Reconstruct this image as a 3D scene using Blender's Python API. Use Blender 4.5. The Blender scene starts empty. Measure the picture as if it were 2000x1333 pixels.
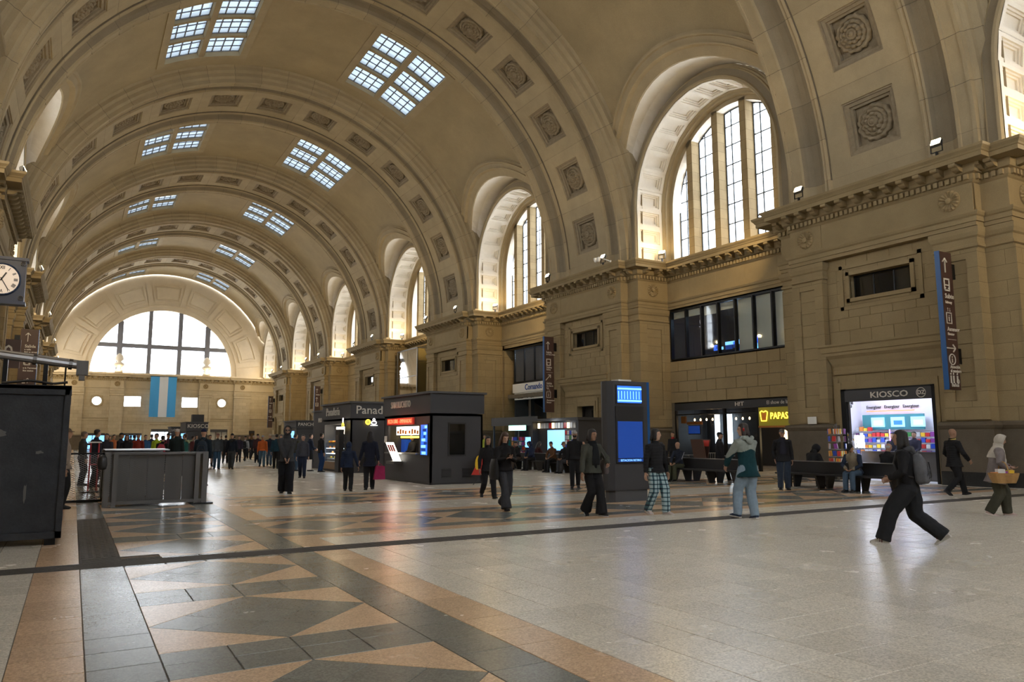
import bpy, bmesh, math, random
from math import sin, cos, pi, sqrt, radians, degrees, atan2, asin, acos
from mathutils import Vector, Matrix, Quaternion, noise
random.seed(7)
SC = bpy.context.scene
COL = SC.collection
# ---------------------------------------------------------------- camera
F_PX = 1457.5; YAW = radians(30.282); PIT = radians(7.4); ROL = radians(-0.09)
cy_, sy_ = cos(YAW), sin(YAW)
_f = Vector((sy_*cos(PIT), cy_*cos(PIT), sin(PIT))); _r = Vector((cy_, -sy_, 0)); _u = _r.cross(_f)
_r2 = _r*cos(ROL)+_u*sin(ROL); _u2 = _u*cos(ROL)-_r*sin(ROL)
cam_d = bpy.data.cameras.new('camera'); cam = bpy.data.objects.new('camera', cam_d); COL.objects.link(cam)
cam_d.sensor_width = 36; cam_d.lens = F_PX/2000*36; cam_d.clip_end = 400; cam_d.clip_start = .05
cam.matrix_world = Matrix(((_r2.x, _u2.x, -_f.x, 0), (_r2.y, _u2.y, -_f.y, 0), (_r2.z, _u2.z, -_f.z, 1.55), (0, 0, 0, 1)))
SC.camera = cam
# ---------------------------------------------------------------- world, exposure
w = bpy.data.worlds.new('overcast_sky'); SC.world = w; w.use_nodes = True
nt = w.node_tree; bg = nt.nodes['Background']
bg.inputs[0].default_value = (0.92, 0.96, 1.0, 1); bg.inputs[1].default_value = 8.0
SC.view_settings.view_transform = 'Standard'; SC.view_settings.look = 'None'
SC.view_settings.exposure = 0.55; SC.view_settings.gamma = 1; SC.view_settings.use_curve_mapping = False
cy = SC.cycles
cy.use_denoising = True
try: cy.denoiser = 'OPENIMAGEDENOISE'
except Exception: pass
cy.max_bounces = 7; cy.diffuse_bounces = 4; cy.glossy_bounces = 3; cy.transmission_bounces = 4; cy.transparent_max_bounces = 12
cy.caustics_reflective = False; cy.caustics_refractive = False; cy.sample_clamp_indirect = 6.0
WARM = (1.0, 0.74, 0.38)
E_FLOOD = 160.0      # floods on the pier cornices, facing the vault
E_WASH = 900.0     # floods on the pier corners, washing the next bay
E_SILL = 50.0        # floods on the window sills
# ---------------------------------------------------------------- materials
MATS = {}
def nodes_of(name):
    m = bpy.data.materials.new(name); m.use_nodes = True
    nt = m.node_tree; b = nt.nodes['Principled BSDF']
    MATS[name] = m
    return m, nt, b
def N(nt, t, **kw):
    n = nt.nodes.new(t)
    for k, v in kw.items(): setattr(n, k, v)
    return n
def plain(name, col, rough=.6, metal=0., emit=0., ecol=None, coat=0., spec=.5, trans=0.):
    m, nt, b = nodes_of(name)
    b.inputs['Base Color'].default_value = (*col, 1); b.inputs['Roughness'].default_value = rough
    b.inputs['Metallic'].default_value = metal; b.inputs['Specular IOR Level'].default_value = spec
    b.inputs['Coat Weight'].default_value = coat
    if emit:
        b.inputs['Emission Color'].default_value = (*(ecol or col), 1); b.inputs['Emission Strength'].default_value = emit
    return m
def mottled(name, c1, c2, rough=.85, scale=1.5, fine=60, bump=.15, bdist=.01, vary=0., metal=0., spec=.3):
    """two-colour stone / cloth: large mottling, fine grain, per-object variation"""
    m, nt, b = nodes_of(name); L = nt.links.new
    geo = N(nt, 'ShaderNodeNewGeometry'); n1 = N(nt, 'ShaderNodeTexNoise'); n1.inputs['Scale'].default_value = scale
    n1.inputs['Detail'].default_value = 6; n1.inputs['Roughness'].default_value = .65
    L(geo.outputs['Position'], n1.inputs['Vector'])
    mix = N(nt, 'ShaderNodeMix', data_type='RGBA'); mix.inputs[6].default_value = (*c1, 1); mix.inputs[7].default_value = (*c2, 1)
    ramp = N(nt, 'ShaderNodeMapRange'); ramp.inputs[1].default_value = .3; ramp.inputs[2].default_value = .7
    L(n1.outputs[0], ramp.inputs[0]); L(ramp.outputs[0], mix.inputs[0])
    n2 = N(nt, 'ShaderNodeTexNoise'); n2.inputs['Scale'].default_value = fine; n2.inputs['Detail'].default_value = 3
    L(geo.outputs['Position'], n2.inputs['Vector'])
    m2 = N(nt, 'ShaderNodeMix', data_type='RGBA', blend_type='MULTIPLY'); m2.inputs[0].default_value = 1
    r2 = N(nt, 'ShaderNodeMapRange'); r2.inputs[3].default_value = .82; r2.inputs[4].default_value = 1.18
    L(n2.outputs[0], r2.inputs[0]); L(mix.outputs[2], m2.inputs[6]); L(r2.outputs[0], m2.inputs[7])
    out = m2.outputs[2]
    if vary:
        oi = N(nt, 'ShaderNodeObjectInfo'); r3 = N(nt, 'ShaderNodeMapRange'); r3.inputs[3].default_value = 1-vary; r3.inputs[4].default_value = 1+vary
        m3 = N(nt, 'ShaderNodeMix', data_type='RGBA', blend_type='MULTIPLY'); m3.inputs[0].default_value = 1
        L(oi.outputs['Random'], r3.inputs[0]); L(out, m3.inputs[6]); L(r3.outputs[0], m3.inputs[7]); out = m3.outputs[2]
    L(out, b.inputs['Base Color'])
    b.inputs['Roughness'].default_value = rough; b.inputs['Metallic'].default_value = metal; b.inputs['Specular IOR Level'].default_value = spec
    if bump:
        bp = N(nt, 'ShaderNodeBump'); bp.inputs['Strength'].default_value = bump; bp.inputs['Distance'].default_value = bdist
        L(n2.outputs[0], bp.inputs['Height']); L(bp.outputs[0], b.inputs['Normal'])
    return m
def ashlar_mat(name, c1, c2, bw, bh, rough=.85):
    """stone with fine recessed joints, block pattern on (x+y, z)"""
    m = mottled(name, c1, c2, rough=rough, scale=1.1, fine=45, bump=.12)
    nt = m.node_tree; L = nt.links.new; b = nt.nodes['Principled BSDF']
    geo = N(nt, 'ShaderNodeNewGeometry'); sp = N(nt, 'ShaderNodeSeparateXYZ'); L(geo.outputs['Position'], sp.inputs[0])
    ad = N(nt, 'ShaderNodeMath', operation='ADD'); L(sp.outputs[0], ad.inputs[0]); L(sp.outputs[1], ad.inputs[1])
    cb = N(nt, 'ShaderNodeCombineXYZ'); L(ad.outputs[0], cb.inputs[0]); L(sp.outputs[2], cb.inputs[1])
    br = N(nt, 'ShaderNodeTexBrick'); br.inputs['Scale'].default_value = 1; br.inputs['Brick Width'].default_value = bw; br.inputs['Row Height'].default_value = bh
    br.inputs['Mortar Size'].default_value = .007; br.inputs['Mortar Smooth'].default_value = .2
    br.inputs['Color1'].default_value = (.93, .93, .93, 1); br.inputs['Color2'].default_value = (1.07, 1.07, 1.07, 1); br.inputs['Mortar'].default_value = (.5, .48, .44, 1)
    L(cb.outputs[0], br.inputs['Vector'])
    old = b.inputs['Base Color'].links[0].from_socket
    mm = N(nt, 'ShaderNodeMix', data_type='RGBA', blend_type='MULTIPLY'); mm.inputs[0].default_value = 1
    L(old, mm.inputs[6]); L(br.outputs['Color'], mm.inputs[7]); L(mm.outputs[2], b.inputs['Base Color'])
    return m
S1, S2 = (.315, .238, .128), (.255, .192, .102)
mottled('plaster', (.40, .315, .185), (.315, .25, .148), scale=.45, fine=25, bump=.08)
mottled('rib_stone', (.41, .33, .205), (.335, .27, .168), scale=.8, fine=45, vary=.07)
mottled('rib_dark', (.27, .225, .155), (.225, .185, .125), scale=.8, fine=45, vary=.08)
mottled('carving', (.30, .245, .165), (.235, .19, .125), scale=5, fine=60, bump=.3)
mottled('soffit_white', (.78, .73, .64), (.70, .64, .54), scale=1.2, fine=50, vary=.03)
mottled('stone', S1, S2, scale=.9, fine=45)
mottled('stone_block', S1, S2, scale=.9, fine=45, vary=.045)
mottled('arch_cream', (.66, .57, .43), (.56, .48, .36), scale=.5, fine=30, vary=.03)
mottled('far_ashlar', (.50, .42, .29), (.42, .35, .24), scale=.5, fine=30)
ashlar_mat('ashlar', S1, S2, 1.15, .5)
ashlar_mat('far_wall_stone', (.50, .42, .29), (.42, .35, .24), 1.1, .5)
mottled('joint', (.16, .13, .09), (.12, .10, .07), scale=3)
mottled('dado', (.13, .105, .075), (.10, .08, .055), rough=.6, scale=2, fine=40)
mottled('black_granite', (.018, .018, .018), (.03, .03, .03), rough=.35, scale=8, fine=90)
plain('dark_void', (.012, .012, .014), .9)
plain('black_metal', (.015, .016, .018), .35, .6)
plain('grey_metal', (.22, .225, .23), .35, .8)
mottled('slate_backing', (.17, .18, .21), (.13, .14, .17), scale=3)
plain('lead', (.10, .12, .14), .5, .5)
plain('window_iron', (.20, .21, .25), .5, .3)
plain('white_plastic', (.75, .75, .75), .4)
plain('black_plastic', (.02, .02, .022), .4)
plain('cream_lens', (1, .85, .6), .4, emit=38, ecol=(1, .80, .48))
def floor_mat(name, c1, c2, rough=.24, speck=.24, scale=75):
    m, nt, b = nodes_of(name); L = nt.links.new
    geo = N(nt, 'ShaderNodeNewGeometry'); v = N(nt, 'ShaderNodeTexVoronoi'); v.inputs['Scale'].default_value = scale
    L(geo.outputs['Position'], v.inputs['Vector'])
    n1 = N(nt, 'ShaderNodeTexNoise'); n1.inputs['Scale'].default_value = 1.2; n1.inputs['Detail'].default_value = 5; L(geo.outputs['Position'], n1.inputs['Vector'])
    mix = N(nt, 'ShaderNodeMix', data_type='RGBA'); mix.inputs[6].default_value = (*c1, 1); mix.inputs[7].default_value = (*c2, 1); L(n1.outputs[0], mix.inputs[0])
    sp = N(nt, 'ShaderNodeSeparateColor'); L(v.outputs['Color'], sp.inputs[0])
    mr = N(nt, 'ShaderNodeMapRange'); mr.inputs[3].default_value = 1-speck; mr.inputs[4].default_value = 1+speck*.6; L(sp.outputs[0], mr.inputs[0])
    m2 = N(nt, 'ShaderNodeMix', data_type='RGBA', blend_type='MULTIPLY'); m2.inputs[0].default_value = 1
    L(mix.outputs[2], m2.inputs[6]); L(mr.outputs[0], m2.inputs[7])
    oi = N(nt, 'ShaderNodeObjectInfo'); r3 = N(nt, 'ShaderNodeMapRange'); r3.inputs[3].default_value = .93; r3.inputs[4].default_value = 1.07
    m3 = N(nt, 'ShaderNodeMix', data_type='RGBA', blend_type='MULTIPLY'); m3.inputs[0].default_value = 1
    L(oi.outputs['Random'], r3.inputs[0]); L(m2.outputs[2], m3.inputs[6]); L(r3.outputs[0], m3.inputs[7]); L(m3.outputs[2], b.inputs['Base Color'])
    rr = N(nt, 'ShaderNodeMapRange'); rr.inputs[3].default_value = rough-.05; rr.inputs[4].default_value = rough+.08; L(n1.outputs[0], rr.inputs[0]); L(rr.outputs[0], b.inputs['Roughness'])
    b.inputs['Specular IOR Level'].default_value = .6
    return m
floor_mat('tile_cream', (.76, .71, .61), (.67, .62, .53))
floor_mat('tile_orange', (.68, .47, .30), (.60, .41, .26))
floor_mat('tile_dark', (.19, .20, .185), (.15, .16, .148))
floor_mat('tile_tactile', (.085, .075, .065), (.065, .058, .05), rough=.55)
mottled('grout', (.13, .115, .095), (.10, .09, .075), scale=4, spec=.2)
# far floor: the same cream tiles with joints drawn by the material, where they are under a few pixels
m = floor_mat('floor_far', (.74, .69, .59), (.65, .60, .51)); nt = m.node_tree; b = nt.nodes['Principled BSDF']; L = nt.links.new
geo = N(nt, 'ShaderNodeNewGeometry'); br = N(nt, 'ShaderNodeTexBrick'); br.offset = 0; br.inputs['Scale'].default_value = 1
br.inputs['Brick Width'].default_value = .4655; br.inputs['Row Height'].default_value = .4555; br.inputs['Mortar Size'].default_value = .006
br.inputs['Color1'].default_value = (.94, .94, .94, 1); br.inputs['Color2'].default_value = (1.05, 1.05, 1.05, 1); br.inputs['Mortar'].default_value = (.5, .47, .42, 1)
mp = N(nt, 'ShaderNodeMapping'); mp.inputs['Location'].default_value = (-.17, -.04, 0); L(geo.outputs['Position'], mp.inputs[0]); L(mp.outputs[0], br.inputs['Vector'])
mm = N(nt, 'ShaderNodeMix', data_type='RGBA', blend_type='MULTIPLY'); mm.inputs[0].default_value = 1
L(b.inputs['Base Color'].links[0].from_socket, mm.inputs[6]); L(br.outputs['Color'], mm.inputs[7]); L(mm.outputs[2], b.inputs['Base Color'])
def glass_mat(name, tint, clear, gloss=.08, frost=0., fcol=(1, 1, 1), rough=.03):
    m = bpy.data.materials.new(name); m.use_nodes = True; MATS[name] = m; nt = m.node_tree; L = nt.links.new
    for n in list(nt.nodes): nt.nodes.remove(n)
    o = N(nt, 'ShaderNodeOutputMaterial'); t = N(nt, 'ShaderNodeBsdfTransparent'); t.inputs[0].default_value = (*tint, 1)
    g = N(nt, 'ShaderNodeBsdfGlossy'); g.inputs['Roughness'].default_value = rough
    lw = N(nt, 'ShaderNodeLayerWeight'); lw.inputs[0].default_value = .5
    pw = N(nt, 'ShaderNodeMath', operation='POWER'); pw.inputs[1].default_value = 5; L(lw.outputs[1], pw.inputs[0])
    fr = N(nt, 'ShaderNodeMath', operation='MULTIPLY_ADD'); fr.inputs[1].default_value = .9; fr.inputs[2].default_value = gloss; L(pw.outputs[0], fr.inputs[0])
    mx = N(nt, 'ShaderNodeMixShader'); L(fr.outputs[0], mx.inputs[0]); L(t.outputs[0], mx.inputs[1]); L(g.outputs[0], mx.inputs[2])
    out = mx.outputs[0]
    if frost:
        tr = N(nt, 'ShaderNodeBsdfTranslucent'); tr.inputs[0].default_value = (*fcol, 1)
        m2 = N(nt, 'ShaderNodeMixShader'); m2.inputs[0].default_value = frost; L(out, m2.inputs[1]); L(tr.outputs[0], m2.inputs[2]); out = m2.outputs[0]
    L(out, o.inputs[0]); return m
glass_mat('clear_glass', (.90, .93, .94), 1, .06)
glass_mat('leaded_glass', (.95, .97, 1.0), 1, .04, frost=.12)
glass_mat('skylight_glass', (.055, .068, .078), .06, frost=.6, fcol=(.10, .12, .14))
glass_mat('dark_glass', (.35, .40, .45), 1, .12)
glass_mat('mirror_glass', (.30, .36, .42), 1, .45)
# ---------------------------------------------------------------- mesh builder
class MB:
    def __init__(s): s.v = []; s.f = []; s.m = []
    def face(s, pts, mat=0):
        i = len(s.v); s.v += [tuple(p) for p in pts]; s.f.append(tuple(range(i, i+len(pts)))); s.m.append(mat)
    def box(s, x0, x1, y0, y1, z0, z1, mat=0, M=None):
        if x0 > x1: x0, x1 = x1, x0
        if y0 > y1: y0, y1 = y1, y0
        if z0 > z1: z0, z1 = z1, z0
        c = [Vector(p) for p in ((x0,y0,z0),(x1,y0,z0),(x1,y1,z0),(x0,y1,z0),(x0,y0,z1),(x1,y0,z1),(x1,y1,z1),(x0,y1,z1))]
        if M is not None: c = [M @ p for p in c]
        i = len(s.v); s.v += [tuple(p) for p in c]
        for q in ((0,3,2,1),(4,5,6,7),(0,1,5,4),(1,2,6,5),(2,3,7,6),(3,0,4,7)): s.f.append(tuple(i+k for k in q)); s.m.append(mat)
    def grid(s, rows, mat=0, closed=False, flip=False):
        """rows: list of equal-length point lists"""
        i = len(s.v); n = len(rows[0])
        for r in rows: s.v += [tuple(p) for p in r]
        for a in range(len(rows)-1):
            for k in range(n if closed else n-1):
                k2 = (k+1) % n; q = (i+a*n+k, i+a*n+k2, i+(a+1)*n+k2, i+(a+1)*n+k)
                s.f.append(q[::-1] if flip else q); s.m.append(mat(a, k) if callable(mat) else mat)
    def sweep(s, path, prof, mat=0, left=1):
        """path: plan polyline [(x,y)], prof: [(offset outward, z)], outward = to the left of the direction * left"""
        n = len(path); rows = []
        for o, z in prof:
            row = []
            for k, p in enumerate(path):
                p = Vector(p)
                d1 = (Vector(path[k])-Vector(path[k-1])).normalized() if k > 0 else None
                d2 = (Vector(path[k+1])-Vector(path[k])).normalized() if k < n-1 else None
                if d1 is None: d1 = d2
                if d2 is None: d2 = d1
                n1 = Vector((-d1.y, d1.x))*left; n2 = Vector((-d2.y, d2.x))*left
                b = (n1+n2); den = 1+n1.dot(n2)
                b = b/den if den > 1e-4 else n1
                q = p+b*o; row.append((q.x, q.y, z))
            rows.append(row)
        s.grid(rows, mat, flip=(left < 0))
    def tube(s, p0, p1, r0, r1=None, n=8, mat=0, caps=True):
        p0 = Vector(p0); p1 = Vector(p1); r1 = r0 if r1 is None else r1
        d = (p1-p0).normalized(); a = d.orthogonal().normalized(); b = d.cross(a)
        rows = [[p0+(a*cos(2*pi*k/n)+b*sin(2*pi*k/n))*r0 for k in range(n)], [p1+(a*cos(2*pi*k/n)+b*sin(2*pi*k/n))*r1 for k in range(n)]]
        s.grid(rows, mat, closed=True)
        if caps: s.face(rows[0][::-1], mat); s.face(rows[1], mat)
    def path_tube(s, pts, r, n=6, mat=0):
        for k in range(len(pts)-1): s.tube(pts[k], pts[k+1], r, n=n, mat=mat)
    def lathe(s, prof, c=(0,0,0), n=16, mat=0, M=None):
        rows = []
        for r, z in prof:
            row = [Vector((c[0]+r*cos(2*pi*k/n), c[1]+r*sin(2*pi*k/n), c[2]+z)) for k in range(n)]
            rows.append([M @ p for p in row] if M is not None else row)
        s.grid(rows, mat, closed=True)
    def poly_prism(s, pts, z0, z1, mat=0, M=None):
        lo = [Vector((p[0], p[1], z0)) for p in pts]; hi = [Vector((p[0], p[1], z1)) for p in pts]
        if M is not None: lo = [M @ p for p in lo]; hi = [M @ p for p in hi]
        s.face(hi, mat); s.face(lo[::-1], mat); n = len(pts)
        for k in range(n): s.face([lo[k], lo[(k+1) % n], hi[(k+1) % n], hi[k]], mat)
    def mesh(s, name, mats, smooth=False, mirror=False):
        me = bpy.data.meshes.new(name); v = s.v; f = s.f
        if mirror: v = [(22.0-p[0], p[1], p[2]) for p in v]; f = [q[::-1] for q in f]
        me.from_pydata(v, [], f)
        for mn in (mats if isinstance(mats, (list, tuple)) else [mats]): me.materials.append(MATS[mn])
        if isinstance(mats, (list, tuple)) and len(mats) > 1: me.polygons.foreach_set('material_index', s.m)
        if smooth: me.polygons.foreach_set('use_smooth', [True]*len(me.polygons))
        me.update(); return me
    def build(s, name, mats, parent=None, smooth=False, mirror=False, weld=False):
        me = s.mesh(name, mats, smooth, mirror)
        if weld:
            bm = bmesh.new(); bm.from_mesh(me); bmesh.ops.remove_doubles(bm, verts=bm.verts, dist=.0005); bm.to_mesh(me); bm.free()
        return put(name, me, parent)
def put(name, me, parent=None, loc=(0,0,0), rot=(0,0,0)):
    o = bpy.data.objects.new(name, me); COL.objects.link(o); o.location = loc; o.rotation_euler = rot
    if parent is not None: o.parent = parent
    return o
def empty(name, loc=(0,0,0), rz=0, parent=None):
    o = bpy.data.objects.new(name, None); COL.objects.link(o); o.location = loc; o.rotation_euler = (0,0,rz); o.empty_display_size = .2
    if parent is not None: o.parent = parent
    return o
def tag(o, label, cat, group=None):
    o['label'] = label; o['category'] = cat
    if group: o['group'] = group
    return o
def struct(o): o['kind'] = 'structure'; return o
def stuff(o): o['kind'] = 'stuff'; return o
TMP_TEXT = []
def text(name, s, size, M, mat, parent=None, ext=.01, align='CENTER', xs=1.0, bold=0.0, space=1.0):
    cu = bpy.data.curves.new(name, 'FONT'); cu.body = s; cu.size = size; cu.extrude = ext; cu.align_x = align; cu.align_y = 'CENTER'
    cu.offset = bold; cu.space_character = space; cu.resolution_u = 2
    cu.materials.append(MATS[mat]); tmp = bpy.data.objects.new(name, cu); me = bpy.data.meshes.new_from_object(tmp); me.name = name
    if not me.materials: me.materials.append(MATS[mat])
    TMP_TEXT.append((tmp, cu))
    o = bpy.data.objects.new(name, me); COL.objects.link(o)
    o.matrix_world = M @ Matrix.Diagonal((xs, 1, 1, 1))
    if parent is not None:
        o.parent = parent; o.matrix_parent_inverse = parent.matrix_basis.inverted()
    return o
def frame_M(origin, right, up):
    """matrix whose x = right, y = up, z = normal towards the viewer"""
    r = Vector(right).normalized(); u = Vector(up).normalized(); n = r.cross(u)
    return Matrix(((r.x, u.x, n.x, origin[0]), (r.y, u.y, n.y, origin[1]), (r.z, u.z, n.z, origin[2]), (0,0,0,1)))
# ================================================================ ARCHITECTURE
XC, ZC, RV = 11.0, 10.9, 15.1
PER = 18.2
PIERS = [-1.9+PER*k for k in range(7)]          # -1.9, 16.3 ... 107.3
BAYS = [-11.0+PER*k for k in range(8)]          # -11 ... 116.4
Y_END, Y_NEAR = 121.5, -16.0
wallR = struct(empty('wall_right')); wallL = struct(empty('wall_left'))
ceil = struct(empty('ceiling'))
PATH = [(27.3,-9.1),(27.3,-4.45),(25.25,-4.45),(25.25,-3.6),(24.8,-3.6),(24.8,3.6),(25.25,3.6),(25.25,4.45),(27.3,4.45),(27.3,9.1)]
ENT = [(-.32,8.36),(.05,8.36),(.05,8.5),(.09,8.5),(.09,8.66),(.14,8.7),(.18,8.78),(.18,8.83),(0,8.86),(0,9.80),(.05,9.84),(.09,9.9),(.09,10.08),(.19,10.12),(.22,10.2),(.24,10.38),(.70,10.385),(.70,10.53),(.73,10.55),(.75,10.6),(.82,10.68),(.84,10.76),(-.6,10.76)]
def path_points(path, step, margin):
    out = []
    for k in range(len(path)-1):
        a = Vector(path[k]); b = Vector(path[k+1]); L_ = (b-a).length; d = (b-a).normalized(); n = Vector((-d.y, d.x))
        lo = margin if k > 0 else step/2; hi = L_-(margin if k < len(path)-2 else step/2)
        if hi < lo: lo = hi = L_/2
        c = max(0, int(round((hi-lo)/step)))
        for q in range(c+1): out.append((a+d*(lo+(hi-lo)*(q/c if c else .5)), d, n))
    return out
def unit_modillion():
    m = MB()
    pr = [(0,10.38),(.44,10.38),(.44,10.30),(.40,10.27),(.30,10.27),(.24,10.2),(.16,10.16),(0,10.14)]
    for s in (-1, 1): m.face([(o, s*.11, z) for o, z in (pr if s > 0 else pr[::-1])])
    for k in range(len(pr)-1): m.face([(pr[k][0],-.11,pr[k][1]),(pr[k+1][0],-.11,pr[k+1][1]),(pr[k+1][0],.11,pr[k+1][1]),(pr[k][0],.11,pr[k][1])])
    return m
MOD = unit_modillion()
def xf_into(dst, src, M, mat=0):
    i = len(dst.v); dst.v += [tuple(M @ Vector(p)) for p in src.v]; dst.f += [tuple(i+k for k in q) for q in src.f]; dst.m += [mat+mm for mm in src.m]
def M_at(p, n, off=0):   # local x = outward normal n, y = tangent
    t = Vector((n.y, -n.x)) * -1
    return Matrix(((n.x, t.x, 0, p[0]+n.x*off), (n.y, t.y, 0, p[1]+n.y*off), (0,0,1,0), (0,0,0,1)))
dent = MB()
for p, d, n in path_points(PATH, .20, .1): 
    xf = M_at(p, n); dent.box(.09, .19, -.06, .06, 9.9, 10.07, 0, xf)
ent = MB(); ent.sweep(PATH, ENT, 0)
modj = MB(); MODPTS = path_points(PATH, .62, .25)
for p, d, n in MODPTS: xf_into(modj, MOD, M_at(p, n, .24))
# petal rosette on the frieze, local: x = outward
def rosette_flat(r=.36):
    m = MB(); n = 32; rows = []
    for rr, h in ((r, 0), (r*.99, .07), (r*.8, .12), (r*.36, .04), (r*.3, .03), (r*.27, .10), (r*.1, .13), (.001, .135)):
        rows.append([(h*(1 if rr < r*.35 or k % 2 == 0 else .45), rr*cos(2*pi*k/n), rr*sin(2*pi*k/n)) for k in range(n)])
    m.grid(rows, 0, closed=True); return m
ROSF = rosette_flat()
SH = {}
def shared(key, fn):
    if key not in SH: SH[key] = fn()
    return SH[key]
# ---- pier shaft
def pier_mb(ow):
    m = MB()   # mats: 0 ashlar,1 stone,2 dado,3 black,4 void
    plinth = [(.12,0),(.12,.45),(.08,.47),(.08,1.80),(.12,1.84),(.17,1.93),(.12,2.02),(0,2.06)]
    pm = lambda a, k: 3 if a == 0 else 2
    for s in (-1, 1):
        P = [(27.3,-4.45),(25.25,-4.45),(25.25,-3.6),(24.8,-3.6),(24.8,-2.2),(25.05,-2.2)]
        if s > 0: P = [(x, -y) for x, y in P][::-1]
        m.sweep(P, [(0,2.06),(0,8.4)], 0)
        Q = [(27.3,-4.45),(25.25,-4.45),(25.25,-3.6),(24.8,-3.6),(24.8,-ow-.18)]
        if s > 0: Q = [(x, -y) for x, y in Q][::-1]
        m.sweep(Q, plinth, pm)
        m.box(24.68, 25.3, s*(ow+.18), s*(ow+.16), 0, 2.0, 2)
        m.sweep(P, [(0,7.64),(.06,7.68),(.06,7.76),(.02,7.79),(.02,7.98),(.07,8.03),(.11,8.16),(.12,8.32),(0,8.35)], 1)
        # incised pilaster panel: raised rims
        for (a, b, x0) in ((2.2, 3.6, 24.8),):
            for (y0, y1, z0, z1) in ((a, a+.36, 2.1, 7.6), (b-.36, b, 2.1, 7.6), (a+.36, b-.36, 2.1, 2.7), (a+.36, b-.36, 7.3, 7.6)):
                m.box(x0-.07, x0+.01, s*y0, s*y1, z0, z1, 0)
        for (x0, x1, z0, z1) in ((25.25, 25.75, 2.1, 7.6), (26.75, 27.3, 2.1, 7.6), (25.75, 26.75, 2.1, 2.7), (25.75, 26.75, 7.25, 7.6)):
            m.box(x0, x1, s*4.44, s*4.515, z0, z1, 0)
        m.box(24.765, 24.9, s*2.15, s*3.6, 8.87, 9.8, 1)
        # doorway surround
        for (a, b, x0) in ((ow, ow+.14, 24.93), (ow+.14, ow+.32, 24.97)): m.box(x0, 25.3, s*a, s*b, 0, 3.45+(b-ow), 1)
    # central recessed panel with window hole
    wy, z0, z1 = 1.2, 6.75, 7.63
    X = 25.05
    for (y0, y1, a, b) in ((-2.2, -wy, 4.0, 8.4), (wy, 2.2, 4.0, 8.4), (-wy, wy, 4.0, z0), (-wy, wy, z1, 8.4), (-2.2, -ow, 0, 4.0), (ow, 2.2, 0, 4.0), (-ow, ow, 3.33, 4.0)):
        m.face([(X, y0, a), (X, y1, a), (X, y1, b), (X, y0, b)], 0)
    for (e, x0) in ((.14, 24.97), (.42, 25.0)):          # stepped window frame
        for (y0, y1, a, b) in ((-wy-e, -wy-e+.14, z0-e, z1+e), (wy+e-.14, wy+e, z0-e, z1+e), (-wy-e, wy+e, z0-e, z0-e+.14), (-wy-e, wy+e, z1+e-.14, z1+e)):
            m.box(x0, X+.05, y0, y1, a, b, 1)
    m.box(X, X+.4, -wy, wy, z1-.001, z1+.05, 1); m.box(X, X+.4, -wy, wy, z0-.05, z0+.001, 1)
    m.box(X, X+.4, -wy-.05, -wy, z0, z1, 1); m.box(X, X+.4, wy, wy+.05, z0, z1, 1)
    # lintel with hollow moulding over the doorway
    m.sweep([(25.05,-2.05),(24.98,-2.05),(24.98,2.05),(25.05,2.05)], [(0,3.9),(.02,3.95),(.02,4.02),(0,4.05),(0,4.2),(.06,4.3),(.14,4.5),(.26,4.62),(.27,4.72),(.32,4.74),(.34,4.92),(.4,4.97),(.4,5.04),(-.02,5.06)], 1)
    m.box(24.97, 25.3, -ow, ow, 3.33, 3.6, 1)
    return m
pier_shop = pier_mb(1.78); pier_door = pier_mb(.8)
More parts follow.
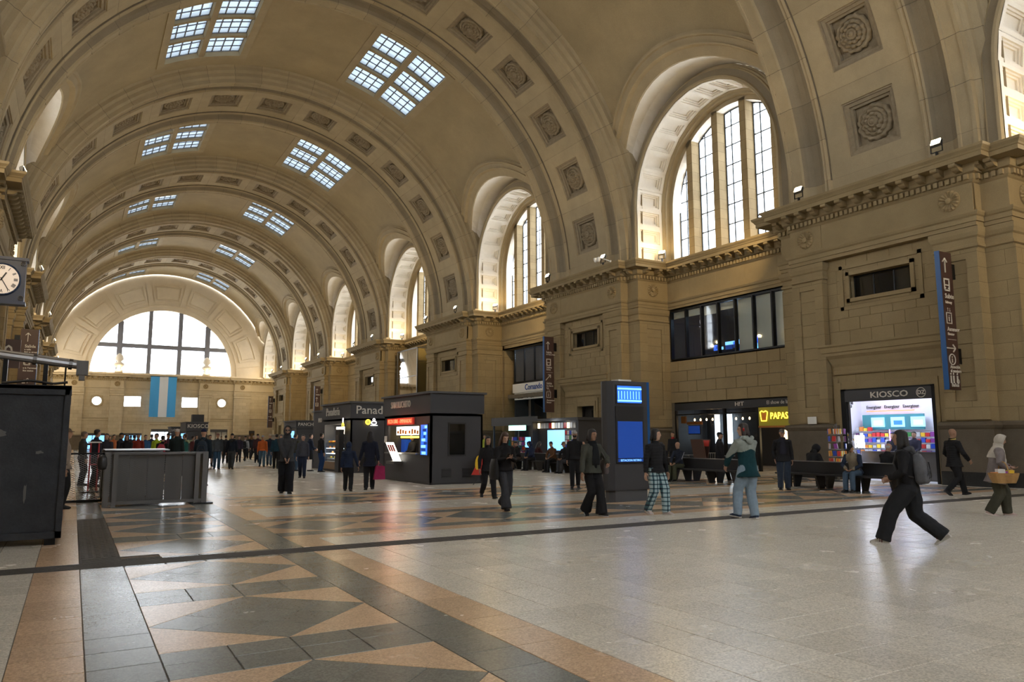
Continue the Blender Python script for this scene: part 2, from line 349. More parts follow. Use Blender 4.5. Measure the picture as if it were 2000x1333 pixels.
def pier(Yc, side, kind, near):
    par = wallR if side > 0 else wallL; mir = side < 0
    key = (kind, mir)
    me = shared(('pier',)+key, lambda: (pier_shop if kind == 'shop' else pier_door).mesh('pier', ['ashlar', 'stone', 'dado', 'black_granite', 'dark_void'], mirror=mir))
    p = put('pier', me, par, (0, Yc, 0))
    put('cornice', shared(('ent', mir), lambda: ent.mesh('cornice', 'stone', mirror=mir)), p)
    stuff(put('dentils', shared(('dent', mir), lambda: dent.mesh('dentils', 'stone', mirror=mir)), p))
    if near:
        me = shared('modi', lambda: MOD.mesh('modillion', 'stone'))
        for q, d, n in MODPTS:
            o = put('modillion', me, p, (q.x+n.x*.24, q.y+n.y*.24, 0), (0, 0, atan2(n.y, n.x)))
    else:
        stuff(put('modillions', shared(('modj', mir), lambda: modj.mesh('modillions', 'stone', mirror=mir)), p))
    rm = shared('rosf', lambda: ROSF.mesh('rosette', 'stone_block'))
    sx = (lambda x: x) if side > 0 else (lambda x: 22-x)
    for y in (-2.85, 2.85): put('rosette', rm, p, (sx(24.765), y, 9.36), (0, 0, pi if side > 0 else 0))
    put('rosette', rm, p, (sx(26.25), -4.45, 9.36), (0, 0, -pi/2))
    put('rosette', rm, p, (sx(26.25), 4.45, 9.36), (0, 0, pi/2))
    # small window with panes
    m = MB()
    for k in range(4): m.box(25.28, 25.34, -1.2+k*.8-.02, -1.2+k*.8+.02, 6.75, 7.63)
    m.box(25.28, 25.34, -1.2, 1.2, 6.75, 6.8); m.box(25.28, 25.34, -1.2, 1.2, 7.58, 7.63)
    wf = put('window_frame', shared(('swf', mir), lambda: m.mesh('window_frame', 'black_metal', mirror=mir)), p)
    g = MB(); g.box(25.31, 25.32, -.38, .38, 6.79, 7.59)
    gm = shared(('swg', mir), lambda: g.mesh('pane', 'dark_glass', mirror=mir))
    for k in range(3): put('pane', gm, p, (0, -.8+.8*k, 0))
    bl = MB(); bl.box(25.36, 25.38, -1.2, 1.2, 6.75, 7.63)  # slate sheet added behind the glass so the panes read grey-blue
    put('pane_backing', shared(('swb', mir), lambda: bl.mesh('pane_backing', 'slate_backing', mirror=mir)), p)
    if kind != 'shop':      # dark door leaf deep in the doorway
        d = MB(); d.box(25.5, 25.56, -.8, .8, 0, 3.33); d.box(25.44, 25.5, -.72, -.06, .15, 3.1); d.box(25.44, 25.5, .06, .72, .15, 3.1)
        put('door_leaf', shared(('doorl', mir), lambda: d.mesh('door_leaf', 'black_granite', mirror=mir)), p)
    return p
def add_blocks(par, X, y0, y1, z0, z1, ch, bw, off=0, sgn=-1, mirror=False, skip=(), objs=True, proud=.02, axis='x'):
    """courses of separate ashlar blocks on the plane x = X between y0..y1, z0..z1 (bond shifted every course)"""
    nz = max(1, round((z1-z0)/ch)); ch = (z1-z0)/nz; acc = MB(); g = .005
    for r in range(nz):
        a, b = z0+r*ch, z0+(r+1)*ch; sh = (.5 if (r+off) % 2 else 0)*bw
        cuts = [y0]; y = y0+sh if sh else y0+bw
        while y < y1-.12: 
            if y > y0+.12: cuts.append(y)
            y += bw
        cuts.append(y1)
        for k in range(len(cuts)-1):
            c0, c1 = cuts[k], cuts[k+1]
            if any(c0 < s[1] and c1 > s[0] and a < s[3] and b > s[2] for s in skip): continue
            m = acc if not objs else None
            w2, h2 = (c1-c0)/2-g, (b-a)/2-g; cx, cz = (c0+c1)/2, (a+b)/2; e = .008
            def blk():
                q = MB(); F = [(-proud, -w2+e, -h2+e), (-proud, w2-e, -h2+e), (-proud, w2-e, h2-e), (-proud, -w2+e, h2-e)]; B = [(.01, -w2, -h2), (.01, w2, -h2), (.01, w2, h2), (.01, -w2, h2)]
                if axis == 'y': F = [(p[1], p[0], p[2]) for p in F]; B = [(p[1], p[0], p[2]) for p in B]
                q.face(F); 
                for j in range(4): q.face([B[j], B[(j+1) % 4], F[(j+1) % 4], F[j]])
                return q
            if objs:
                me = shared(('blk', axis, round(w2, 3), round(h2, 3)), lambda: blk().mesh('stone', 'stone_block'))
                put('stone', me, par, (X, cx, cz) if axis == 'x' else (cx, X, cz))
            else: xf_into(acc, blk(), Matrix.Translation((X, cx, cz) if axis == 'x' else (cx, X, cz)))
    if not objs and acc.v: stuff(acc.build('stone_courses', 'stone_block', par))
for k, Y in enumerate(PIERS):
    p = pier(Y, 1, 'shop' if k == 1 else 'door', k in (1, 2))
    if k in (1, 2):
        sk = ((-1.62, 1.62, 6.33, 8.05),)
        add_blocks(p, 25.05, -2.2, 2.2, 5.08, 8.38, .47, .88, skip=((-1.35, 1.35, 6.6, 7.8),))
        for (a, b) in ((-3.24, -2.56), (2.56, 3.24)): add_blocks(p, 24.8, a, b, 2.7, 7.3, .46, 2)
        for (a, b) in ((-2.2, -1.82), (1.82, 2.2)): pass
        add_blocks(p, -4.45, 25.75, 26.75, 2.7, 7.25, .46, 2, axis='y')
    pier(Y, -1, 'door', False)
# ---- bay walls (x = 27.3) below the cornice
def bay_wall(Yc, side, kind):
    par = wallR if side > 0 else wallL; mir = side < 0; m = MB(); X = 27.3
    if kind == 'shop':
        R = [(-4.65, 4.65, 3.33, 5.6), (-4.65, 4.65, 8.3, 8.5), (-4.65, -4.5, 5.6, 8.3), (4.5, 4.65, 5.6, 8.3), (-4.65, -4.35, 0, 3.33), (4.35, 4.65, 0, 3.33)]
        m.box(X, X+.35, -4.5, 4.5, 5.5, 5.6, 0); m.box(X, X+.35, -4.5, 4.5, 8.3, 8.4, 0); m.box(X, X+.3, -4.35, 4.35, 3.33, 3.45, 0)
    elif kind == 'open':
        R = [(-4.65, -4.3, 0, 8.36), (4.3, 4.65, 0, 8.36), (-4.65, 4.65, 8.0, 8.5)]
        m.box(X, X+.6, -4.3, 4.3, 8.0, 8.1, 0); m.box(X, X+1.2, -4.35, -4.3, 0, 8, 0); m.box(X, X+1.2, 4.3, 4.35, 0, 8, 0)
    else:
        R = [(-4.65, 4.65, 0, 8.5)]
    for (a, b, c, d) in R: m.face([(X, a, c), (X, b, c), (X, b, d), (X, a, d)], 0)
    o = m.build('bay_wall', 'ashlar' if kind != 'shop' else 'stone', par, mirror=mir); o.location = (0, Yc, 0)
    if kind == 'shop': 
        o.data.materials[0] = MATS['joint']
        add_blocks(o, X, -4.6, 4.6, 3.36, 5.55, .55, 1.32)
        add_blocks(o, X, -4.6, 4.6, 8.86, 9.8, 1.0, 1.9, proud=.006)
    return o
for k, Y in enumerate(BAYS):
    bay_wall(Y, 1, 'shop' if k == 2 else ('open' if k in (3, 4) else 'plain')); bay_wall(Y, -1, 'plain')
# ---- lunette: archivolt, soffit, window wall, splay (right coordinates, local y)
YS, ZS, AY, AZ = 4.6, 13.75, 4.6, 4.85
def arch_pts(ay, az, zc, y_lim, z0, n=40):
    """points from (−, z0) up and over to (+, z0)"""
    out = [(-ay, z0)] if ay <= y_lim else []
    for k in range(n+1):
        t = pi-pi*k/n; y, z = ay*cos(t), zc+az*sin(t)
        if abs(y) <= y_lim+1e-6: out.append((y, z))
    if ay > y_lim:
        zl = zc+az*sqrt(1-(y_lim/ay)**2); out = [(-y_lim, zl)]+out+[(y_lim, zl)]
    else: out.append((ay, z0))
    return out
def z_edge(y, r=6.48, zc=12.7): return zc+sqrt(max(0, r*r-y*y))
def x_bar(z, R=RV): return XC+sqrt(max(0, R*R-(z-ZC)**2))
lun = MB(); n = 36   # mats 0 soffit_white, 1 stone(rib_stone), 2 ring dark
def ring_rows(specs, n=36):
    """specs: (x, ay, az) -> rows of arch points incl. jambs, limited to |y|<=4.68 by clamping"""
    rows = []
    for x, ay, az in specs:
        row = []
        for k in range(-3, n+4):
            if k < 0: y, z = -ay, ZS+(ZS-10.7)*(k/3)
            elif k > n: y, z = ay, ZS-(ZS-10.7)*((k-n)/3)
            else:
                t = pi-pi*k/n; y, z = ay*cos(t), ZS+az*sin(t)
            row.append((x, y, z))
        rows.append(row)
    return rows
# front face of the archivolt: stepped rings
lun.grid(ring_rows([(25.62, 5.40, 5.65), (25.5, 5.38, 5.63), (25.5, 5.3, 5.55), (25.42, 5.28, 5.53), (25.42, 5.2, 5.45), (25.32, 5.18, 5.43), (25.30, 5.12, 5.37)]), 1)
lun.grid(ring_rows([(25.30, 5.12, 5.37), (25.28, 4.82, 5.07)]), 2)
lun.grid(ring_rows([(25.28, 4.82, 5.07), (25.18, 4.78, 5.03), (25.18, 4.68, 4.93), (25.26, 4.62, 4.87)]), 1)
lun.grid(ring_rows([(25.26, 4.62, 4.87), (25.3, 4.86, 5.11), (27.0, 4.86, 5.11), (27.0, 4.62, 4.87)]), 0)
lun.grid(ring_rows([(27.0, 4.62, 4.87), (27.0, 4.56, 4.81), (27.12, 4.5, 4.75), (27.12, 4.42, 4.67), (27.4, 4.40, 4.65), (27.4, 4.16, 4.41)]), 1)
# splay between archivolt and barrel edge
NP = 30
rows = [[], [], []]
for k in range(NP+1):
    y = -4.95+9.9*k/NP; ze = z_edge(y); rows[0].append((x_bar(ze), y, ze))
    za = ZS+5.65*sqrt(1-(y/5.40)**2); rows[2].append((25.62, y, za)); rows[1].append(((x_bar(ze)+25.62)/2, y, (ze+za)/2+.12))
lun.grid(rows, 0)
# wall fill beside the archivolt, between barrel side planes
for sy in (-1, 1):
    lun.face([(25.64, sy*4.6, 10.7), (25.64, sy*6, 10.7), (25.64, sy*6, 17.0), (25.64, sy*4.6, 17.0)], 1)
    lun.box(25.0, 25.4, sy*4.85, sy*4.6, 10.7, 11.0, 1)
# window wall: mullions + head, openings cut as 5 lights
MY = (-2.79, -.93, .93, 2.79); MW = .2
def z_head(y, ay=4.16, az=4.41): return ZS+az*sqrt(max(0, 1-(y/ay)**2))
win = MB()
for y in MY:
    zt = max(z_head(y-MW), z_head(y+MW))+.1
    win.box(27.4, 28.1, y-MW, y+MW, 10.76, zt)
reveal = MB(); reveal.grid(ring_rows([(27.4, 4.16, 4.41), (28.1, 4.16, 4.41)]), 0)
reveal.grid(ring_rows([(28.1, 4.16, 4.41), (28.1, 7.5, 8.0)]), 0)
sill = MB(); sill.box(27.2, 28.15, -4.7, 4.7, 10.6, 10.78)
lights = [(-4.16, MY[0]-MW), (MY[0]+MW, MY[1]-MW), (MY[1]+MW, MY[2]-MW), (MY[2]+MW, MY[3]-MW), (MY[3]+MW, 4.16)]
def light_cells():
    """leaded panes: list of polygons (y,z)"""
    cells = []; bars = []
    for li, (a, b) in enumerate(lights):
        if li == 0: vs = [a, a+.55, b]
        elif li == 4: vs = [a, b-.55, b]
        else: vs = [a, a+.32*(b-a)+.42, b] if False else [a, b-.45, b]
        zs = [10.78, 11.2]+[11.2+1.02*k for k in range(1, 8)]
        for c in range(len(vs)-1):
            y0, y1 = vs[c], vs[c+1]
            for r in range(len(zs)):
                z0 = zs[r]; z1 = zs[r+1] if r+1 < len(zs) else 30
                h0, h1 = z_head(y0+.001 if y0 > -4.15 else -4.159), z_head(y1-.001 if y1 < 4.15 else 4.159)
                if z0 >= max(h0, h1)-.02: continue
                top = []
                nn = 5
                for q in range(nn+1):
                    y = y1+(y0-y1)*q/nn; top.append((y, max(z0, min(z1, z_head(max(-4.159, min(4.159, y)))))))
                poly = [(y0, z0), (y1, z0)]+top
                cl = []
                for p in poly:
                    if not cl or (abs(p[0]-cl[-1][0])+abs(p[1]-cl[-1][1])) > .01: cl.append(p)
                if len(cl) > 2: cells.append(cl)
        for y in vs[1:-1]: bars.append(('v', y, 10.78, z_head(y)))
        bars.append(('v', a+.03, 10.78, z_head(a+.03) if a > -4.1 else ZS)); bars.append(('v', b-.03, 10.78, z_head(b-.03) if b < 4.1 else ZS))
        for z in zs[1:]:
            ys = [y for y in [a+(b-a)*q/12 for q in range(13)] if z_head(max(-4.159, min(4.159, y))) > z]
            if len(ys) > 1: bars.append(('h', z, ys[0], ys[-1]))
    return cells, bars
CELLS, BARS = light_cells()
lead = MB()
for t, c, a, b in BARS:
    if t == 'v': lead.box(27.93, 27.97, c-.034, c+.034, a, b)
    else: lead.box(27.935, 27.965, a, b, c-.030, c+.030)
for (a, b) in lights:      # curved head bars
    pts = [(y, z_head(max(-4.1, min(4.1, y)))-.04) for y in [a+(b-a)*q/6 for q in range(7)]]
    for k in range(6): lead.tube((27.95, pts[k][0], pts[k][1]), (27.95, pts[k+1][0], pts[k+1][1]), .035, n=5)
panes_joined = MB()
for c in CELLS: panes_joined.face([(27.95, y, z) for y, z in c])
# nested square coffers on the soffit
def coffer_unit():
    m = MB(); h = .503; w = .86; lv = [(1.0, 0), (.70, .0), (.70, .07), (.54, .07), (.54, .13), (.38, .13), (.38, .19)]
    # local: x = along hall width, y = tangent, z = depth into the stone
    R = [[(-w+(1-s)*.62, -h+(1-s)*.5, d), (w-(1-s)*.62, -h+(1-s)*.5, d), (w-(1-s)*.62, h-(1-s)*.5, d), (-w+(1-s)*.62, h-(1-s)*.5, d)] for s, d in lv]
    m.grid(R, 0, closed=True); m.face(R[-1]); return m
COF = coffer_unit()
def lunette(Yc, side, k_near, idx):
    par = wallR if side > 0 else wallL; mir = side < 0
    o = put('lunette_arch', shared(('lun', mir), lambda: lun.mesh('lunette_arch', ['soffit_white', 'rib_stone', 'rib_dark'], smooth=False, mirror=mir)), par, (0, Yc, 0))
    # coffers: the soffit strip carries them as recessed panels proud by a thin rim
    cm = shared('cofs', lambda: COF.mesh('coffer', 'soffit_white'))
    P = []
    for z in (11.26, 12.25, 13.25): P += [(-4.60, z, 0), (4.60, z, pi)]
    for q in range(15):
        t = pi-pi*(q+.5)/15; P.append((4.60*cos(t), ZS+4.85*sin(t), t))
    for y, z, t in P:
        if t == 0: nrm = Vector((0, 1, 0)) 
        elif t == pi and z < ZS: nrm = Vector((0, -1, 0))
        else: nrm = -Vector((0, y/4.6**2, (z-ZS)/4.85**2)).normalized()
        # local z (depth) = -normal ; local y = tangent
        dz = -nrm; tx = Vector((1, 0, 0)); ty = dz.cross(tx)
        M = Matrix(((tx.x, ty.x, dz.x, (26.14 if side > 0 else 22-26.14)), (tx.y, ty.y, dz.y, y), (tx.z, ty.z, dz.z, z), (0, 0, 0, 1)))
        c = put('coffer', cm, o); c.matrix_local = M
    wn = struct(empty('window_%d' % idx, (0, Yc, 0)))
    put('sill', shared(('sill', mir), lambda: sill.mesh('sill', 'stone', mirror=mir)), wn)
    put('reveal', shared(('rev', mir), lambda: reveal.mesh('reveal', 'soffit_white', mirror=mir)), wn)
    for j, y in enumerate(MY):
        def mk():
            q = MB(); zt = max(z_head(y-MW), z_head(y+MW))+.1; q.box(27.4, 28.1, y-MW, y+MW, 10.76, zt); return q.mesh('mullion', 'ashlar', mirror=mir)
        put('mullion', shared(('mul', j, mir), mk), wn)
    put('leading', shared(('lead', mir), lambda: lead.mesh('leading', 'lead', mirror=mir)), wn)
    if k_near:
        for j, c in enumerate(CELLS):
            def mk():
                q = MB(); yc = sum(p[0] for p in c)/len(c); zc = sum(p[1] for p in c)/len(c)
                q.poly_prism([(yc+(p[0]-yc)*.985, zc+(p[1]-zc)*.985) for p in c], -.004, .004, 0, Matrix(((0,0,1,27.95),(1,0,0,0),(0,1,0,0),(0,0,0,1))))
                return q.mesh('pane', 'leaded_glass')
            put('pane', shared(('pn', j), mk), wn)
    else: stuff(put('panes', shared(('pns', mir), lambda: panes_joined.mesh('panes', 'leaded_glass', mirror=mir)), wn))
wi = 1
for k, Y in enumerate(BAYS):
    lunette(Y, 1, k in (2, 3), wi); lunette(Y, -1, False, wi+1); wi += 2
# ---- vault bays
SK0, SK1, SKY = 57.6, 78.6, 3.95        # skylight: angle range and half length along the hall
def barrel_pt(y, th, R=RV): return (XC+R*cos(th), y, ZC+R*sin(th))
vb = MB(); ys = [-4.95, -4.4, -SKY, -2.6, -1.3, 0, 1.3, 2.6, SKY, 4.4, 4.95]; ys = sorted(set(ys+[-3.3, 3.3, -1.95, 1.95, -.65, .65]))
for s in (1, -1):
    A = (lambda d: radians(d)) if s > 0 else (lambda d: radians(180-d))
    rows = []
    for q in range(7):
        row = []
        for y in ys:
            e = degrees(asin((z_edge(y)-ZC)/RV)); row.append(barrel_pt(y, A(e+(SK0-e)*q/6)))
        rows.append(row)
    vb.grid(rows, 0, flip=s < 0)
    for (a, b) in ((-4.95, -SKY), (SKY, 4.95)):
        vb.grid([[barrel_pt(y, A(SK0+(SK1-SK0)*q/5)) for y in (a, b)] for q in range(6)], 0, flip=s < 0)
vb.grid([[barrel_pt(y, radians(SK1+(180-2*SK1)*q/8)) for y in ys] for q in range(9)], 0)
# lunette border mouldings (both sides)
bd = MB()
BR = lambda d: RV-d
for s in (1, -1):
    rows = []
    for r, zc, R in ((6.48, 12.7, RV), (6.49, 12.7, RV-.06), (7.02, 12.55, RV-.06), (7.04, 12.55, RV-.26), (7.14, 12.5, RV-.26), (7.16, 12.5, RV-.16), (7.5, 12.4, RV-.16), (7.52, 12.4, RV-.24), (7.6, 12.38, RV-.24), (7.64, 12.36, RV-.08), (7.84, 12.32, RV-.06), (7.86, 12.32, RV+.02)):
        row = []
        for k in range(33):
            y = -4.95+9.9*k/32; z = zc+sqrt(r*r-y*y); x = sqrt(max(0, R*R-(z-ZC)**2)); row.append((XC+s*x, y, z))
        rows.append(row)
    bd.grid(rows, 0, flip=s < 0)
me_vb = vb.mesh('vault_bay', 'plaster', smooth=True); me_bd = bd.mesh('lunette_moulding', 'rib_stone')
# skylight, local frame built in place for s=+1 and mirrored
def sky_frames():
    fr = MB(); th0, th1 = radians(SK0), radians(SK1)
    def bb(y0, y1, a0, a1, R0, R1, n=6, mat=0, M=fr):
        for q in range(n):
            u0 = a0+(a1-a0)*q/n; u1 = a0+(a1-a0)*(q+1)/n
            P = [barrel_pt(y, u, R) for R in (R0, R1) for u in (u0, u1) for y in (y0, y1)]
            i = len(M.v); M.v += P
            for f in ((0,1,3,2),(4,6,7,5),(0,2,6,4),(1,5,7,3)): M.f.append(tuple(i+k for k in f)); M.m.append(mat)
            if q == 0: M.f.append((i,i+4,i+5,i+1)); M.m.append(mat)
            if q == n-1: M.f.append((i+2,i+3,i+7,i+6)); M.m.append(mat)
    e = radians(1.7); b = .45
    # outer flat border, lower than the plaster
    bb(-SKY, SKY, th0, th0+e, RV-.05, RV+.5, 1); bb(-SKY, SKY, th1-e, th1, RV-.05, RV+.5, 1)
    bb(-SKY, -SKY+b, th0+e, th1-e, RV-.05, RV+.5); bb(SKY-b, SKY, th0+e, th1-e, RV-.05, RV+.5)
    thm = (th0+th1)/2; bb(-SKY+b, SKY-b, thm-radians(.65), thm+radians(.65), RV+.03, RV+.5, 1)
    y0, y1 = -SKY+b, SKY-b; d = (y1-y0)/3
    for k in (1, 2): bb(y0+k*d-.14, y0+k*d+.14, th0+e, th1-e, RV+.08, RV+.5, 5)
    bars = MB(); panes = []; allp = MB()
    for c, (u0, u1) in enumerate(((th0+e, thm-radians(.65)), (thm+radians(.65), th1-e))):
        for k in range(3):
            a = y0+k*d+(.14 if k else 0); bq = y0+(k+1)*d-(.14 if k < 2 else 0)
            for q in range(5):
                u = u0+(u1-u0)*q/4; w = .0022; bb(a, bq, u-w, u+w, RV+.27, RV+.32, 1, 0, bars)
            for q in range(4):
                y = a+(bq-a)*q/3; bb(y-.03, y+.03, u0, u1, RV+.27, RV+.32, 1, 0, bars)
            for i in range(4):
                for j in range(3):
                    P = [barrel_pt(y, u, RV+.30) for y, u in ((a+(bq-a)*j/3, u0+(u1-u0)*i/4), (a+(bq-a)*(j+1)/3, u0+(u1-u0)*i/4), (a+(bq-a)*(j+1)/3, u0+(u1-u0)*(i+1)/4), (a+(bq-a)*j/3, u0+(u1-u0)*(i+1)/4))]
                    pm = MB(); pm.face(P); panes.append(pm); allp.face(P)
    return fr, bars, panes, allp
fr, bars, spanes, allp = sky_frames()
for k, Y in enumerate(BAYS):
    put('vault_bay', me_vb, ceil, (0, Y, 0)); put('lunette_moulding', me_bd, ceil, (0, Y, 0))
    for s in (1, -1):
        mir = s < 0; wn = struct(empty('window_%d' % wi, (0, Y, 0))); wi += 1
        put('skylight_frame', shared(('skf', mir), lambda: fr.mesh('skylight_frame', 'rib_stone', mirror=mir)), wn)
        put('glazing_bars', shared(('skb', mir), lambda: bars.mesh('glazing_bars', 'window_iron', mirror=mir)), wn)
        if k == 3 or (k == 4):
            for j, pm in enumerate(spanes): put('pane', shared(('skp', j, mir), lambda: pm.mesh('pane', 'skylight_glass', mirror=mir)), wn)
        else: stuff(put('panes', shared(('ska', mir), lambda: allp.mesh('panes', 'skylight_glass', mirror=mir)), wn))
# ---- ribs: voussoir blocks + coffers with rosettes
UA = 13.37      # degrees per coffer
def arc_sweep(prof, a0, a1, n, m, mat=0, e=0.0, ends=True):
    """prof [(u, R)] swept about the axis between angles a0..a1 (deg)"""
    rows = []
    for q in range(n+1):
        th = radians(a0+e+(a1-a0-2*e)*q/n); rows.append([(R*cos(th), u, R*sin(th)) for u, R in prof])
    m.grid(rows, mat)
    if ends:
        for q in (0, -1):
            r = rows[q]; r2 = [(p[0]*1.008, p[1], p[2]*1.008) for p in r]; m.grid([r, r2], mat)
RC = 14.36
FL = [(1.9, RC), (1.93, RC-.10), (2.02, RC-.12), (2.1, RC-.06), (2.16, RC-.12), (2.2, RC-.04)]        # small moulding outside the coffer strip
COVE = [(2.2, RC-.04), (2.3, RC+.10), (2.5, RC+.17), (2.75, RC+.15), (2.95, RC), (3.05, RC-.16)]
STRIP = [(3.05, RC-.16), (3.1, RC-.24), (3.2, RC-.24), (3.22, RC-.20), (3.6, RC-.20), (3.62, RC-.24), (3.75, RC-.24)]
EDGE = [(3.75, RC-.24), (3.77, RC-.02), (3.84, RC+.02), (3.92, RC+.10), (3.93, RC+.3), (4.04, RC+.36), (4.14, RC+.42), (4.15, RC+.62), (4.22, RC+.68), (4.3, RC+.80), (4.3, 16.1)]
def flank(sg, half=UA/2):
    m = MB(); e = .035
    def P(p): return [(u*sg, R) for u, R in (p if sg > 0 else p)]
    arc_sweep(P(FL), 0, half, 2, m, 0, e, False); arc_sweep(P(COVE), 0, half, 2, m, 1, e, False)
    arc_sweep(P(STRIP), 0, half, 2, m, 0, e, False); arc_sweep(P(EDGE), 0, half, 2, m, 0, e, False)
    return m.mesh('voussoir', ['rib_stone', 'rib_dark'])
def coffer_seg():
    """one segment of the middle strip, with its square stepped recess, centred on angle 0"""
    m = MB(); R0 = RC; hu, ha = 1.05, 4.15; H = UA/2-.02
    def pt(u, a, R): t = radians(a); return (R*cos(t), u, R*sin(t))
    us = [-1.9, -1.7, -hu, 0, hu, 1.7, 1.9]
    def patch(u0, u1, a0, a1, n=3):
        m.grid([[pt(u, a0+(a1-a0)*q/n, R0) for u in (u0, u1)] for q in range(n+1)], 0)
    patch(-1.9, -hu, -H, H, 4); patch(hu, 1.9, -H, H, 4); patch(-hu, hu, -H, -ha, 1); patch(-hu, hu, ha, H, 1)
    lv = [(1.0, 0), (.99, .05), (.93, .05), (.92, .10), (.80, .12), (.79, .20), (.70, .20), (.69, .36)]
    def loop(s, d):
        L_ = []
        for k in range(4): L_.append(pt(-hu*s+2*hu*s*k/4, -ha*s, R0+d))
        for k in range(4): L_.append(pt(hu*s, -ha*s+2*ha*s*k/4, R0+d))
        for k in range(4): L_.append(pt(hu*s-2*hu*s*k/4, ha*s, R0+d))
        for k in range(4): L_.append(pt(-hu*s, ha*s-2*ha*s*k/4, R0+d))
        return L_
    m.grid([loop(s, d) for s, d in lv], lambda a, k: 1 if a > 0 else 0, closed=True); m.face(loop(*lv[-1]), 1)
    # block joints across the plain part
    return m.mesh('coffer', ['rib_stone', 'carving'])
def big_rosette():
    """carved flower, local x = towards the hall (radially inwards)"""
    m = MB(); R = .74
    prof = [(R*.98, 0), (R, .10), (R*.93, .2), (R*.80, .22), (R*.76, .13), (R*.74, .14), (R*.70, .24), (R*.58, .27), (R*.54, .18), (R*.52, .18), (R*.48, .30), (R*.36, .33), (R*.32, .22), (R*.28, .22), (R*.26, .30), (R*.20, .33), (R*.16, .27), (R*.12, .34), (.001, .37)]
    n = 48; rows = []
    for j, (r, h) in enumerate(prof):
        lob = 14 if r > R*.75 else (12 if r > R*.53 else (10 if r > R*.31 else 1)); row = []
        for k in range(n):
            t = 2*pi*k/n; c = abs(sin(lob*t/2)) if lob > 1 else 1
            rr = r*(.90+.10*c) if lob > 1 else r; row.append((h*(.72+.28*c), rr*cos(t), rr*sin(t)))
        rows.append(row)
    m.grid(rows, 0, closed=True); return m.mesh('rosette', 'carving', smooth=True)
ME_FL = {1: flank(1), -1: flank(-1)}; ME_COF = coffer_seg(); ME_ROS = big_rosette()
def base_rib():
    m = MB()
    for a0, a1 in ((-2, 90-UA*6.5), (90+UA*6.5, 182)):
        P = [(u, R) for u, R in FL+COVE+STRIP+EDGE]
        arc_sweep(P, a0, a1, 2, m, 0); arc_sweep([(-u, R) for u, R in P], a0, a1, 2, m, 0)
        arc_sweep([(-1.9, RC), (1.9, RC)], a0, a1, 2, m, 0)
    return m.mesh('springer', 'rib_stone')
ME_BASE = base_rib()
me_joint = None
def rib(Y):
    g = MB()       # dark backing seen only through the joints
    for sg in (1, -1):
        arc_sweep([(sg*(u-.015), R+.03) for u, R in FL+COVE+STRIP+EDGE], 3, 177, 110, g, 0, 0, False)
    arc_sweep([(-1.95, RC), (-1.94, RC+.45), (1.94, RC+.45), (1.95, RC)], 3, 177, 60, g, 0, 0, False)
    r = put('rib', shared('ribback', lambda: g.mesh('rib', 'joint')), ceil, (XC, Y, ZC))
    put('springer', ME_BASE, r)
    for k in range(-6, 7):
        a = radians(90+UA*k)
        put('coffer', ME_COF, r, rot=(0, -a, 0))
        c, s_ = cos(a), sin(a); rr = RC+.37
        o = put('rosette', ME_ROS, r); o.matrix_local = Matrix(((-c, -s_*0, -s_, rr*c), (0, 1, 0, 0), (-s_, 0, c, rr*s_), (0,0,0,1)))
        for h in (0, 1):
            for sg in (1, -1): put('voussoir', ME_FL[sg], r, rot=(0, -(a+radians(-UA/2+UA/2*h)), 0))
    return r
for Y in PIERS: rib(Y)
# half ribs against the two end walls
for Y, sg in ((Y_END+.2, -1), (Y_NEAR-.2, 1)):
    m = MB(); arc_sweep([(sg*(u-4.2), R) for u, R in EDGE], 0, 180, 48, m)
    put('end_arch', m.mesh('end_arch', 'rib_stone', smooth=False), ceil, (XC, Y, ZC))
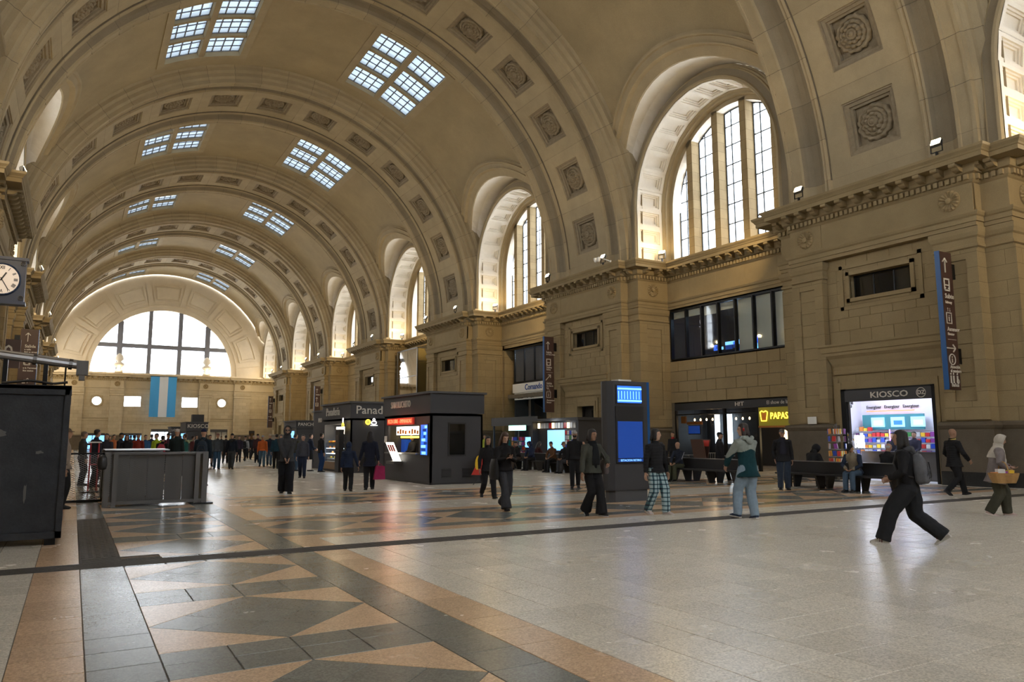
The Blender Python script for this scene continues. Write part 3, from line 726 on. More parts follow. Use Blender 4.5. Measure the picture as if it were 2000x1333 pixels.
# ---- end walls
def end_wall(Y, sg, name):
    W = struct(empty(name)); D = -sg     # D: direction into the hall along y
    m = MB(); y = Y
    # arch wall with the half-round window, drawn as rings
    Rw = 9.55; n = 60
    def ring(r, dy): return [(XC+r*cos(pi*k/n), y+D*dy, 11.0+r*sin(pi*k/n)) for k in range(n+1)]
    m.grid([ring(Rw, -.8), ring(Rw, 0), ring(Rw+.7, 0), ring(Rw+.72, .12), ring(Rw+.85, .12), ring(Rw+.87, .02), ring(16.2, .02)], 0)
    for (x0, x1, z0, z1) in ((-5.6, 1.45, 10.7, 11.02), (20.55, 27.6, 10.7, 11.02)): m.box(x0, x1, y, y-D*.3, z0, z1, 0)
    m.box(-5.6, 27.6, y-D*.9, y+D*.5, 10.6, 11.0, 0)
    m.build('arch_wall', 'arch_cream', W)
    # radial strips and sunk panels
    for k in range(8):
        a = radians(9+ (162/7)*k); c, s_ = cos(a), sin(a)
        q = MB(); q.box(10.35, 13.9, y, y+D*.14, -.32, .32); 
        Mx = Matrix(((c, 0, -s_, XC), (0, 1, 0, 0), (s_, 0, c, 11.0), (0,0,0,1)))
        q.v = [tuple(Mx @ Vector(p)) for p in q.v]; q.build('radial_strip', 'arch_cream', W)
    for k in range(7):
        a0 = 9+(162/7)*k+2.6; a1 = 9+(162/7)*(k+1)-2.6
        q = MB()
        def lp(r0, r1, e, dy):
            L_ = []
            for j in range(7): t = radians(a0+e+(a1-a0-2*e)*j/6); L_.append((XC+r0*cos(t), y+D*dy, 11+r0*sin(t)))
            for j in range(7): t = radians(a1-e-(a1-a0-2*e)*j/6); L_.append((XC+r1*cos(t), y+D*dy, 11+r1*sin(t)))
            return L_
        q.grid([lp(10.9, 13.5, 0, .03), lp(10.9, 13.5, 0, .16), lp(11.1, 13.3, .9, .16), lp(11.12, 13.28, .95, .04), lp(11.3, 13.1, 1.8, .04), lp(11.34, 13.06, 1.9, .12), lp(11.5, 12.9, 2.8, .12)], 0, closed=True)
        q.face(lp(11.5, 12.9, 2.8, .12)); q.build('sunk_panel', 'arch_cream', W)
    # lower wall
    lo = MB(); X0, X1 = -5.35, 27.35
    holes = [(6.05, 8.25, 6.15, 7.65), (9.95, 12.05, 6.15, 7.65), (13.75, 15.95, 6.15, 7.65), (1.9, 3.3, 6.2, 7.6), (18.7, 20.1, 6.2, 7.6), (6.1, 8.6, 0, 2.3), (9.8, 12.6, 0, 2.9), (1.6, 3.9, 0, 2.3), (17.9, 20.4, 0, 2.9), (22.6, 24.4, 0, 2.7)]
    xs = sorted(set([X0, X1]+[h[0] for h in holes]+[h[1] for h in holes])); zs = sorted(set([0, 8.4]+[h[2] for h in holes]+[h[3] for h in holes]))
    for i in range(len(xs)-1):
        for j in range(len(zs)-1):
            cx, cz = (xs[i]+xs[i+1])/2, (zs[j]+zs[j+1])/2
            if any(h[0] < cx < h[1] and h[2] < cz < h[3] for h in holes): continue
            lo.face([(xs[i], y, zs[j]), (xs[i+1], y, zs[j]), (xs[i+1], y, zs[j+1]), (xs[i], y, zs[j+1])], 0)
    for (a, b, c, d) in holes:
        dp = .5
        lo.box(a-.02, a, y, y-D*dp, c, d, 0); lo.box(b, b+.02, y, y-D*dp, c, d, 0); lo.box(a, b, y, y-D*dp, d, d+.02, 0); lo.box(a, b, y, y-D*dp, c-.02, c, 0)
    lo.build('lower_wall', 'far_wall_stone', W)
    # entablature with breaks over the pilasters
    pil = [(-1.5, .9), (4.2, 5.9), (16.1, 17.8), (21.1, 23.5)]
    path = [(X0, y)]
    for a, b in pil: path += [(a, y), (a, y+D*.35), (b, y+D*.35), (b, y)]
    path += [(X1, y)]
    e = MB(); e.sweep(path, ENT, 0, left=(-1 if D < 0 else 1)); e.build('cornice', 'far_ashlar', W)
    e = MB()
    for p, d, nn in path_points(path, .24, .1):
        nn = nn*(-1 if D < 0 else 1); e.box(.09, .19, -.07, .07, 9.9, 10.07, 0, M_at(p, nn))
    stuff(e.build('dentils', 'stone', W))
    e = MB()
    for p, d, nn in path_points(path, .7, .25):
        nn = nn*(-1 if D < 0 else 1); xf_into(e, MOD, M_at(p, nn, .24))
    stuff(e.build('modillions', 'stone', W))
    for a, b in pil:
        q = MB(); q.box(a, b, y, y+D*.35, 0, 8.4, 0)
        q.sweep([(a, y), (a, y+D*.35), (b, y+D*.35), (b, y)], [(0,7.64),(.08,7.7),(.08,7.8),(.02,7.84),(.1,8.1),(.12,8.3),(0,8.35)], 0, left=(-1 if D < 0 else 1))
        q.sweep([(a, y), (a, y+D*.35), (b, y+D*.35), (b, y)], [(.12,0),(.12,1.8),(.17,1.93),(0,2.06)], 1, left=(-1 if D < 0 else 1))
        c = (a+b)/2; w2 = (b-a)/2-.3
        for (x0, x1, z0, z1) in ((a, c-w2, 2.1, 7.6), (c+w2, b, 2.1, 7.6), (c-w2, c+w2, 2.1, 2.6), (c-w2, c+w2, 7.3, 7.6)): q.box(x0, x1, y+D*.35, y+D*.40, z0, z1, 0)
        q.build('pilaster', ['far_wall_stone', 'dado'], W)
        put('rosette', shared('rosf', lambda: ROSF.mesh('rosette', 'stone_block')), W, ((a+b)/2, y+D*.37, 9.36), (0, 0, -pi/2 if D < 0 else pi/2))
    # string course over the ground floor and door surrounds
    for (a, b, zt) in ((.9, 4.2, 4.55), (5.9, 16.1, 4.0), (17.8, 21.1, 4.55), (23.5, 26.6, 4.55)):
        q = MB(); q.sweep([(a, y), (b, y)], [(0, zt-.45), (.08, zt-.4), (.08, zt-.2), (.2, zt-.08), (.22, zt), (0, zt+.03)], 0, left=(-1 if D < 0 else 1)); q.build('string_course', 'far_ashlar', W)
    for (a, b, c, d) in holes[5:]:
        q = MB(); q.box(a-.35, a, y, y+D*.12, 0, d+.35); q.box(b, b+.35, y, y+D*.12, 0, d+.35); q.box(a, b, y, y+D*.12, d, d+.35); q.build('door_surround', 'far_ashlar', W)
    q = MB(); q.box(8.75, 9.55, y, y+D*.25, 0, 3.6); q.build('pilaster', 'far_wall_stone', W); q = MB(); q.box(12.85, 13.6, y, y+D*.25, 0, 3.6); q.build('pilaster', 'far_wall_stone', W)
    return W
global_far = end_wall(Y_END, 1, 'wall_back')
def far_windows(Y, sg, idx):
    D = -sg; W = struct(empty('window_%d' % idx)); y = Y-D*.5
    n = 60; Rw = 9.55; fr = MB()
    for x in (5.05, 8.95, 13.05, 16.95):
        zt = 11+sqrt(Rw*Rw-(x-XC)**2); w2 = .36 if x in (5.05, 16.95) else .27
        q = MB(); q.box(x-w2, x+w2, y-.35, y+.35, 11.0, zt+.1); q.build('mullion', 'window_iron', W)
    q = MB(); q.box(XC-8.75, XC+8.75, y-.25, y+.25, 14.75, 15.35); q.build('transom', 'window_iron', W)
    b = MB(); 
    x = XC-9.4
    while x < XC+9.4:
        zt = 11+sqrt(max(0, Rw*Rw-(x-XC)**2)); b.box(x-.018, x+.018, y-.02, y+.02, 11.0, zt); x += .62
    z = 11.6
    while z < 20.4:
        hw = sqrt(max(0, Rw*Rw-(z-11)**2)); b.box(XC-hw, XC+hw, y-.02, y+.02, z-.018, z+.018); z += .62
    b.build('glazing_bars', 'lead', W)
    g = MB(); g.face([(XC+Rw*cos(pi*k/n), y, 11+Rw*sin(pi*k/n)) for k in range(n+1)]); stuff(g.build('panes', 'leaded_glass', W))
    return W
far_windows(Y_END, 1, wi); wi += 1
for (a, b) in ((6.05, 8.25), (9.95, 12.05), (13.75, 15.95)):
    W = struct(empty('window_%d' % wi)); wi += 1; q = MB(); y = Y_END+.3
    for k in range(4): q.box(a+(b-a)*k/3-.025, a+(b-a)*k/3+.025, y, y+.05, 6.15, 7.65)
    for z in (6.15, 7.15, 7.65): q.box(a, b, y, y+.05, z-.025, z+.025)
    q.build('window_frame', 'lead', W); q = MB(); q.face([(a, y, 6.15), (b, y, 6.15), (b, y, 7.65), (a, y, 7.65)]); q.build('pane', 'leaded_glass', W)
for cx in (2.6, 19.4):
    W = struct(empty('window_%d' % wi)); wi += 1; q = MB(); n = 32; y = Y_END-.02; sq = []
    for k in range(n):
        t = 2*pi*k/n; c, s_ = cos(t), sin(t); mx = max(abs(c), abs(s_)); sq.append((cx+.75*c/mx, y, 6.9+.75*s_/mx))
    def rg(r, dy): return [(cx+r*cos(2*pi*k/n), y+dy, 6.9+r*sin(2*pi*k/n)) for k in range(n)]
    q.grid([sq, rg(.86, -.02), rg(.84, -.1), rg(.72, -.1), rg(.6, 0), rg(.58, .4)], 0, closed=True)
    q.build('round_frame', 'rib_stone', W); q = MB(); q.face(rg(.59, .3)); q.build('pane', 'leaded_glass', W)
# near end wall (behind the camera): closed by the same kind of wall and window
struct(W := end_wall(Y_NEAR, -1, 'wall_front')); far_windows(Y_NEAR, -1, wi); wi += 1
# ---- rooms and roofs behind the side walls
for s, nm, par in ((1, 'wall_right', wallR), (-1, 'wall_left', wallL)):
    q = MB(); q.box(34, 34.3, Y_NEAR-1, Y_END+4, 0, 10.7); q.box(27.32, 34.3, Y_NEAR-1, Y_END+4, 10.62, 10.72); q.box(27.6, 34, Y_NEAR-1, Y_END+4, 4.4, 4.7)
    q.box(27.3, 34.3, Y_END+.6, Y_END+.8, 0, 10.7); q.box(24, 34.3, Y_NEAR-1.2, Y_NEAR-1, 0, 10.7)
    q.build('service_rooms', 'joint', par, mirror=s < 0)
q = MB(); q.box(-6, 28, Y_END+3.6, Y_END+3.8, 0, 5.0); q.box(-6, 28, Y_END+.5, Y_END+3.8, 4.9, 5.0)
q.box(-6, 28, Y_NEAR-1.4, Y_NEAR-1.2, 0, 10.6); q.build('back_rooms', 'joint', wallL)
# ================================================================ FLOOR
TX, TY, GX, GY = .4655, .4555, .17, 4.59
def gx(i): return GX+TX*i
def gy(j): return GY+TY*j
floor = struct(empty('floor'))
I0, I1, J0, J1 = -10, 52, -8, 27
m = MB(); X0, X1, Y0, Y1 = gx(I0), gx(I1), gy(J0), gy(J1)
for (a, b, c, d) in ((-8, X0, -18, 126), (X1, 34, -18, 126), (X0, X1, -18, Y0), (X0, X1, Y1, 126)):
    m.face([(a, c, 0), (b, c, 0), (b, d, 0), (a, d, 0)], 0)
m.face([(X0, Y0, -.005), (X1, Y0, -.005), (X1, Y1, -.005), (X0, Y1, -.005)], 1)
m.build('floor_slab', ['floor_far', 'grout'], floor)
m = MB(); m.box(-8, 34, -18, 126, -.35, -.05, 0); m.build('floor_base', 'grout', floor)
def clip(poly, axis, val, keep_less):
    out = []
    for k in range(len(poly)):
        a, b = poly[k], poly[(k+1) % len(poly)]; ia = (a[axis] <= val) == keep_less; ib = (b[axis] <= val) == keep_less
        if ia: out.append(a)
        if ia != ib:
            t = (val-a[axis])/(b[axis]-a[axis]); out.append((a[0]+(b[0]-a[0])*t, a[1]+(b[1]-a[1])*t))
    return out
def area(p): return abs(sum(p[k][0]*p[(k+1) % len(p)][1]-p[(k+1) % len(p)][0]*p[k][1] for k in range(len(p))))/2
def diamonds(L_, T, R_, B, corners, out, dark='tile_dark', light='tile_orange'):
    L_, T, R_, B = map(Vector, (L_, T, R_, B)); u = (T-L_)/3; v = (B-L_)/3
    for a in range(3):
        for b in range(3):
            p = L_+u*a+v*b; out.append(([tuple(p), tuple(p+v), tuple(p+u+v), tuple(p+u)], dark))
    for tri in corners: out.append((tri, light))
def long_pattern(y_lo, y_hi):
    out = []; xa, xb = gx(1), gx(5); xm = (xa+xb)/2; P = 2.468; y = 6.17-P*4
    while y < y_hi:
        ya, yb = y, y+1.775; ym = (ya+yb)/2
        diamonds((xa, ym), (xm, yb), (xb, ym), (xm, ya), ([(xa, ya), (xm, ya), (xa, ym)], [(xm, ya), (xb, ya), (xb, ym)], [(xa, ym), (xm, yb), (xa, yb)], [(xb, ym), (xb, yb), (xm, yb)]), out)
        for k in range(4): 
            for (c, d) in ((yb, yb+.36), (yb+.36, y+P)): out.append(([(gx(1+k), c), (gx(2+k), c), (gx(2+k), d), (gx(1+k), d)], 'tile_dark'))
        y += P
    return out
def trans_pattern(x_lo, x_hi, ya, yb):
    out = []; x = x_lo; P = 1.735; ym = (ya+yb)/2
    while x < x_hi-.5:
        xa, xb = x, min(x+P, x_hi); xm = (xa+xb)/2
        diamonds((xa, ym), (xm, yb), (xb, ym), (xm, ya), ([(xa, ya), (xm, ya), (xa, ym)], [(xm, ya), (xb, ya), (xb, ym)], [(xa, ym), (xm, yb), (xa, yb)], [(xb, ym), (xb, yb), (xm, yb)]), out); x += P
    return out
tiles = []
for i in range(I0, I1):
    for j in range(J0, J1):
        if 1 <= i <= 4 and j != 13: continue
        if i >= 6 and 18 <= j <= 21: continue
        c = 'tile_cream'
        if j == 13: c = 'tile_tactile'
        elif i == -1: c = 'tile_orange'
        elif i in (0, 5): c = 'tile_dark'
        elif i == 6 and not 17 <= j <= 22: c = 'tile_orange'
        elif i >= 6 and j in (16, 23): c = 'tile_orange'
        elif i >= 6 and j in (17, 22): c = 'tile_dark'
        if i == 0 and 14 <= j <= 26: c = 'tile_tactile'
        tiles.append(([(gx(i), gy(j)), (gx(i+1), gy(j)), (gx(i+1), gy(j+1)), (gx(i), gy(j+1))], c))
ta, tb = gy(13), gy(14)
for p, c in long_pattern(Y0, Y1):
    a = clip(clip(p, 1, ta, True), 1, Y0, False); b = clip(clip(p, 1, tb, False), 1, Y1, True)
    for q in (a, b):
        if len(q) > 2 and area(q) > .004: tiles.append((q, c))
tiles += trans_pattern(gx(6), gx(I1), gy(18), gy(22))
def tile_mb(p, m=None, cx=0, cy=0):
    m = m or MB(); n = len(p); ax = sum(q[0] for q in p)/n; ay = sum(q[1] for q in p)/n; r = max(.05, sqrt(area(p))/2); g = .0022/r; e = .006/r
    T = [((ax+(q[0]-ax)*(1-e))-cx, (ay+(q[1]-ay)*(1-e))-cy, 0) for q in p]; B = [((ax+(q[0]-ax)*(1-g))-cx, (ay+(q[1]-ay)*(1-g))-cy, -.006) for q in p]
    m.face(T)
    for k in range(n): m.face([B[k], B[(k+1) % n], T[(k+1) % n], T[k]])
    return m
def inview(x, y):
    v = Vector((x, y, -1.55)); z = v.dot(_f)
    if z < .5: return False
    return abs(v.dot(_r)/z*F_PX) < 1080 and abs(v.dot(_u)/z*F_PX) < 720
info = []
for p, c in tiles:
    n = len(p); x = sum(q[0] for q in p)/n; y = sum(q[1] for q in p)/n
    info.append((area(p)/((x*x+y*y+1)**1.5) if inview(x, y) else -1, p, c, x, y))
info.sort(key=lambda t: -t[0])
rest = {}
for k, (s_, p, c, x, y) in enumerate(info):
    if k < 300 and s_ > 0:
        key = ('tile', c, tuple((round(q[0]-x, 3), round(q[1]-y, 3)) for q in p))
        put('floor_tile', shared(key, lambda: tile_mb(p, None, x, y).mesh('floor_tile', c)), floor, (x, y, 0))
    else: tile_mb(p, rest.setdefault(c, MB()))
for c, mb in rest.items(): stuff(mb.build('floor_tiles', c, floor))
# raised ribs of the tactile guidance strip and its studs
m = MB()
for k in range(7):
    y = ta+.035+k*.062; m.box(X0, X1, y, y+.03, 0, .004)
for k in range(4): m.box(gx(0)+.03, gx(2), tb+.03+k*.10, tb+.08+k*.10, 0, .004)
stuff(m.build('tactile_ribs', 'tile_tactile', floor))
m = MB()
for r in range(34):
    for c in range(5):
        x = gx(0)+.02+c*.088; y = gy(15)+.02+r*.155+(.07 if c % 2 else 0); m.box(x, x+.05, y, y+.12, 0, .005)
stuff(m.build('tactile_studs', 'tile_tactile', floor))
# decorative strips beyond the tile zone (a hair above the slab)
far = {}
def addf(p, c, z=.0015): far.setdefault(c, MB()).face([(q[0], q[1], z) for q in p])
for (i, c) in ((-1, 'tile_orange'), (0, 'tile_dark'), (5, 'tile_dark'), (6, 'tile_orange')): addf([(gx(i), Y1), (gx(i+1), Y1), (gx(i+1), 120), (gx(i), 120)], c)
for p, c in long_pattern(Y1, 118):
    q = clip(p, 1, Y1, False)
    if len(q) > 2: addf(q, c)
for yb_ in (17.45, 40.0, 62.0):
    for (a, b, c) in ((0, .46, 'tile_orange'), (.46, .92, 'tile_dark'), (2.75, 3.2, 'tile_dark'), (3.2, 3.66, 'tile_orange')): addf([(gx(7), yb_+a), (24.5, yb_+a), (24.5, yb_+b), (gx(7), yb_+b)], c)
    for p, c in trans_pattern(gx(7), 24.5, yb_+.92, yb_+2.75): addf(p, c)
for c, mb in far.items(): stuff(mb.build('floor_inlay', c, floor))

# ================================================================ LIGHT FIXTURES ON THE CORNICES
def lamp(kind, loc, energy, col, direction=None, size=.08, angle=150, blend=.6):
    d = bpy.data.lights.new('light_source', kind); d.energy = energy; d.color = col
    if kind != 'SUN': d.shadow_soft_size = size
    if kind == 'SPOT': d.spot_size = radians(angle); d.spot_blend = blend
    o = bpy.data.objects.new('light_source', d); COL.objects.link(o); o.location = loc
    if direction is not None: o.rotation_euler = Vector(direction).to_track_quat('-Z', 'Y').to_euler()
    return o
def flood_meshes():
    b = MB(); b.box(-.02, .10, -.17, .17, -.12, .12); 
    for k in range(5): b.box(.10, .13, -.15+.07*k, -.13+.07*k, -.1, .1)
    y = MB(); y.box(-.01, .03, -.20, -.18, -.33, .05); y.box(-.01, .03, .18, .20, -.33, .05); y.box(-.01, .03, -.2, .2, -.35, -.33); y.box(-.03, .05, -.03, .03, -.52, -.33)
    l = MB(); l.box(-.035, -.02, -.15, .15, -.1, .1)
    return b.mesh('housing', 'grey_metal'), y.mesh('yoke', 'black_metal'), l.mesh('lens', 'cream_lens')
FH, FY, FL_ = flood_meshes()
floods = []
def fixture(loc, ang, tilt, label, group):
    t = tag(empty('floodlight', loc, ang), label, 'floodlight', group)
    put('yoke', FY, t)
    h = put('housing', FH, t, rot=(0, tilt, 0)); l = put('lens', FL_, t, rot=(0, tilt, 0)); return t
for k, Y in enumerate(PIERS):
    for s in (1, -1):
        for dy in (-2.9, 2.6):
            x = XC+s*13.15
            if Y > 0: fixture((x, Y+dy, 11.28), 0 if s > 0 else pi, .5, 'small floodlight on the %s cornice edge, on the %s pier' % ('right' if s > 0 else 'left', ('', 'nearest', 'second', 'third', 'fourth', 'fifth', 'farthest')[k]), 'floodlights along the %s pier cornices' % ('right' if s > 0 else 'left'))
            lamp('SPOT', (x-s*.15, Y+dy, 11.35), E_FLOOD, WARM, (-s*.75, .1, .66))
for s in (1, -1):
    for z_, zz in ((11.5, -.35), (11.6, .35)): lamp('SPOT', (XC+s*13.0, PIERS[-1]+4.2, z_), 550, WARM, (-s*.55, 1, zz), angle=100, blend=.9)  # extra spots without fixtures, added to brighten the far end wall
for k, Y in enumerate(PIERS):
    for s in (1, -1): lamp('SPOT', (XC+s*13.3, Y+4.5, 11.45), E_WASH, WARM, (s*.32, 1, -.30), angle=75, blend=.9)
for k, Y in enumerate(BAYS):
    for s in (1, -1):
        for dy in (-3.9, 3.9):
            x = XC+s*15.3
            if Y > 0: fixture((x, Y+dy, 11.28), (0 if s > 0 else pi)+(.5 if dy*s > 0 else -.5), .7, 'small lit floodlight on the window sill of a %s bay' % ('right' if s > 0 else 'left'), 'floodlights on the %s window sills' % ('right' if s > 0 else 'left'))
            lamp('POINT', (x-s*.25, Y+dy*.97, 11.35), E_SILL, WARM, size=.06)
# ================================================================ THINGS ON THE CONCOURSE
plain('kiosk_grey', (.045, .045, .05), .55); plain('kiosk_dark', (.028, .028, .031), .5); plain('roof_grey', (.08, .08, .085), .6)
plain('sign_brown', (.058, .026, .020), .5); plain('sign_blue', (.003, .075, .24), .35); plain('letter_white', (.62, .58, .52), .5); plain('letter_cream', (.60, .57, .50), .5)
plain('letter_blue', (.02, .07, .30), .5); plain('letter_black', (.02, .02, .02), .5)
plain('led_red', (1, .10, .04), .5, emit=3.2); plain('led_board', (.35, .02, .01), .5, emit=.6)
plain('menu_warm', (1, .72, .36), .5, emit=2.6); plain('menu_white', (1, .93, .78), .5, emit=2.8); plain('screen_blue', (.03, .16, .85), .3, emit=.75); plain('screen_light', (.22, .55, 1.0), .3, emit=1.2)
plain('screen_dark', (.004, .01, .03), .2, emit=.02); plain('screen_mid', (.012, .05, .26), .25, emit=.5); plain('screen_white', (.75, .88, 1), .4, emit=3.5); plain('neon_yellow', (1, .72, .06), .4, emit=2.6); plain('neon_white', (1, .96, .95), .4, emit=2.6)
plain('yellow_panel', (.42, .37, .03), .5); plain('bulb', (1, .62, .28), .4, emit=9); plain('shop_white', (.86, .87, .95), .5); plain('tube_white', (.85, .9, 1), .4, emit=14); plain('wood', (.22, .12, .05), .5)
plain('orange_wall', (.42, .15, .03), .6); plain('red_print', (.55, .03, .02), .5); plain('steel', (.36, .36, .37), .33, .9); plain('steel_dark', (.15, .145, .14), .36, .8); plain('office_wall', (.05, .065, .085), .7); plain('teal_panel', (.05, .24, .27), .5); plain('violet_tube', (.6, .12, 1), .4, emit=5)
plain('paper', (.72, .71, .66), .7); plain('flag_blue', (.06, .34, .72), .8); plain('flag_white', (.62, .66, .72), .8); plain('brass', (.30, .235, .10), .38, .6)
plain('bench_black', (.018, .018, .02), .38); plain('red_paint', (.40, .03, .04), .45); plain('green_screen', (.35, 1, .75), .4, emit=3.2); plain('clock_blue', (.010, .028, .085), .35); plain('clock_face', (.80, .70, .62), .5, emit=.25)
mottled('old_black', (.020, .022, .027), (.040, .043, .05), rough=.5, scale=3, fine=30, bump=.3)
PK = ['red', 'yellow', 'blue', 'white', 'green', 'purple', 'orange', 'silver']
for nm, c in zip(PK, [(.55,.03,.03), (.75,.5,.03), (.03,.08,.5), (.7,.7,.68), (.05,.3,.08), (.25,.05,.3), (.65,.22,.03), (.45,.47,.5)]): plain('pk_'+nm, c, .35)
def world_of(o):
    M = o.matrix_basis.copy() if o.parent is None else world_of(o.parent) @ o.matrix_basis
    return M
def part(root, name, mb, mats, parent=None, smooth=False):
    me = mb.mesh(name, mats, smooth); me.transform(Matrix.Translation(-root.location)); return put(name, me, parent or root)
def sign_text(s, size, origin, face, mat, root, ext=.012, xs=1.0, bold=0., align='CENTER', name='lettering'):
    R = {'-x': ((0,-1,0), (0,0,1)), '-y': ((1,0,0), (0,0,1))}[face]
    o = text(name, s, size, frame_M(origin, *R), mat, None, ext, align, xs, bold); o.matrix_world = Matrix.Translation(-root.location) @ frame_M(origin, *R) @ Matrix.Diagonal((xs,1,1,1)); o.parent = root; return o
def wallbox_open(m, x0, x1, y0, y1, z0, z1, t, face, o0, o1, oz0, oz1, mat=0):
    """hollow box; one face ('-x') with an opening o0..o1, oz0..oz1"""
    m.box(x1-t, x1, y0, y1, z0, z1, mat); m.box(x0, x1, y0, y0+t, z0, z1, mat); m.box(x0, x1, y1-t, y1, z0, z1, mat); m.box(x0, x1, y0, y1, z1-t, z1, mat)
    m.box(x0, x0+t, y0, o0, z0, z1, mat); m.box(x0, x0+t, o1, y1, z0, z1, mat); m.box(x0, x0+t, o0, o1, z0, oz0, mat); m.box(x0, x0+t, o0, o1, oz1, z1, mat)
# ---- food kiosk SAN BUCHITO
K = tag(empty('food_kiosk', (10.34, 23.12, 0)), 'dark grey food kiosk lettered SAN BUCHITO with a red lit board over its hatch', 'kiosk')
m = MB(); wallbox_open(m, 10.34, 12.31, 23.12, 27.45, 0, 2.36, .07, '-x', 24.09, 27.02, 1.04, 2.0); part(K, 'body', m, 'kiosk_grey')
m = MB(); m.box(10.30, 12.35, 23.08, 27.49, 2.38, 3.05); part(K, 'fascia', m, 'kiosk_grey')
m = MB(); m.box(10.22, 12.42, 23.0, 27.56, 3.05, 3.12); part(K, 'roof', m, 'roof_grey')
m = MB(); m.box(10.32, 12.33, 23.1, 27.47, 0, .06); part(K, 'skirting', m, 'kiosk_dark')
sign_text('SAN BUCHITO', .34, (10.285, 25.7, 2.75), '-x', 'letter_cream', K, .02, .85, .0)
m = MB(); m.box(10.27, 10.33, 24.5, 27.0, 2.03, 2.27); lb = part(K, 'led_board', m, 'led_board')
sign_text('PIZZA LIBRE - EMPANADAS', .2, (10.262, 25.75, 2.15), '-x', 'led_red', K, .004, .95, .0)
for k in range(2):
    m = MB(); m.box(10.62, 10.66, 24.72+k*1.12, 25.78+k*1.12, 1.66, 1.97); b = part(K, 'menu_lightbox', m, 'menu_white')
    q = MB(); rnd = random.Random(k)
    for j in range(4): q.box(10.605, 10.62, 24.78+k*1.12+j*.25, 24.78+k*1.12+j*.25+.15, 1.69+.02*(j % 2), 1.82+.03*(j % 3))
    part(K, 'menu_print', q, 'pk_orange', b)
m = MB(); m.box(10.2, 10.6, 24.05, 27.06, .98, 1.03); part(K, 'counter', m, 'steel')
m = MB(); m.box(10.31, 10.345, 23.27, 23.91, .94, 2.04); s_ = part(K, 'video_panel', m, 'black_plastic')
m = MB(); rnd = random.Random(5); m.box(10.302, 10.312, 23.32, 23.86, .98, 2.0, 0)
for k in range(9):
    z = 1.0+k*.11; a = 23.33+rnd.random()*.15; m.box(10.30, 10.311, a, a+.15+rnd.random()*.25, z, z+.09, 1+k % 2)
part(K, 'video_picture', m, ['screen_blue', 'screen_light', 'screen_mid'], s_)
m = MB(); m.box(10.98, 11.65, 23.09, 23.13, .94, 2.07); f_ = part(K, 'side_window', m, 'black_plastic'); m = MB(); m.box(11.03, 11.6, 23.085, 23.10, .99, 2.02); part(K, 'pane', m, 'dark_glass', f_)
for a in (10.75, 11.53):
    for j in range(6):
        m = MB(); m.box(a, a+.36, 23.09, 23.125, .22+j*.055, .245+j*.055); part(K, 'vent_slat', m, 'kiosk_dark')
m = MB(); m.box(11.5, 12.2, 24.2, 27.2, .07, .95); m.box(11.9, 12.2, 24.3, 25.2, .95, 1.5); m.box(11.85, 12.2, 26.2, 26.9, .95, 1.35); part(K, 'back_counter', m, ['steel_dark'])
for k, c in enumerate(('pk_yellow', 'pk_green', 'pk_blue', 'pk_white', 'pk_orange', 'pk_red')):
    m = MB(); m.lathe([(.001, 0), (.035, 0), (.035, .17), (.012, .21), (.012, .25), (.001, .25)], (11.75, 24.35+.13*k, .95), 8); tag(m.build('drink_bottle', c, None, True), '%s drink bottle on the back counter inside the food kiosk' % c[3:], 'bottle', 'bottles inside the food kiosk')
T = tag(empty('display_tray', (10.2, 25.9, .6)), 'tilted lit display tray of food pictures hung below the kiosk hatch', 'display')
m = MB()
for s in (0,):
    A = Matrix.Translation((10.27, 25.88, .72)) @ Matrix.Rotation(radians(-24), 4, 'Y'); m.box(-.03, .0, -.36, .36, 0, .74, 0, A)
part(T, 'lightbox', m, 'menu_white'); q = MB()
for a in range(3): q.box(-.036, -.03, -.3+.21*a, -.13+.21*a, .40, .66, 0, A)
part(T, 'picture', q, 'pk_red'); q = MB(); q.box(9.98, 10.30, 25.5, 26.27, .62, .72); part(T, 'tray', q, 'steel_dark')
m = MB(); m.box(10.95, 10.97, 24.8, 27.3, 1.55, 1.62); part(K, 'yellow_strip', m, 'neon_yellow'); m = MB(); m.box(11.0, 11.3, 26.9, 27.36, .1, 1.5); part(K, 'drinks_fridge', m, 'screen_mid')
lamp('POINT', (11.0, 25.6, 2.2), 22, (1, .75, .45), size=.2); lamp('POINT', (9.95, 25.7, 2.15), 7, (1, .25, .12), size=.25)
# notice beside it
m = MB(); m.box(10.325, 10.34, 27.15, 27.4, 1.38, 1.62); part(K, 'notice', m, 'paper')
# ---- bakery kiosk Panaderia
K = tag(empty('bakery_kiosk', (10.73, 32.7, 0)), 'dark grey bakery kiosk lettered Panaderia on two sides, with lit glass showcase', 'kiosk')
m = MB(); wallbox_open(m, 10.73, 13.4, 32.7, 37.05, 0, 2.42, .07, '-x', 33.6, 36.75, .42, 2.2); part(K, 'body', m, 'kiosk_grey')
m = MB(); m.box(10.69, 13.44, 32.66, 37.09, 2.44, 3.12); part(K, 'fascia', m, 'kiosk_grey'); m = MB(); m.box(10.61, 13.5, 32.58, 37.16, 3.12, 3.2); part(K, 'roof', m, 'roof_grey')
sign_text('Panadería', .55, (10.675, 35.3, 2.78), '-x', 'letter_white', K, .02, 1.0, .0); sign_text('Panadería', .52, (11.98, 32.645, 2.80), '-y', 'letter_white', K, .02, 1.05, .004)
m = MB(); m.box(10.60, 10.72, 34.3, 36.7, .1, .45); part(K, 'counter_front', m, 'wood')
m = MB(); m.box(10.80, 10.82, 34.35, 36.7, .45, 1.35); part(K, 'showcase_glass', m, 'clear_glass')
for k in range(4):
    m = MB(); m.box(10.82, 11.2, 34.35, 36.7, .55+.25*k, .57+.25*k); part(K, 'shelf', m, 'screen_white' if k in (1, 2) else 'steel')
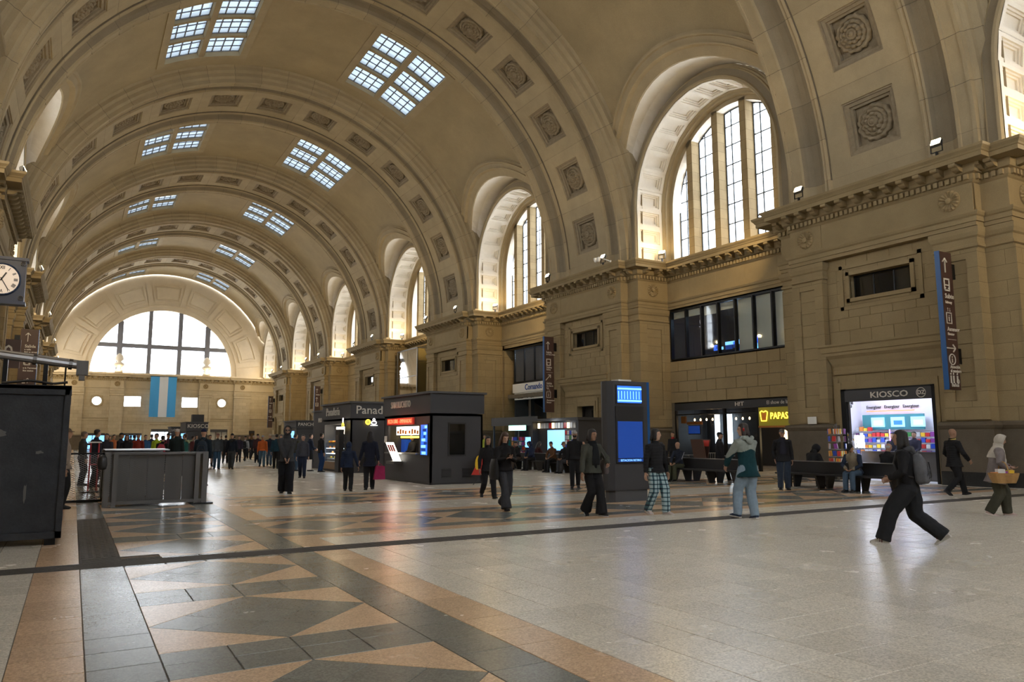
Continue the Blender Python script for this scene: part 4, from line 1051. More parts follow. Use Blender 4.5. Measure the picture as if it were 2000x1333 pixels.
m = MB(); m.box(11.3, 11.34, 33.7, 36.7, 1.75, 2.1); part(K, 'menu_lightbox', m, 'menu_white')
rnd = random.Random(3)
for k in range(22):
    m = MB(); y = 34.4+.104*k; zz = 1.33 if k % 2 else .58+.25*(k % 3); m.lathe([(.001, 0), (.05, .0), (.06, .04), (.045, .085), (.001, .1)], (10.95, y, zz+.0), 8)
    tag(m.build('bread_roll', 'pk_orange' if k % 3 else 'pk_yellow', None, True), 'bread roll in the lit showcase of the bakery kiosk', 'bread', 'bread in the bakery showcase')
C = tag(empty('coffee_machine', (10.9, 33.95, .0)), 'tall black vending machine at the near corner of the bakery kiosk', 'machine'); m = MB(); m.box(10.5, 10.72, 33.62, 34.2, 0, 1.95); part(C, 'cabinet', m, 'black_plastic'); m = MB(); m.box(10.48, 10.5, 33.7, 34.1, 1.1, 1.7); part(C, 'display', m, 'steel_dark')
m = MB(); m.box(10.48, 10.5, 33.66, 34.16, .98, 1.0); part(C, 'trim_strip', m, 'steel')
def ring_tube(m, c, r, ax, n=14, t=.012, sy=1.0, mat=0, a0=0, a1=2*pi):
    P = []
    for k in range(n+1):
        a = a0+(a1-a0)*k/n; u, v = r*cos(a), r*sy*sin(a); P.append((c[0]+u, c[1], c[2]+v) if ax == 'y' else (c[0], c[1]+u, c[2]+v))
    m.path_tube(P, t, 5, mat)
m = MB(); ring_tube(m, (11.5, 32.63, 2.27), .11, 'y', t=.016); ring_tube(m, (11.5, 32.63, 2.27), .05, 'y', t=.014); part(K, 'neon_pretzel', m, 'neon_yellow')
m = MB(); ring_tube(m, (11.78, 32.63, 2.24), .12, 'y', t=.016, sy=.6); ring_tube(m, (11.78, 32.63, 2.38), .05, 'y', t=.014); m.box(11.62, 11.95, 32.62, 32.64, 2.11, 2.13); part(K, 'neon_cup', m, 'neon_white')
m = MB(); ring_tube(m, (10.55, 33.3, 2.12), .13, 'x', t=.02); part(K, 'neon_jar', m, 'neon_yellow'); m = MB(); m.box(10.54, 10.56, 33.25, 33.35, 2.25, 2.46); part(K, 'neon_neck', m, 'neon_white'); m = MB(); m.tube((10.55, 33.3, 2.3), (10.73, 33.3, 2.3), .012); part(K, 'neon_bracket', m, 'black_metal')
for j in range(7):
    m = MB(); m.box(11.1, 12.0, 32.67, 32.71, .25+j*.07, .28+j*.07); part(K, 'vent_slat', m, 'kiosk_dark')
lamp('POINT', (11.1, 35.4, 2.0), 25, (1, .85, .65), size=.2)
K = tag(empty('annex_kiosk', (10.95, 37.3, 0)), 'small dark grey annex lettered NRO behind the bakery kiosk', 'kiosk'); m = MB(); m.box(10.95, 12.6, 37.2, 39.6, 0, 2.9); part(K, 'body', m, 'kiosk_grey'); m = MB(); m.box(10.88, 12.7, 37.12, 39.7, 2.9, 2.97); part(K, 'roof', m, 'roof_grey')
sign_text('NRO', .3, (10.93, 38.3, 2.45), '-x', 'letter_white', K, .01, 1, .01)
# ---- PANCHISIMA kiosk and the farther ones
def simple_kiosk(name, x0, x1, y0, y1, zt, zf, label, words, size, opening=True):
    K = tag(empty(name, (x0, y0, 0)), label, 'kiosk'); m = MB(); m.box(x0, x1, y0, y1, 0, zf); part(K, 'body', m, 'kiosk_dark')
    m = MB(); m.box(x0-.05, x1+.05, y0-.05, y1+.05, zf+.02, zt-.06); part(K, 'fascia', m, 'kiosk_grey'); m = MB(); m.box(x0-.12, x1+.12, y0-.12, y1+.12, zt-.06, zt); part(K, 'roof', m, 'roof_grey')
    for j in range(8):
        m = MB(); m.box(x0+.1, x1-.1, y0-.02, y0, .9+j*.15, 1.02+j*.15); part(K, 'shutter_slat', m, 'kiosk_grey')
    if opening: m = MB(); m.box(x0-.02, x0, y0+.5, y1-.4, 1.0, zf-.2); part(K, 'lit_hatch', m, 'screen_light')
    for (s, c, f, col) in words: sign_text(s, size, c, f, col, K, .01, 1.0, .004)
    return K
simple_kiosk('hot_dog_kiosk', 12.2, 13.95, 48.0, 51.0, 2.68, 2.2, 'dark kiosk lettered PANCHISIMA standing left of the bakery kiosk', [('PANCHISIMA', (13.12, 47.93, 2.42), '-y', 'letter_white')], .29)
def onY(px, py, Y):   # real position, on the plane y = Y, of a direction measured once in the photograph
    d = _f + _r*((px-1000)/F_PX) + _u*(-(py-666.5)/F_PX); t = Y/d.y; return Vector((0, 0, 1.55))+d*t
a, b = onY(363, 850, 74).x, onY(404, 850, 74).x
simple_kiosk('news_kiosk', a, b, 74, 78, 3.05, 2.2, 'dark grey kiosk lettered KIOSCO far off before the end wall', [('KIOSCO', ((a+b)/2+.1, 73.93, 2.65), '-y', 'letter_white')], .50)
m = MB(); m.box(a+.6, a+1.6, 75, 76, 3.05, 3.75); tag(m.build('roof_unit', 'kiosk_dark'), 'dark square unit on the roof of the far KIOSCO kiosk', 'ventilation unit')
a, b = onY(335, 850, 80).x, onY(362, 850, 80).x
simple_kiosk('snack_kiosk', a, b, 80, 83, 2.7, 2.0, 'low dark kiosk lettered LOS PERC just left of the far KIOSCO kiosk', [('LOS PERC', ((a+b)/2, 79.93, 2.35), '-y', 'letter_white')], .30)
# ---- information totem
T = tag(empty('information_totem', (11.97, 14.85, 0)), 'tall dark grey information totem with a blue edge and two blue screens', 'totem')
m = MB(); m.poly_prism([(11.36, 14.82), (11.46, 14.66), (12.52, 14.66), (12.52, 15.12), (11.42, 15.12), (11.36, 15.0)], .27, 2.95); part(T, 'body', m, 'kiosk_grey')
m = MB(); m.poly_prism([(11.43, 14.86), (11.5, 14.70), (12.5, 14.70), (12.5, 15.08), (11.48, 15.08)], 0, .27); part(T, 'plinth', m, 'roof_grey')
m = MB(); m.box(12.52, 12.60, 14.66, 15.12, .3, 2.95); part(T, 'edge_panel', m, 'sign_blue')
m = MB(); m.box(11.52, 12.36, 14.64, 14.66, 2.38, 2.86); s1 = part(T, 'upper_screen', m, 'black_plastic'); m = MB(); m.box(11.56, 12.32, 14.63, 14.64, 2.41, 2.83); part(T, 'picture', m, 'screen_blue', s1)
m = MB()
for z in (2.44, 2.74): m.box(11.56, 12.32, 14.62, 14.63, z, z+.04)
for k in range(8): m.box(11.585+.093*k, 11.60+.093*k, 14.62, 14.63, 2.5, 2.7)
part(T, 'timetable', m, 'screen_light', s1)
m = MB(); m.box(11.50, 12.38, 14.635, 14.66, .92, 2.32); s2 = part(T, 'lower_screen', m, 'black_plastic'); m = MB(); m.box(11.55, 12.33, 14.625, 14.635, 1.05, 1.95); part(T, 'picture', m, 'screen_mid', s2)
m = MB(); m.box(11.55, 12.33, 14.62, 14.635, .96, 1.03); part(T, 'caption_bar', m, 'screen_mid', s2)
sign_text('ESTACION RETIRO', .07, (11.94, 14.62, .995), '-y', 'screen_light', T, .002, 1.1)
m = MB(); m.box(11.7, 12.1, 14.75, 15.05, 2.95, 3.0); part(T, 'roof_box', m, 'paper')
# ---- hanging direction signs
def arrow(m, c, s, ang, M):
    for (p, q) in (((0, -s), (0, s)), ((0, s), (-.5*s, .45*s)), ((0, s), (.5*s, .45*s))):
        P = [Vector((c[0]+x*cos(ang)-y*sin(ang), c[1]+x*sin(ang)+y*cos(ang), 0)) for x, y in (p, q)]
        m.tube(M @ P[0], M @ P[1], s*.10, n=4)
def hang_sign(x0, x1, Y, label, items, edge=-1):
    T = tag(empty('direction_sign', (x0, Y, 3.05)), label, 'sign', 'tall brown direction signs on the piers')
    m = MB(); m.box(x0, x1, Y, Y+.14, 3.05, 7.55); part(T, 'panel', m, 'sign_brown')
    ex = x0 if edge < 0 else x1; m = MB(); m.box(ex-.015, ex+.015, Y-.01, Y+.15, 3.05, 7.56); part(T, 'edge_strip', m, 'sign_blue')
    wx = x1 if edge < 0 else x0; d = 1 if edge < 0 else -1
    for z in (3.9, 6.7): m = MB(); m.box(wx-.02, wx+d*.28, Y+.03, Y+.11, z, z+.5); part(T, 'bracket', m, 'black_metal')
    xc = (x0+x1)/2; M = frame_M((xc, Y-.012, 0), (1,0,0), (0,0,1))
    for it in items:
        k, z = it[0], it[1]; m = MB()
        if k == 'arrow': arrow(m, (-.08, z), .24, it[2], M); part(T, 'arrow', m, 'letter_white')
        elif k == 'train':
            for (a, b, c, d2) in ((-.2, .12, z-.2, z-.15), (-.2, .12, z+.17, z+.22), (-.2, -.15, z-.2, z+.2), (.07, .12, z-.2, z+.2), (-.15, .07, z-.02, z+.02)): m.box(xc+a, xc+b, Y-.015, Y, c, d2)
            m.box(xc-.14, xc-.10, Y-.015, Y, z-.12, z-.08); m.box(xc+.02, xc+.06, Y-.015, Y, z-.12, z-.08); part(T, 'train_symbol', m, 'letter_white')
        elif k == 'lift':
            for (a, b, c, d2) in ((-.2, .1, z-.2, z-.17), (-.2, .1, z+.14, z+.17), (-.2, -.17, z-.2, z+.17), (.07, .1, z-.2, z+.17), (-.07, -.03, z-.12, z+.03)): m.box(xc+a, xc+b, Y-.015, Y, c, d2)
            m.lathe([(.001, 0), (.03, 0), (.001, .03)], (xc-.05, Y-.01, z+.06), 6); arrow(m, (-.1, z+.26), .06, 0, M); arrow(m, (.02, z+.26), .06, pi, M); part(T, 'lift_symbol', m, 'letter_white')
        elif k == 'info': ring_tube(m, (xc-.05, Y-.01, z), .17, 'y', 18, .018); m.box(xc-.07, xc-.03, Y-.015, Y, z-.1, z+.03); m.box(xc-.07, xc-.03, Y-.015, Y, z+.06, z+.1); part(T, 'info_symbol', m, 'letter_white')
        elif k == 'toilets':
            for a in (-.2, -.05, .16):
                m.box(xc+a-.035, xc+a+.035, Y-.015, Y, z-.16, z+.08); m.box(xc+a-.025, xc+a+.025, Y-.015, Y, z+.11, z+.16)
            ring_tube(m, (xc+.18, Y-.01, z-.1), .07, 'y', 10, .012); part(T, 'toilet_symbol', m, 'letter_white')
        elif k == 'line': m.box(xc-.2, xc+.26, Y-.012, Y, z, z+.012); part(T, 'rule', m, 'letter_white')
        elif k == 'person': m.box(xc-.12, xc-.06, Y-.015, Y, z-.15, z+.06); m.box(xc-.2, xc-.13, Y-.015, Y, z-.15, z-.05); arrow(m, (.05, z), .14, 0, M); part(T, 'ticket_symbol', m, 'letter_white')
        else: sign_text(k, it[2], (xc-.2, Y-.012, z), '-y', 'letter_white', T, .003, 1.0, .004, 'LEFT')
    return T
R90 = -pi/2
S_A = [('arrow', 7.1, 0), ('train', 6.45), ('Subte', 6.08, .22), ('Subway', 5.88, .12), ('lift', 5.38), ('Ascensor', 5.0, .18), ('Elevator', 4.84, .11), ('line', 4.66), ('arrow', 4.38, R90), ('info', 4.02), ('Atención', 3.78, .15), ('al pasajero', 3.65, .14), ('toilets', 3.42), ('Baños', 3.2, .17)]
S_B = [('arrow', 7.0, 0), ('Salida', 6.6, .17), ('Av. Ramos Mejía', 6.47, .09), ('train', 6.0), ('Subte', 5.7, .17), ('Subway', 5.57, .1), ('line', 5.4), ('arrow', 5.1, -pi/4), ('Salida', 4.75, .17), ('San Martín', 4.6, .11), ('Exit', 4.47, .1), ('lift', 4.1), ('Ascensor', 3.75, .15), ('Elevator', 3.62, .1)]
S_C = [('arrow', 7.0, 0), ('Salida', 6.55, .2), ('arrow', 6.0, 0), ('train', 5.4), ('arrow', 4.6, R90), ('Andenes', 4.1, .15)]
S_D = [('arrow', 7.1, 0), ('Salida', 6.6, .23), ('a calle', 6.42, .12), ('Exit to street', 6.28, .11), ('line', 6.1), ('train', 5.75), ('a la Terminal', 5.4, .12), ('Bus station', 5.25, .11), ('person', 4.7), ('Boletería', 4.4, .2), ('Tickets', 4.2, .12), ('line', 4.0)]
hang_sign(23.88, 24.56, 13.43, 'brown direction sign with blue edge, right of the lit KIOSCO shop, Subte at its top', S_A)
hang_sign(23.88, 24.56, 37.1, 'brown direction sign with blue edge beside the white Comando board', S_B)
hang_sign(23.9, 24.56, 86.3, 'small far brown direction sign above the left end of the bakery kiosk', S_C)
hang_sign(23.9, 24.56, 110.2, 'farthest dark direction sign, at the right end of the far wall', S_C)
hang_sign(-2.83, -1.98, 48.7, 'brown direction sign with blue edge on the left wall, lettered Salida and Boletería', S_D, 1)
# platform number plate beyond the grey beam
T = tag(empty('number_plate', (-2.6, 40.2, 4.9)), 'brown square plate with the number 0 on the left wall', 'sign'); m = MB(); m.box(-3.2, -2.3, 40.2, 40.3, 4.7, 6.0); part(T, 'plate', m, 'sign_brown'); sign_text('0', 1.0, (-2.75, 40.19, 5.35), '-y', 'letter_white', T, .005, .8)
# ---- clock on the left wall
Ck = tag(empty('station_clock', (-2.38, 29.6, 6.1)), 'square dark blue station clock with a round white Roman dial, high at the left edge', 'clock')
m = MB(); m.box(-3.05, -1.72, 29.6, 30.0, 6.1, 7.5); m.box(-3.1, -1.67, 29.56, 30.04, 7.5, 7.6); m.box(-3.1, -1.67, 29.56, 30.04, 6.0, 6.1); part(Ck, 'case', m, 'clock_blue')
m = MB(); n = 40; m.face([(-2.38+.5*cos(2*pi*k/n), 29.56, 6.82+.5*sin(2*pi*k/n)) for k in range(n)]); dl = part(Ck, 'dial', m, 'clock_face')
m = MB(); ring_tube(m, (-2.38, 29.56, 6.82), .52, 'y', 32, .03); part(Ck, 'bezel', m, 'clock_blue')
for k, s in enumerate(['XII', 'I', 'II', 'III', 'IIII', 'V', 'VI', 'VII', 'VIII', 'IX', 'X', 'XI']):
    a = pi/2-2*pi*k/12; r_ = (sin(a), 0, -cos(a)); u_ = (cos(a), 0, sin(a)); o = text('numeral', s, .15, frame_M((-2.38+.39*cos(a), 29.548, 6.82+.39*sin(a)), r_, u_), 'letter_black', None, .003, 'CENTER', .8, .004)
    o.matrix_world = Matrix.Translation(-Ck.location) @ o.matrix_world; o.parent = Ck
for (a, L_, w2) in ((radians(62), .26, .022), (radians(-60), .38, .014)):
    m = MB(); c, s_ = cos(a), sin(a); m.box(-.06, L_, -.006, .0, -w2, w2, 0, Matrix(((c,0,-s_,-2.38),(0,1,0,29.545),(s_,0,c,6.82),(0,0,0,1)))); part(Ck, 'clock_hand', m, 'letter_black')
for cx in (-2.95, -1.81):
    for cz in (6.22, 7.4):
        m = MB(); ring_tube(m, (cx, 29.57, cz), .07, 'y', 10, .014); ring_tube(m, (cx, 29.57, cz), .035, 'y', 8, .01); part(Ck, 'corner_scroll', m, 'steel_dark')
m = MB(); m.box(-3.4, -3.05, 29.7, 29.9, 6.5, 7.3); m.tube((-3.0, 29.8, 6.1), (-3.9, 30.1, 6.0), .06); m.box(-5.2, -3.0, 29.75, 29.85, 6.85, 6.98); part(Ck, 'bracket', m, 'black_metal')
# ---- black box at the left edge with posts and a grey roof beam
B = tag(empty('storage_box', (-.1, 13.1, 0)), 'tall scuffed black steel box filling the left edge', 'box')
m = MB(); m.box(-3.2, -.1, 13.1, 14.9, .13, 2.28); part(B, 'body', m, 'old_black')
m = MB(); m.box(-3.22, -.08, 13.06, 13.1, 2.2, 2.33); m.box(-3.22, -.06, 13.06, 13.12, .10, .2); m.box(-.14, -.06, 13.06, 13.14, .1, 2.33); m.box(-.09, -.07, 13.1, 14.9, .1, .2); m.box(-3.22, -.06, 13.06, 14.94, 2.28, 2.34); part(B, 'frame', m, 'old_black')
for x in (-.2, -1.6, -3.0):
    for y in (13.2, 14.75):
        m = MB(); m.box(x-.07, x+.07, y-.07, y+.07, 0, .13); part(B, 'foot', m, 'black_metal')
for z in (2.05, 1.45, .35): m = MB(); m.tube((-.075, 13.08, z), (-.075, 13.08, z+.12), .02); part(B, 'hinge', m, 'steel_dark')
for (x, w, h_, z, c) in ((-.9, .16, .12, 1.62, 'chip'), (-.42, .13, .06, 1.35, 'chip'), (-.55, .05, .3, .75, 'chip'), (-1.5, .2, .1, 1.1, 'chip')):
    m = MB(); rnd = random.Random(int(x*100)); pts = [(x+w/2*cos(2*pi*k/11)*(.5+rnd.random()*.7), z+h_/2*sin(2*pi*k/11)*(.5+rnd.random()*.7)) for k in range(11)]
    m.face([(p[0], 13.0575 if False else 13.098, p[1]) for p in pts]); part(B, 'paint_chip', m, 'steel_dark')
A = tag(empty('roof_beam', (-.3, 13.4, 2.34)), 'grey jointed metal beam on black posts above the black box', 'beam')
P0, P1 = Vector((-3.0, 13.3, 3.0)), Vector((.12, 13.3, 2.66))
m = MB(); d = (P1-P0)
m.tube(P0, P1, .062, n=10); m.tube(P0+Vector((0,0,.045)), P1+Vector((0,0,.045)), .035, n=8); part(A, 'rail', m, 'steel')
for t in (.62, .78, .93): m = MB(); m.tube(P0+d*(t-.008), P0+d*(t+.008), .085, n=10); part(A, 'collar', m, 'steel_dark')
m = MB(); m.box(-.02, .14, 13.2, 13.42, 2.52, 2.74); m.box(.02, .1, 13.22, 13.4, 2.44, 2.52); part(A, 'end_bracket', m, 'steel_dark')
for x in (-.93, -.42): m = MB(); m.box(x-.03, x+.03, 13.27, 13.33, 2.34, 2.76 if x > -.5 else 2.8); part(A, 'post', m, 'black_metal')
m = MB(); m.tube((-.16, 13.3, 2.34), (-.16, 13.3, 2.66), .012); part(A, 'thin_post', m, 'black_metal')
m = MB(); m.path_tube([(-.95, 13.2, 2.36), (-.6, 13.2, 2.41), (-.3, 13.2, 2.37), (-.12, 13.2, 2.4)], .02, 5); part(A, 'cable', m, 'black_plastic')
# ---- mesh enclosure and gate
def expanded_mesh(m, f, u0, u1, v0, v1, du=.05, dv=.026, t=.0045):
    """diamond mesh between u0..u1, v0..v1; f(u, v) -> point"""
    nu = int((u1-u0)/du); nv = int((v1-v0)/dv)
    for j in range(nv):
        for i in range(nu):
            if (i+j) % 2 == 0: a, b = (u0+i*du, v0+j*dv), (u0+(i+1)*du, v0+(j+1)*dv)
            else: a, b = (u0+i*du, v0+(j+1)*dv), (u0+(i+1)*du, v0+j*dv)
            m.face([f(a[0], a[1]-t), f(b[0], b[1]-t), f(b[0], b[1]+t), f(a[0], a[1]+t)])
G = tag(empty('mesh_enclosure', (1.8, 19.5, 0)), 'waist-high grey steel enclosure with mesh front beside the black box', 'barrier')
def fpt(u, v): return (u, 19.52+.05*sin((u-.8)*1.5), v)
m = MB(); expanded_mesh(m, fpt, .78, 2.72, .1, 1.18); stuff(part(G, 'front_mesh', m, 'steel_dark'))
m = MB(); expanded_mesh(m, lambda u, v: (.70+.02*sin(u*4), u, v), 19.55, 21.3, .1, 1.16); stuff(part(G, 'side_mesh', m, 'steel'))
for (a, b, c, d2) in ((.66, .78, 0, 1.23), (.84, .93, 0, 1.23), (2.58, 2.68, .02, 1.23), (2.74, 2.86, .0, 1.23)):
    m = MB(); m.box(a, b, 19.46, 19.56, c, d2); part(G, 'post', m, 'steel_dark')
for (z0, z1) in ((.05, .12), (1.19, 1.23)): m = MB(); m.box(.7, 2.8, 19.48, 19.54, z0, z1); part(G, 'rail', m, 'steel_dark')
m = MB(); m.box(2.5, 3.0, 19.35, 19.65, 0, .03); part(G, 'foot_plate', m, 'black_metal')
for k in range(5):     # steel panels behind the mesh
    a = .8+k*.38; m = MB(); m.box(a+.006, a+.374, 19.72+.05*sin(k*1.3), 19.74+.05*sin(k*1.3), .05, 1.17); part(G, 'panel', m, 'steel_dark')
m = MB(); m.box(.72, 2.85, 19.5, 21.4, 1.18, 1.20); m.box(.72, 2.2, 21.4, 23.2, 1.24, 1.27); part(G, 'top_sheet', m, 'steel')
m = MB(); m.box(2.75, 2.79, 19.6, 22.6, .05, 1.18); m.box(.70, 2.2, 23.1, 23.14, 0, 1.25); part(G, 'rear_panel', m, 'steel')
m = MB(); m.lathe([(.001, 0), (.09, .02), (.11, .12), (.10, .26), (.06, .33), (.001, .34)], (.62, 19.5, .84), 10); part(G, 'black_bag', m, 'black_plastic', smooth=True)
G2 = tag(empty('mesh_gate', (.25, 21.2, 0)), 'low mesh gate between the black box and the steel enclosure', 'gate')
m = MB(); expanded_mesh(m, lambda u, v: (u, 21.35, v), -.5, .68, .06, 1.18); stuff(part(G2, 'mesh', m, 'steel'))
for (z0, z1) in ((.0, .06), (1.16, 1.2)): m = MB(); m.box(-.52, .7, 21.33, 21.37, z0, z1); part(G2, 'rail', m, 'black_metal')
for x in (-.52, .68): m = MB(); m.box(x, x+.03, 21.33, 21.37, 0, 1.2); part(G2, 'post', m, 'black_metal')
St = tag(empty('red_stand', (.55, 25.2, 0)), 'small red tubular stand behind the mesh gate', 'stand')
m = MB(); m.tube((.47, 25.2, .03), (.47, 25.2, 1.42), .022); m.tube((.68, 25.2, .03), (.68, 25.2, 1.42), .022); m.tube((.47, 25.2, .8), (.68, 25.2, .8), .02); part(St, 'tubes', m, 'red_paint')
m = MB(); m.box(.40, .75, 25.1, 25.3, 1.42, 1.46); part(St, 'top_plate', m, 'paper'); m = MB(); m.lathe([(.001, 0), (.3, 0), (.3, .03), (.001, .04)], (.57, 25.2, 0), 16); part(St, 'base', m, 'black_metal')
# ---- benches
def bench(y0, y1, x, label):
    B = tag(empty('bench', (x, (y0+y1)/2, 0)), label, 'bench', 'black benches in line along the right side')
    for s in (-1, 1):
        m = MB(); m.box(x+s*.07, x+s*.52, y0, y1, .41, .46); part(B, 'seat', m, 'bench_black')
    m = MB(); m.box(x-.035, x+.035, y0, y1, .46, .80); part(B, 'backrest', m, 'bench_black'); m = MB(); m.box(x-.06, x+.06, y0, y1, .80, .825); part(B, 'top_rail', m, 'steel')
    n = 4
    for k in range(n):
        y = y0+.25+(y1-y0-.5)*k/(n-1)
        for s in (-1, 1):
            m = MB(); m.poly_prism([(x+s*.08, 0), (x+s*.30, 0), (x+s*.46, .41), (x+s*.04, .41)], y-.035, y+.035, 0, Matrix(((1,0,0,0),(0,0,1,0),(0,1,0,0),(0,0,0,1)))); part(B, 'leg', m, 'bench_black')
    return B
bench(12.5, 16.6, 19.9, 'black bench nearest, in front of the lit KIOSCO shop'); bench(17.7, 21.6, 19.3, 'black bench with the seated man in olive trousers, right of the totem')
bench(25.4, 29.2, 19.3, 'black bench with seated people in front of the magazine stand'); bench(30.2, 33.6, 19.5, 'black bench farther left, behind the woman with a phone')
# ---- magazine stand
Nw = tag(empty('magazine_stand', (21.5, 30.4, 0)), 'black newspaper stand with magazines on show, left of the totem', 'newsstand')
m = MB(); m.box(21.9, 24.2, 30.4, 34.9, 0, 2.42); m.box(21.55, 21.9, 30.4, 30.6, 0, 2.42); m.box(21.55, 21.9, 34.7, 34.9, 0, 2.42); part(Nw, 'body', m, 'kiosk_dark')
m = MB(); m.box(21.4, 24.3, 30.25, 35.05, 2.42, 2.56); part(Nw, 'roof', m, 'kiosk_dark'); m = MB(); m.box(21.5, 21.9, 30.6, 34.7, .0, .7); part(Nw, 'counter', m, 'kiosk_dark')
m = MB(); m.box(21.86, 21.9, 32.0, 33.7, .9, 1.95); part(Nw, 'lit_back', m, 'screen_light')
for k in range(14):
    m = MB(); rnd = random.Random(k); y = 30.75+.28*k; c = ['pk_silver', 'paper', 'pk_white', 'menu_warm', 'pk_red'][k % 5]; m.box(21.82, 21.84, y, y+.22, 2.05, 2.33)
    tag(m.build('magazine', c), 'magazine in the lit top row of the newspaper stand', 'magazine', 'magazines in the top row of the stand')
k = 0
for r in range(5):
    for c in range(7):
        y = 30.65+.19*c; m = MB(); m.box(21.80, 21.815, y, y+.15, .75+.24*r, .95+.24*r)
        tag(m.build('magazine', ['paper', 'pk_silver', 'pk_blue', 'paper', 'pk_red', 'pk_white', 'pk_green'][(r*3+c) % 7]), 'magazine pinned on the near board of the newspaper stand', 'magazine', 'magazines on the near board of the stand')
m = MB(); m.box(21.81, 21.83, 30.6, 32.0, .7, 1.98); part(Nw, 'display_board', m, 'roof_grey'); lamp('POINT', (21.2, 32.5, 2.3), 10, (.9, .95, 1), size=.2)
# snack racks (towers of packets)
def packet_tower(x, y, r, zt, n, seed, root_label, pk_label, grp, cols):
    T = tag(empty('display_rack', (x, y, 0)), root_label, 'rack'); m = MB(); m.tube((x, y, 0), (x, y, zt), .02, n=6); part(T, 'pole', m, 'steel_dark')
    m = MB(); m.lathe([(.001, 0), (r*.9, 0), (r*.9, .03), (.001, .04)], (x, y, 0), 14); part(T, 'base', m, 'black_metal'); rnd = random.Random(seed)
    L_ = int((zt-.4)/.26)
    for j in range(L_):
        z = .35+j*.26; m = MB(); ring_tube(m, (x, y, z), r, 'y', 2, .004); q = MB(); n2 = 12
        q.path_tube([(x+r*cos(2*pi*k/n2), y+r*sin(2*pi*k/n2), z) for k in range(n2+1)], .006, 4); part(T, 'ring', q, 'steel')
    for k in range(n):
        a = 2*pi*rnd.random(); z = .36+.26*rnd.randrange(L_); M = Matrix.Translation((x, y, z+.1)) @ Matrix.Rotation(a, 4, 'Z') @ Matrix.Translation((r*.92, 0, 0)) @ Matrix.Rotation(rnd.uniform(-.2, .2), 4, 'X')
        q = MB(); q.box(-.02, .02, -.06, .06, -.09, .09, 0, M); q.v = [(p[0], p[1], p[2]) for p in q.v]; c = cols[k % len(cols)]
        tag(q.build('snack_packet', 'pk_'+c), pk_label % c, 'packet', grp)
packet_tower(23.55, 17.35, .30, 2.05, 60, 4, 'tall round rack of bright snack packets left of the KIOSCO doorway', '%s snack packet on the round rack left of the KIOSCO doorway', 'packets on the round rack by the kiosk', ['white', 'red', 'yellow', 'silver', 'white', 'purple', 'orange', 'blue'])
packet_tower(21.2, 35.6, .38, 1.95, 50, 9, 'round rack of toys and packets left of the magazine stand', '%s packet on the rack left of the magazine stand', 'packets on the rack by the magazine stand', ['red', 'purple', 'white', 'blue', 'red', 'orange'])
W_ = tag(empty('wire_rack', (23.6, 16.75, 0)), 'tall wire grid rack of small trinkets beside the snack rack', 'rack'); m = MB()
for k in range(9): m.tube((23.6, 16.5+.055*k, .25), (23.6, 16.5+.055*k, 1.7), .005, n=4); 
for k in range(22): m.tube((23.6, 16.5, .28+.065*k), (23.6, 16.94, .28+.065*k), .004, n=4)
for y in (16.5, 16.94): m.tube((23.6, y, 0), (23.6, y, 1.72), .012, n=6)
m.box(23.4, 23.8, 16.48, 16.96, 0, .02); part(W_, 'grid', m, 'steel')
rnd = random.Random(11)
for k in range(40):
    q = MB(); y = 16.53+rnd.random()*.38; z = .35+rnd.random()*1.3; q.box(23.57, 23.59, y, y+.03, z, z+.05); tag(q.build('trinket', 'pk_'+['silver', 'white', 'yellow'][k % 3]), 'small shiny trinket hung on the wire grid rack', 'trinket', 'trinkets on the wire grid rack')
m = MB(); m.box(24.66, 24.67, 19.02, 19.42, 2.06, 2.34); tag(m.build('wall_notice', 'paper'), 'white paper notice taped to the pier above its dark base', 'notice')
# ---- KIOSCO shop in the nearest pier
SK = tag(empty('kiosk_shop', (24.9, 16.3, 0)), 'shop front lettered KIOSCO in the nearest pier, brightly lit inside', 'shop')
m = MB(); m.box(24.9, 25.02, 14.52, 14.62, 0, 3.33); m.box(24.9, 25.02, 17.86, 18.08, 0, 3.33); m.box(24.9, 25.02, 14.52, 18.08, 3.27, 3.33); part(SK, 'door_frame', m, 'black_metal')
m = MB(); m.box(24.88, 25.0, 14.6, 17.9, 2.86, 3.27); part(SK, 'fascia', m, 'kiosk_grey')
sign_text('KIOSCO', .30, (24.865, 16.13, 3.06), '-x', 'letter_white', SK, .01, 1.3, .004)
m = MB(); ring_tube(m, (24.865, 14.95, 3.07), .16, 'x', 20, .012); part(SK, 'emblem_ring', m, 'letter_white'); sign_text('DZ', .19, (24.865, 14.95, 3.07), '-x', 'letter_white', SK, .005, 1, .006)
m = MB(); m.box(24.99, 25.0, 17.76, 17.86, 0, 2.86); part(SK, 'jamb_mirror', m, 'steel')
m = MB(); X1_ = 28.0
m.box(25.06, X1_, 14.3, 14.4, 0, 3.3, 0); m.box(25.06, X1_, 19.4, 19.5, 0, 3.3, 0); m.box(X1_, X1_+.1, 14.3, 19.5, 0, 3.3, 0); m.box(25.06, X1_+.1, 14.3, 19.5, 3.2, 3.3, 0); m.box(25.06, X1_, 14.3, 19.5, .0, .01, 0); m.box(25.06, 25.1, 18.1, 19.5, 0, 3.3, 0)
part(SK, 'interior_walls', m, 'shop_white')
m = MB(); m.box(27.6, 27.66, 16.55, 19.1, 1.85, 2.44); part(SK, 'teal_board', m, 'teal_panel')
for k, (a, b) in enumerate(((18.14, 18.69), (17.31, 17.86), (16.51, 17.05))):
    m = MB(); m.box(27.56, 27.6, a, b, 1.95, 2.33); q = part(SK, 'television', m, 'screen_light'); m = MB(); m.box(27.55, 27.56, a+.08, b-.12, 2.03, 2.2); part(SK, 'television_picture', m, 'screen_white' if k != 1 else 'screen_blue', q)
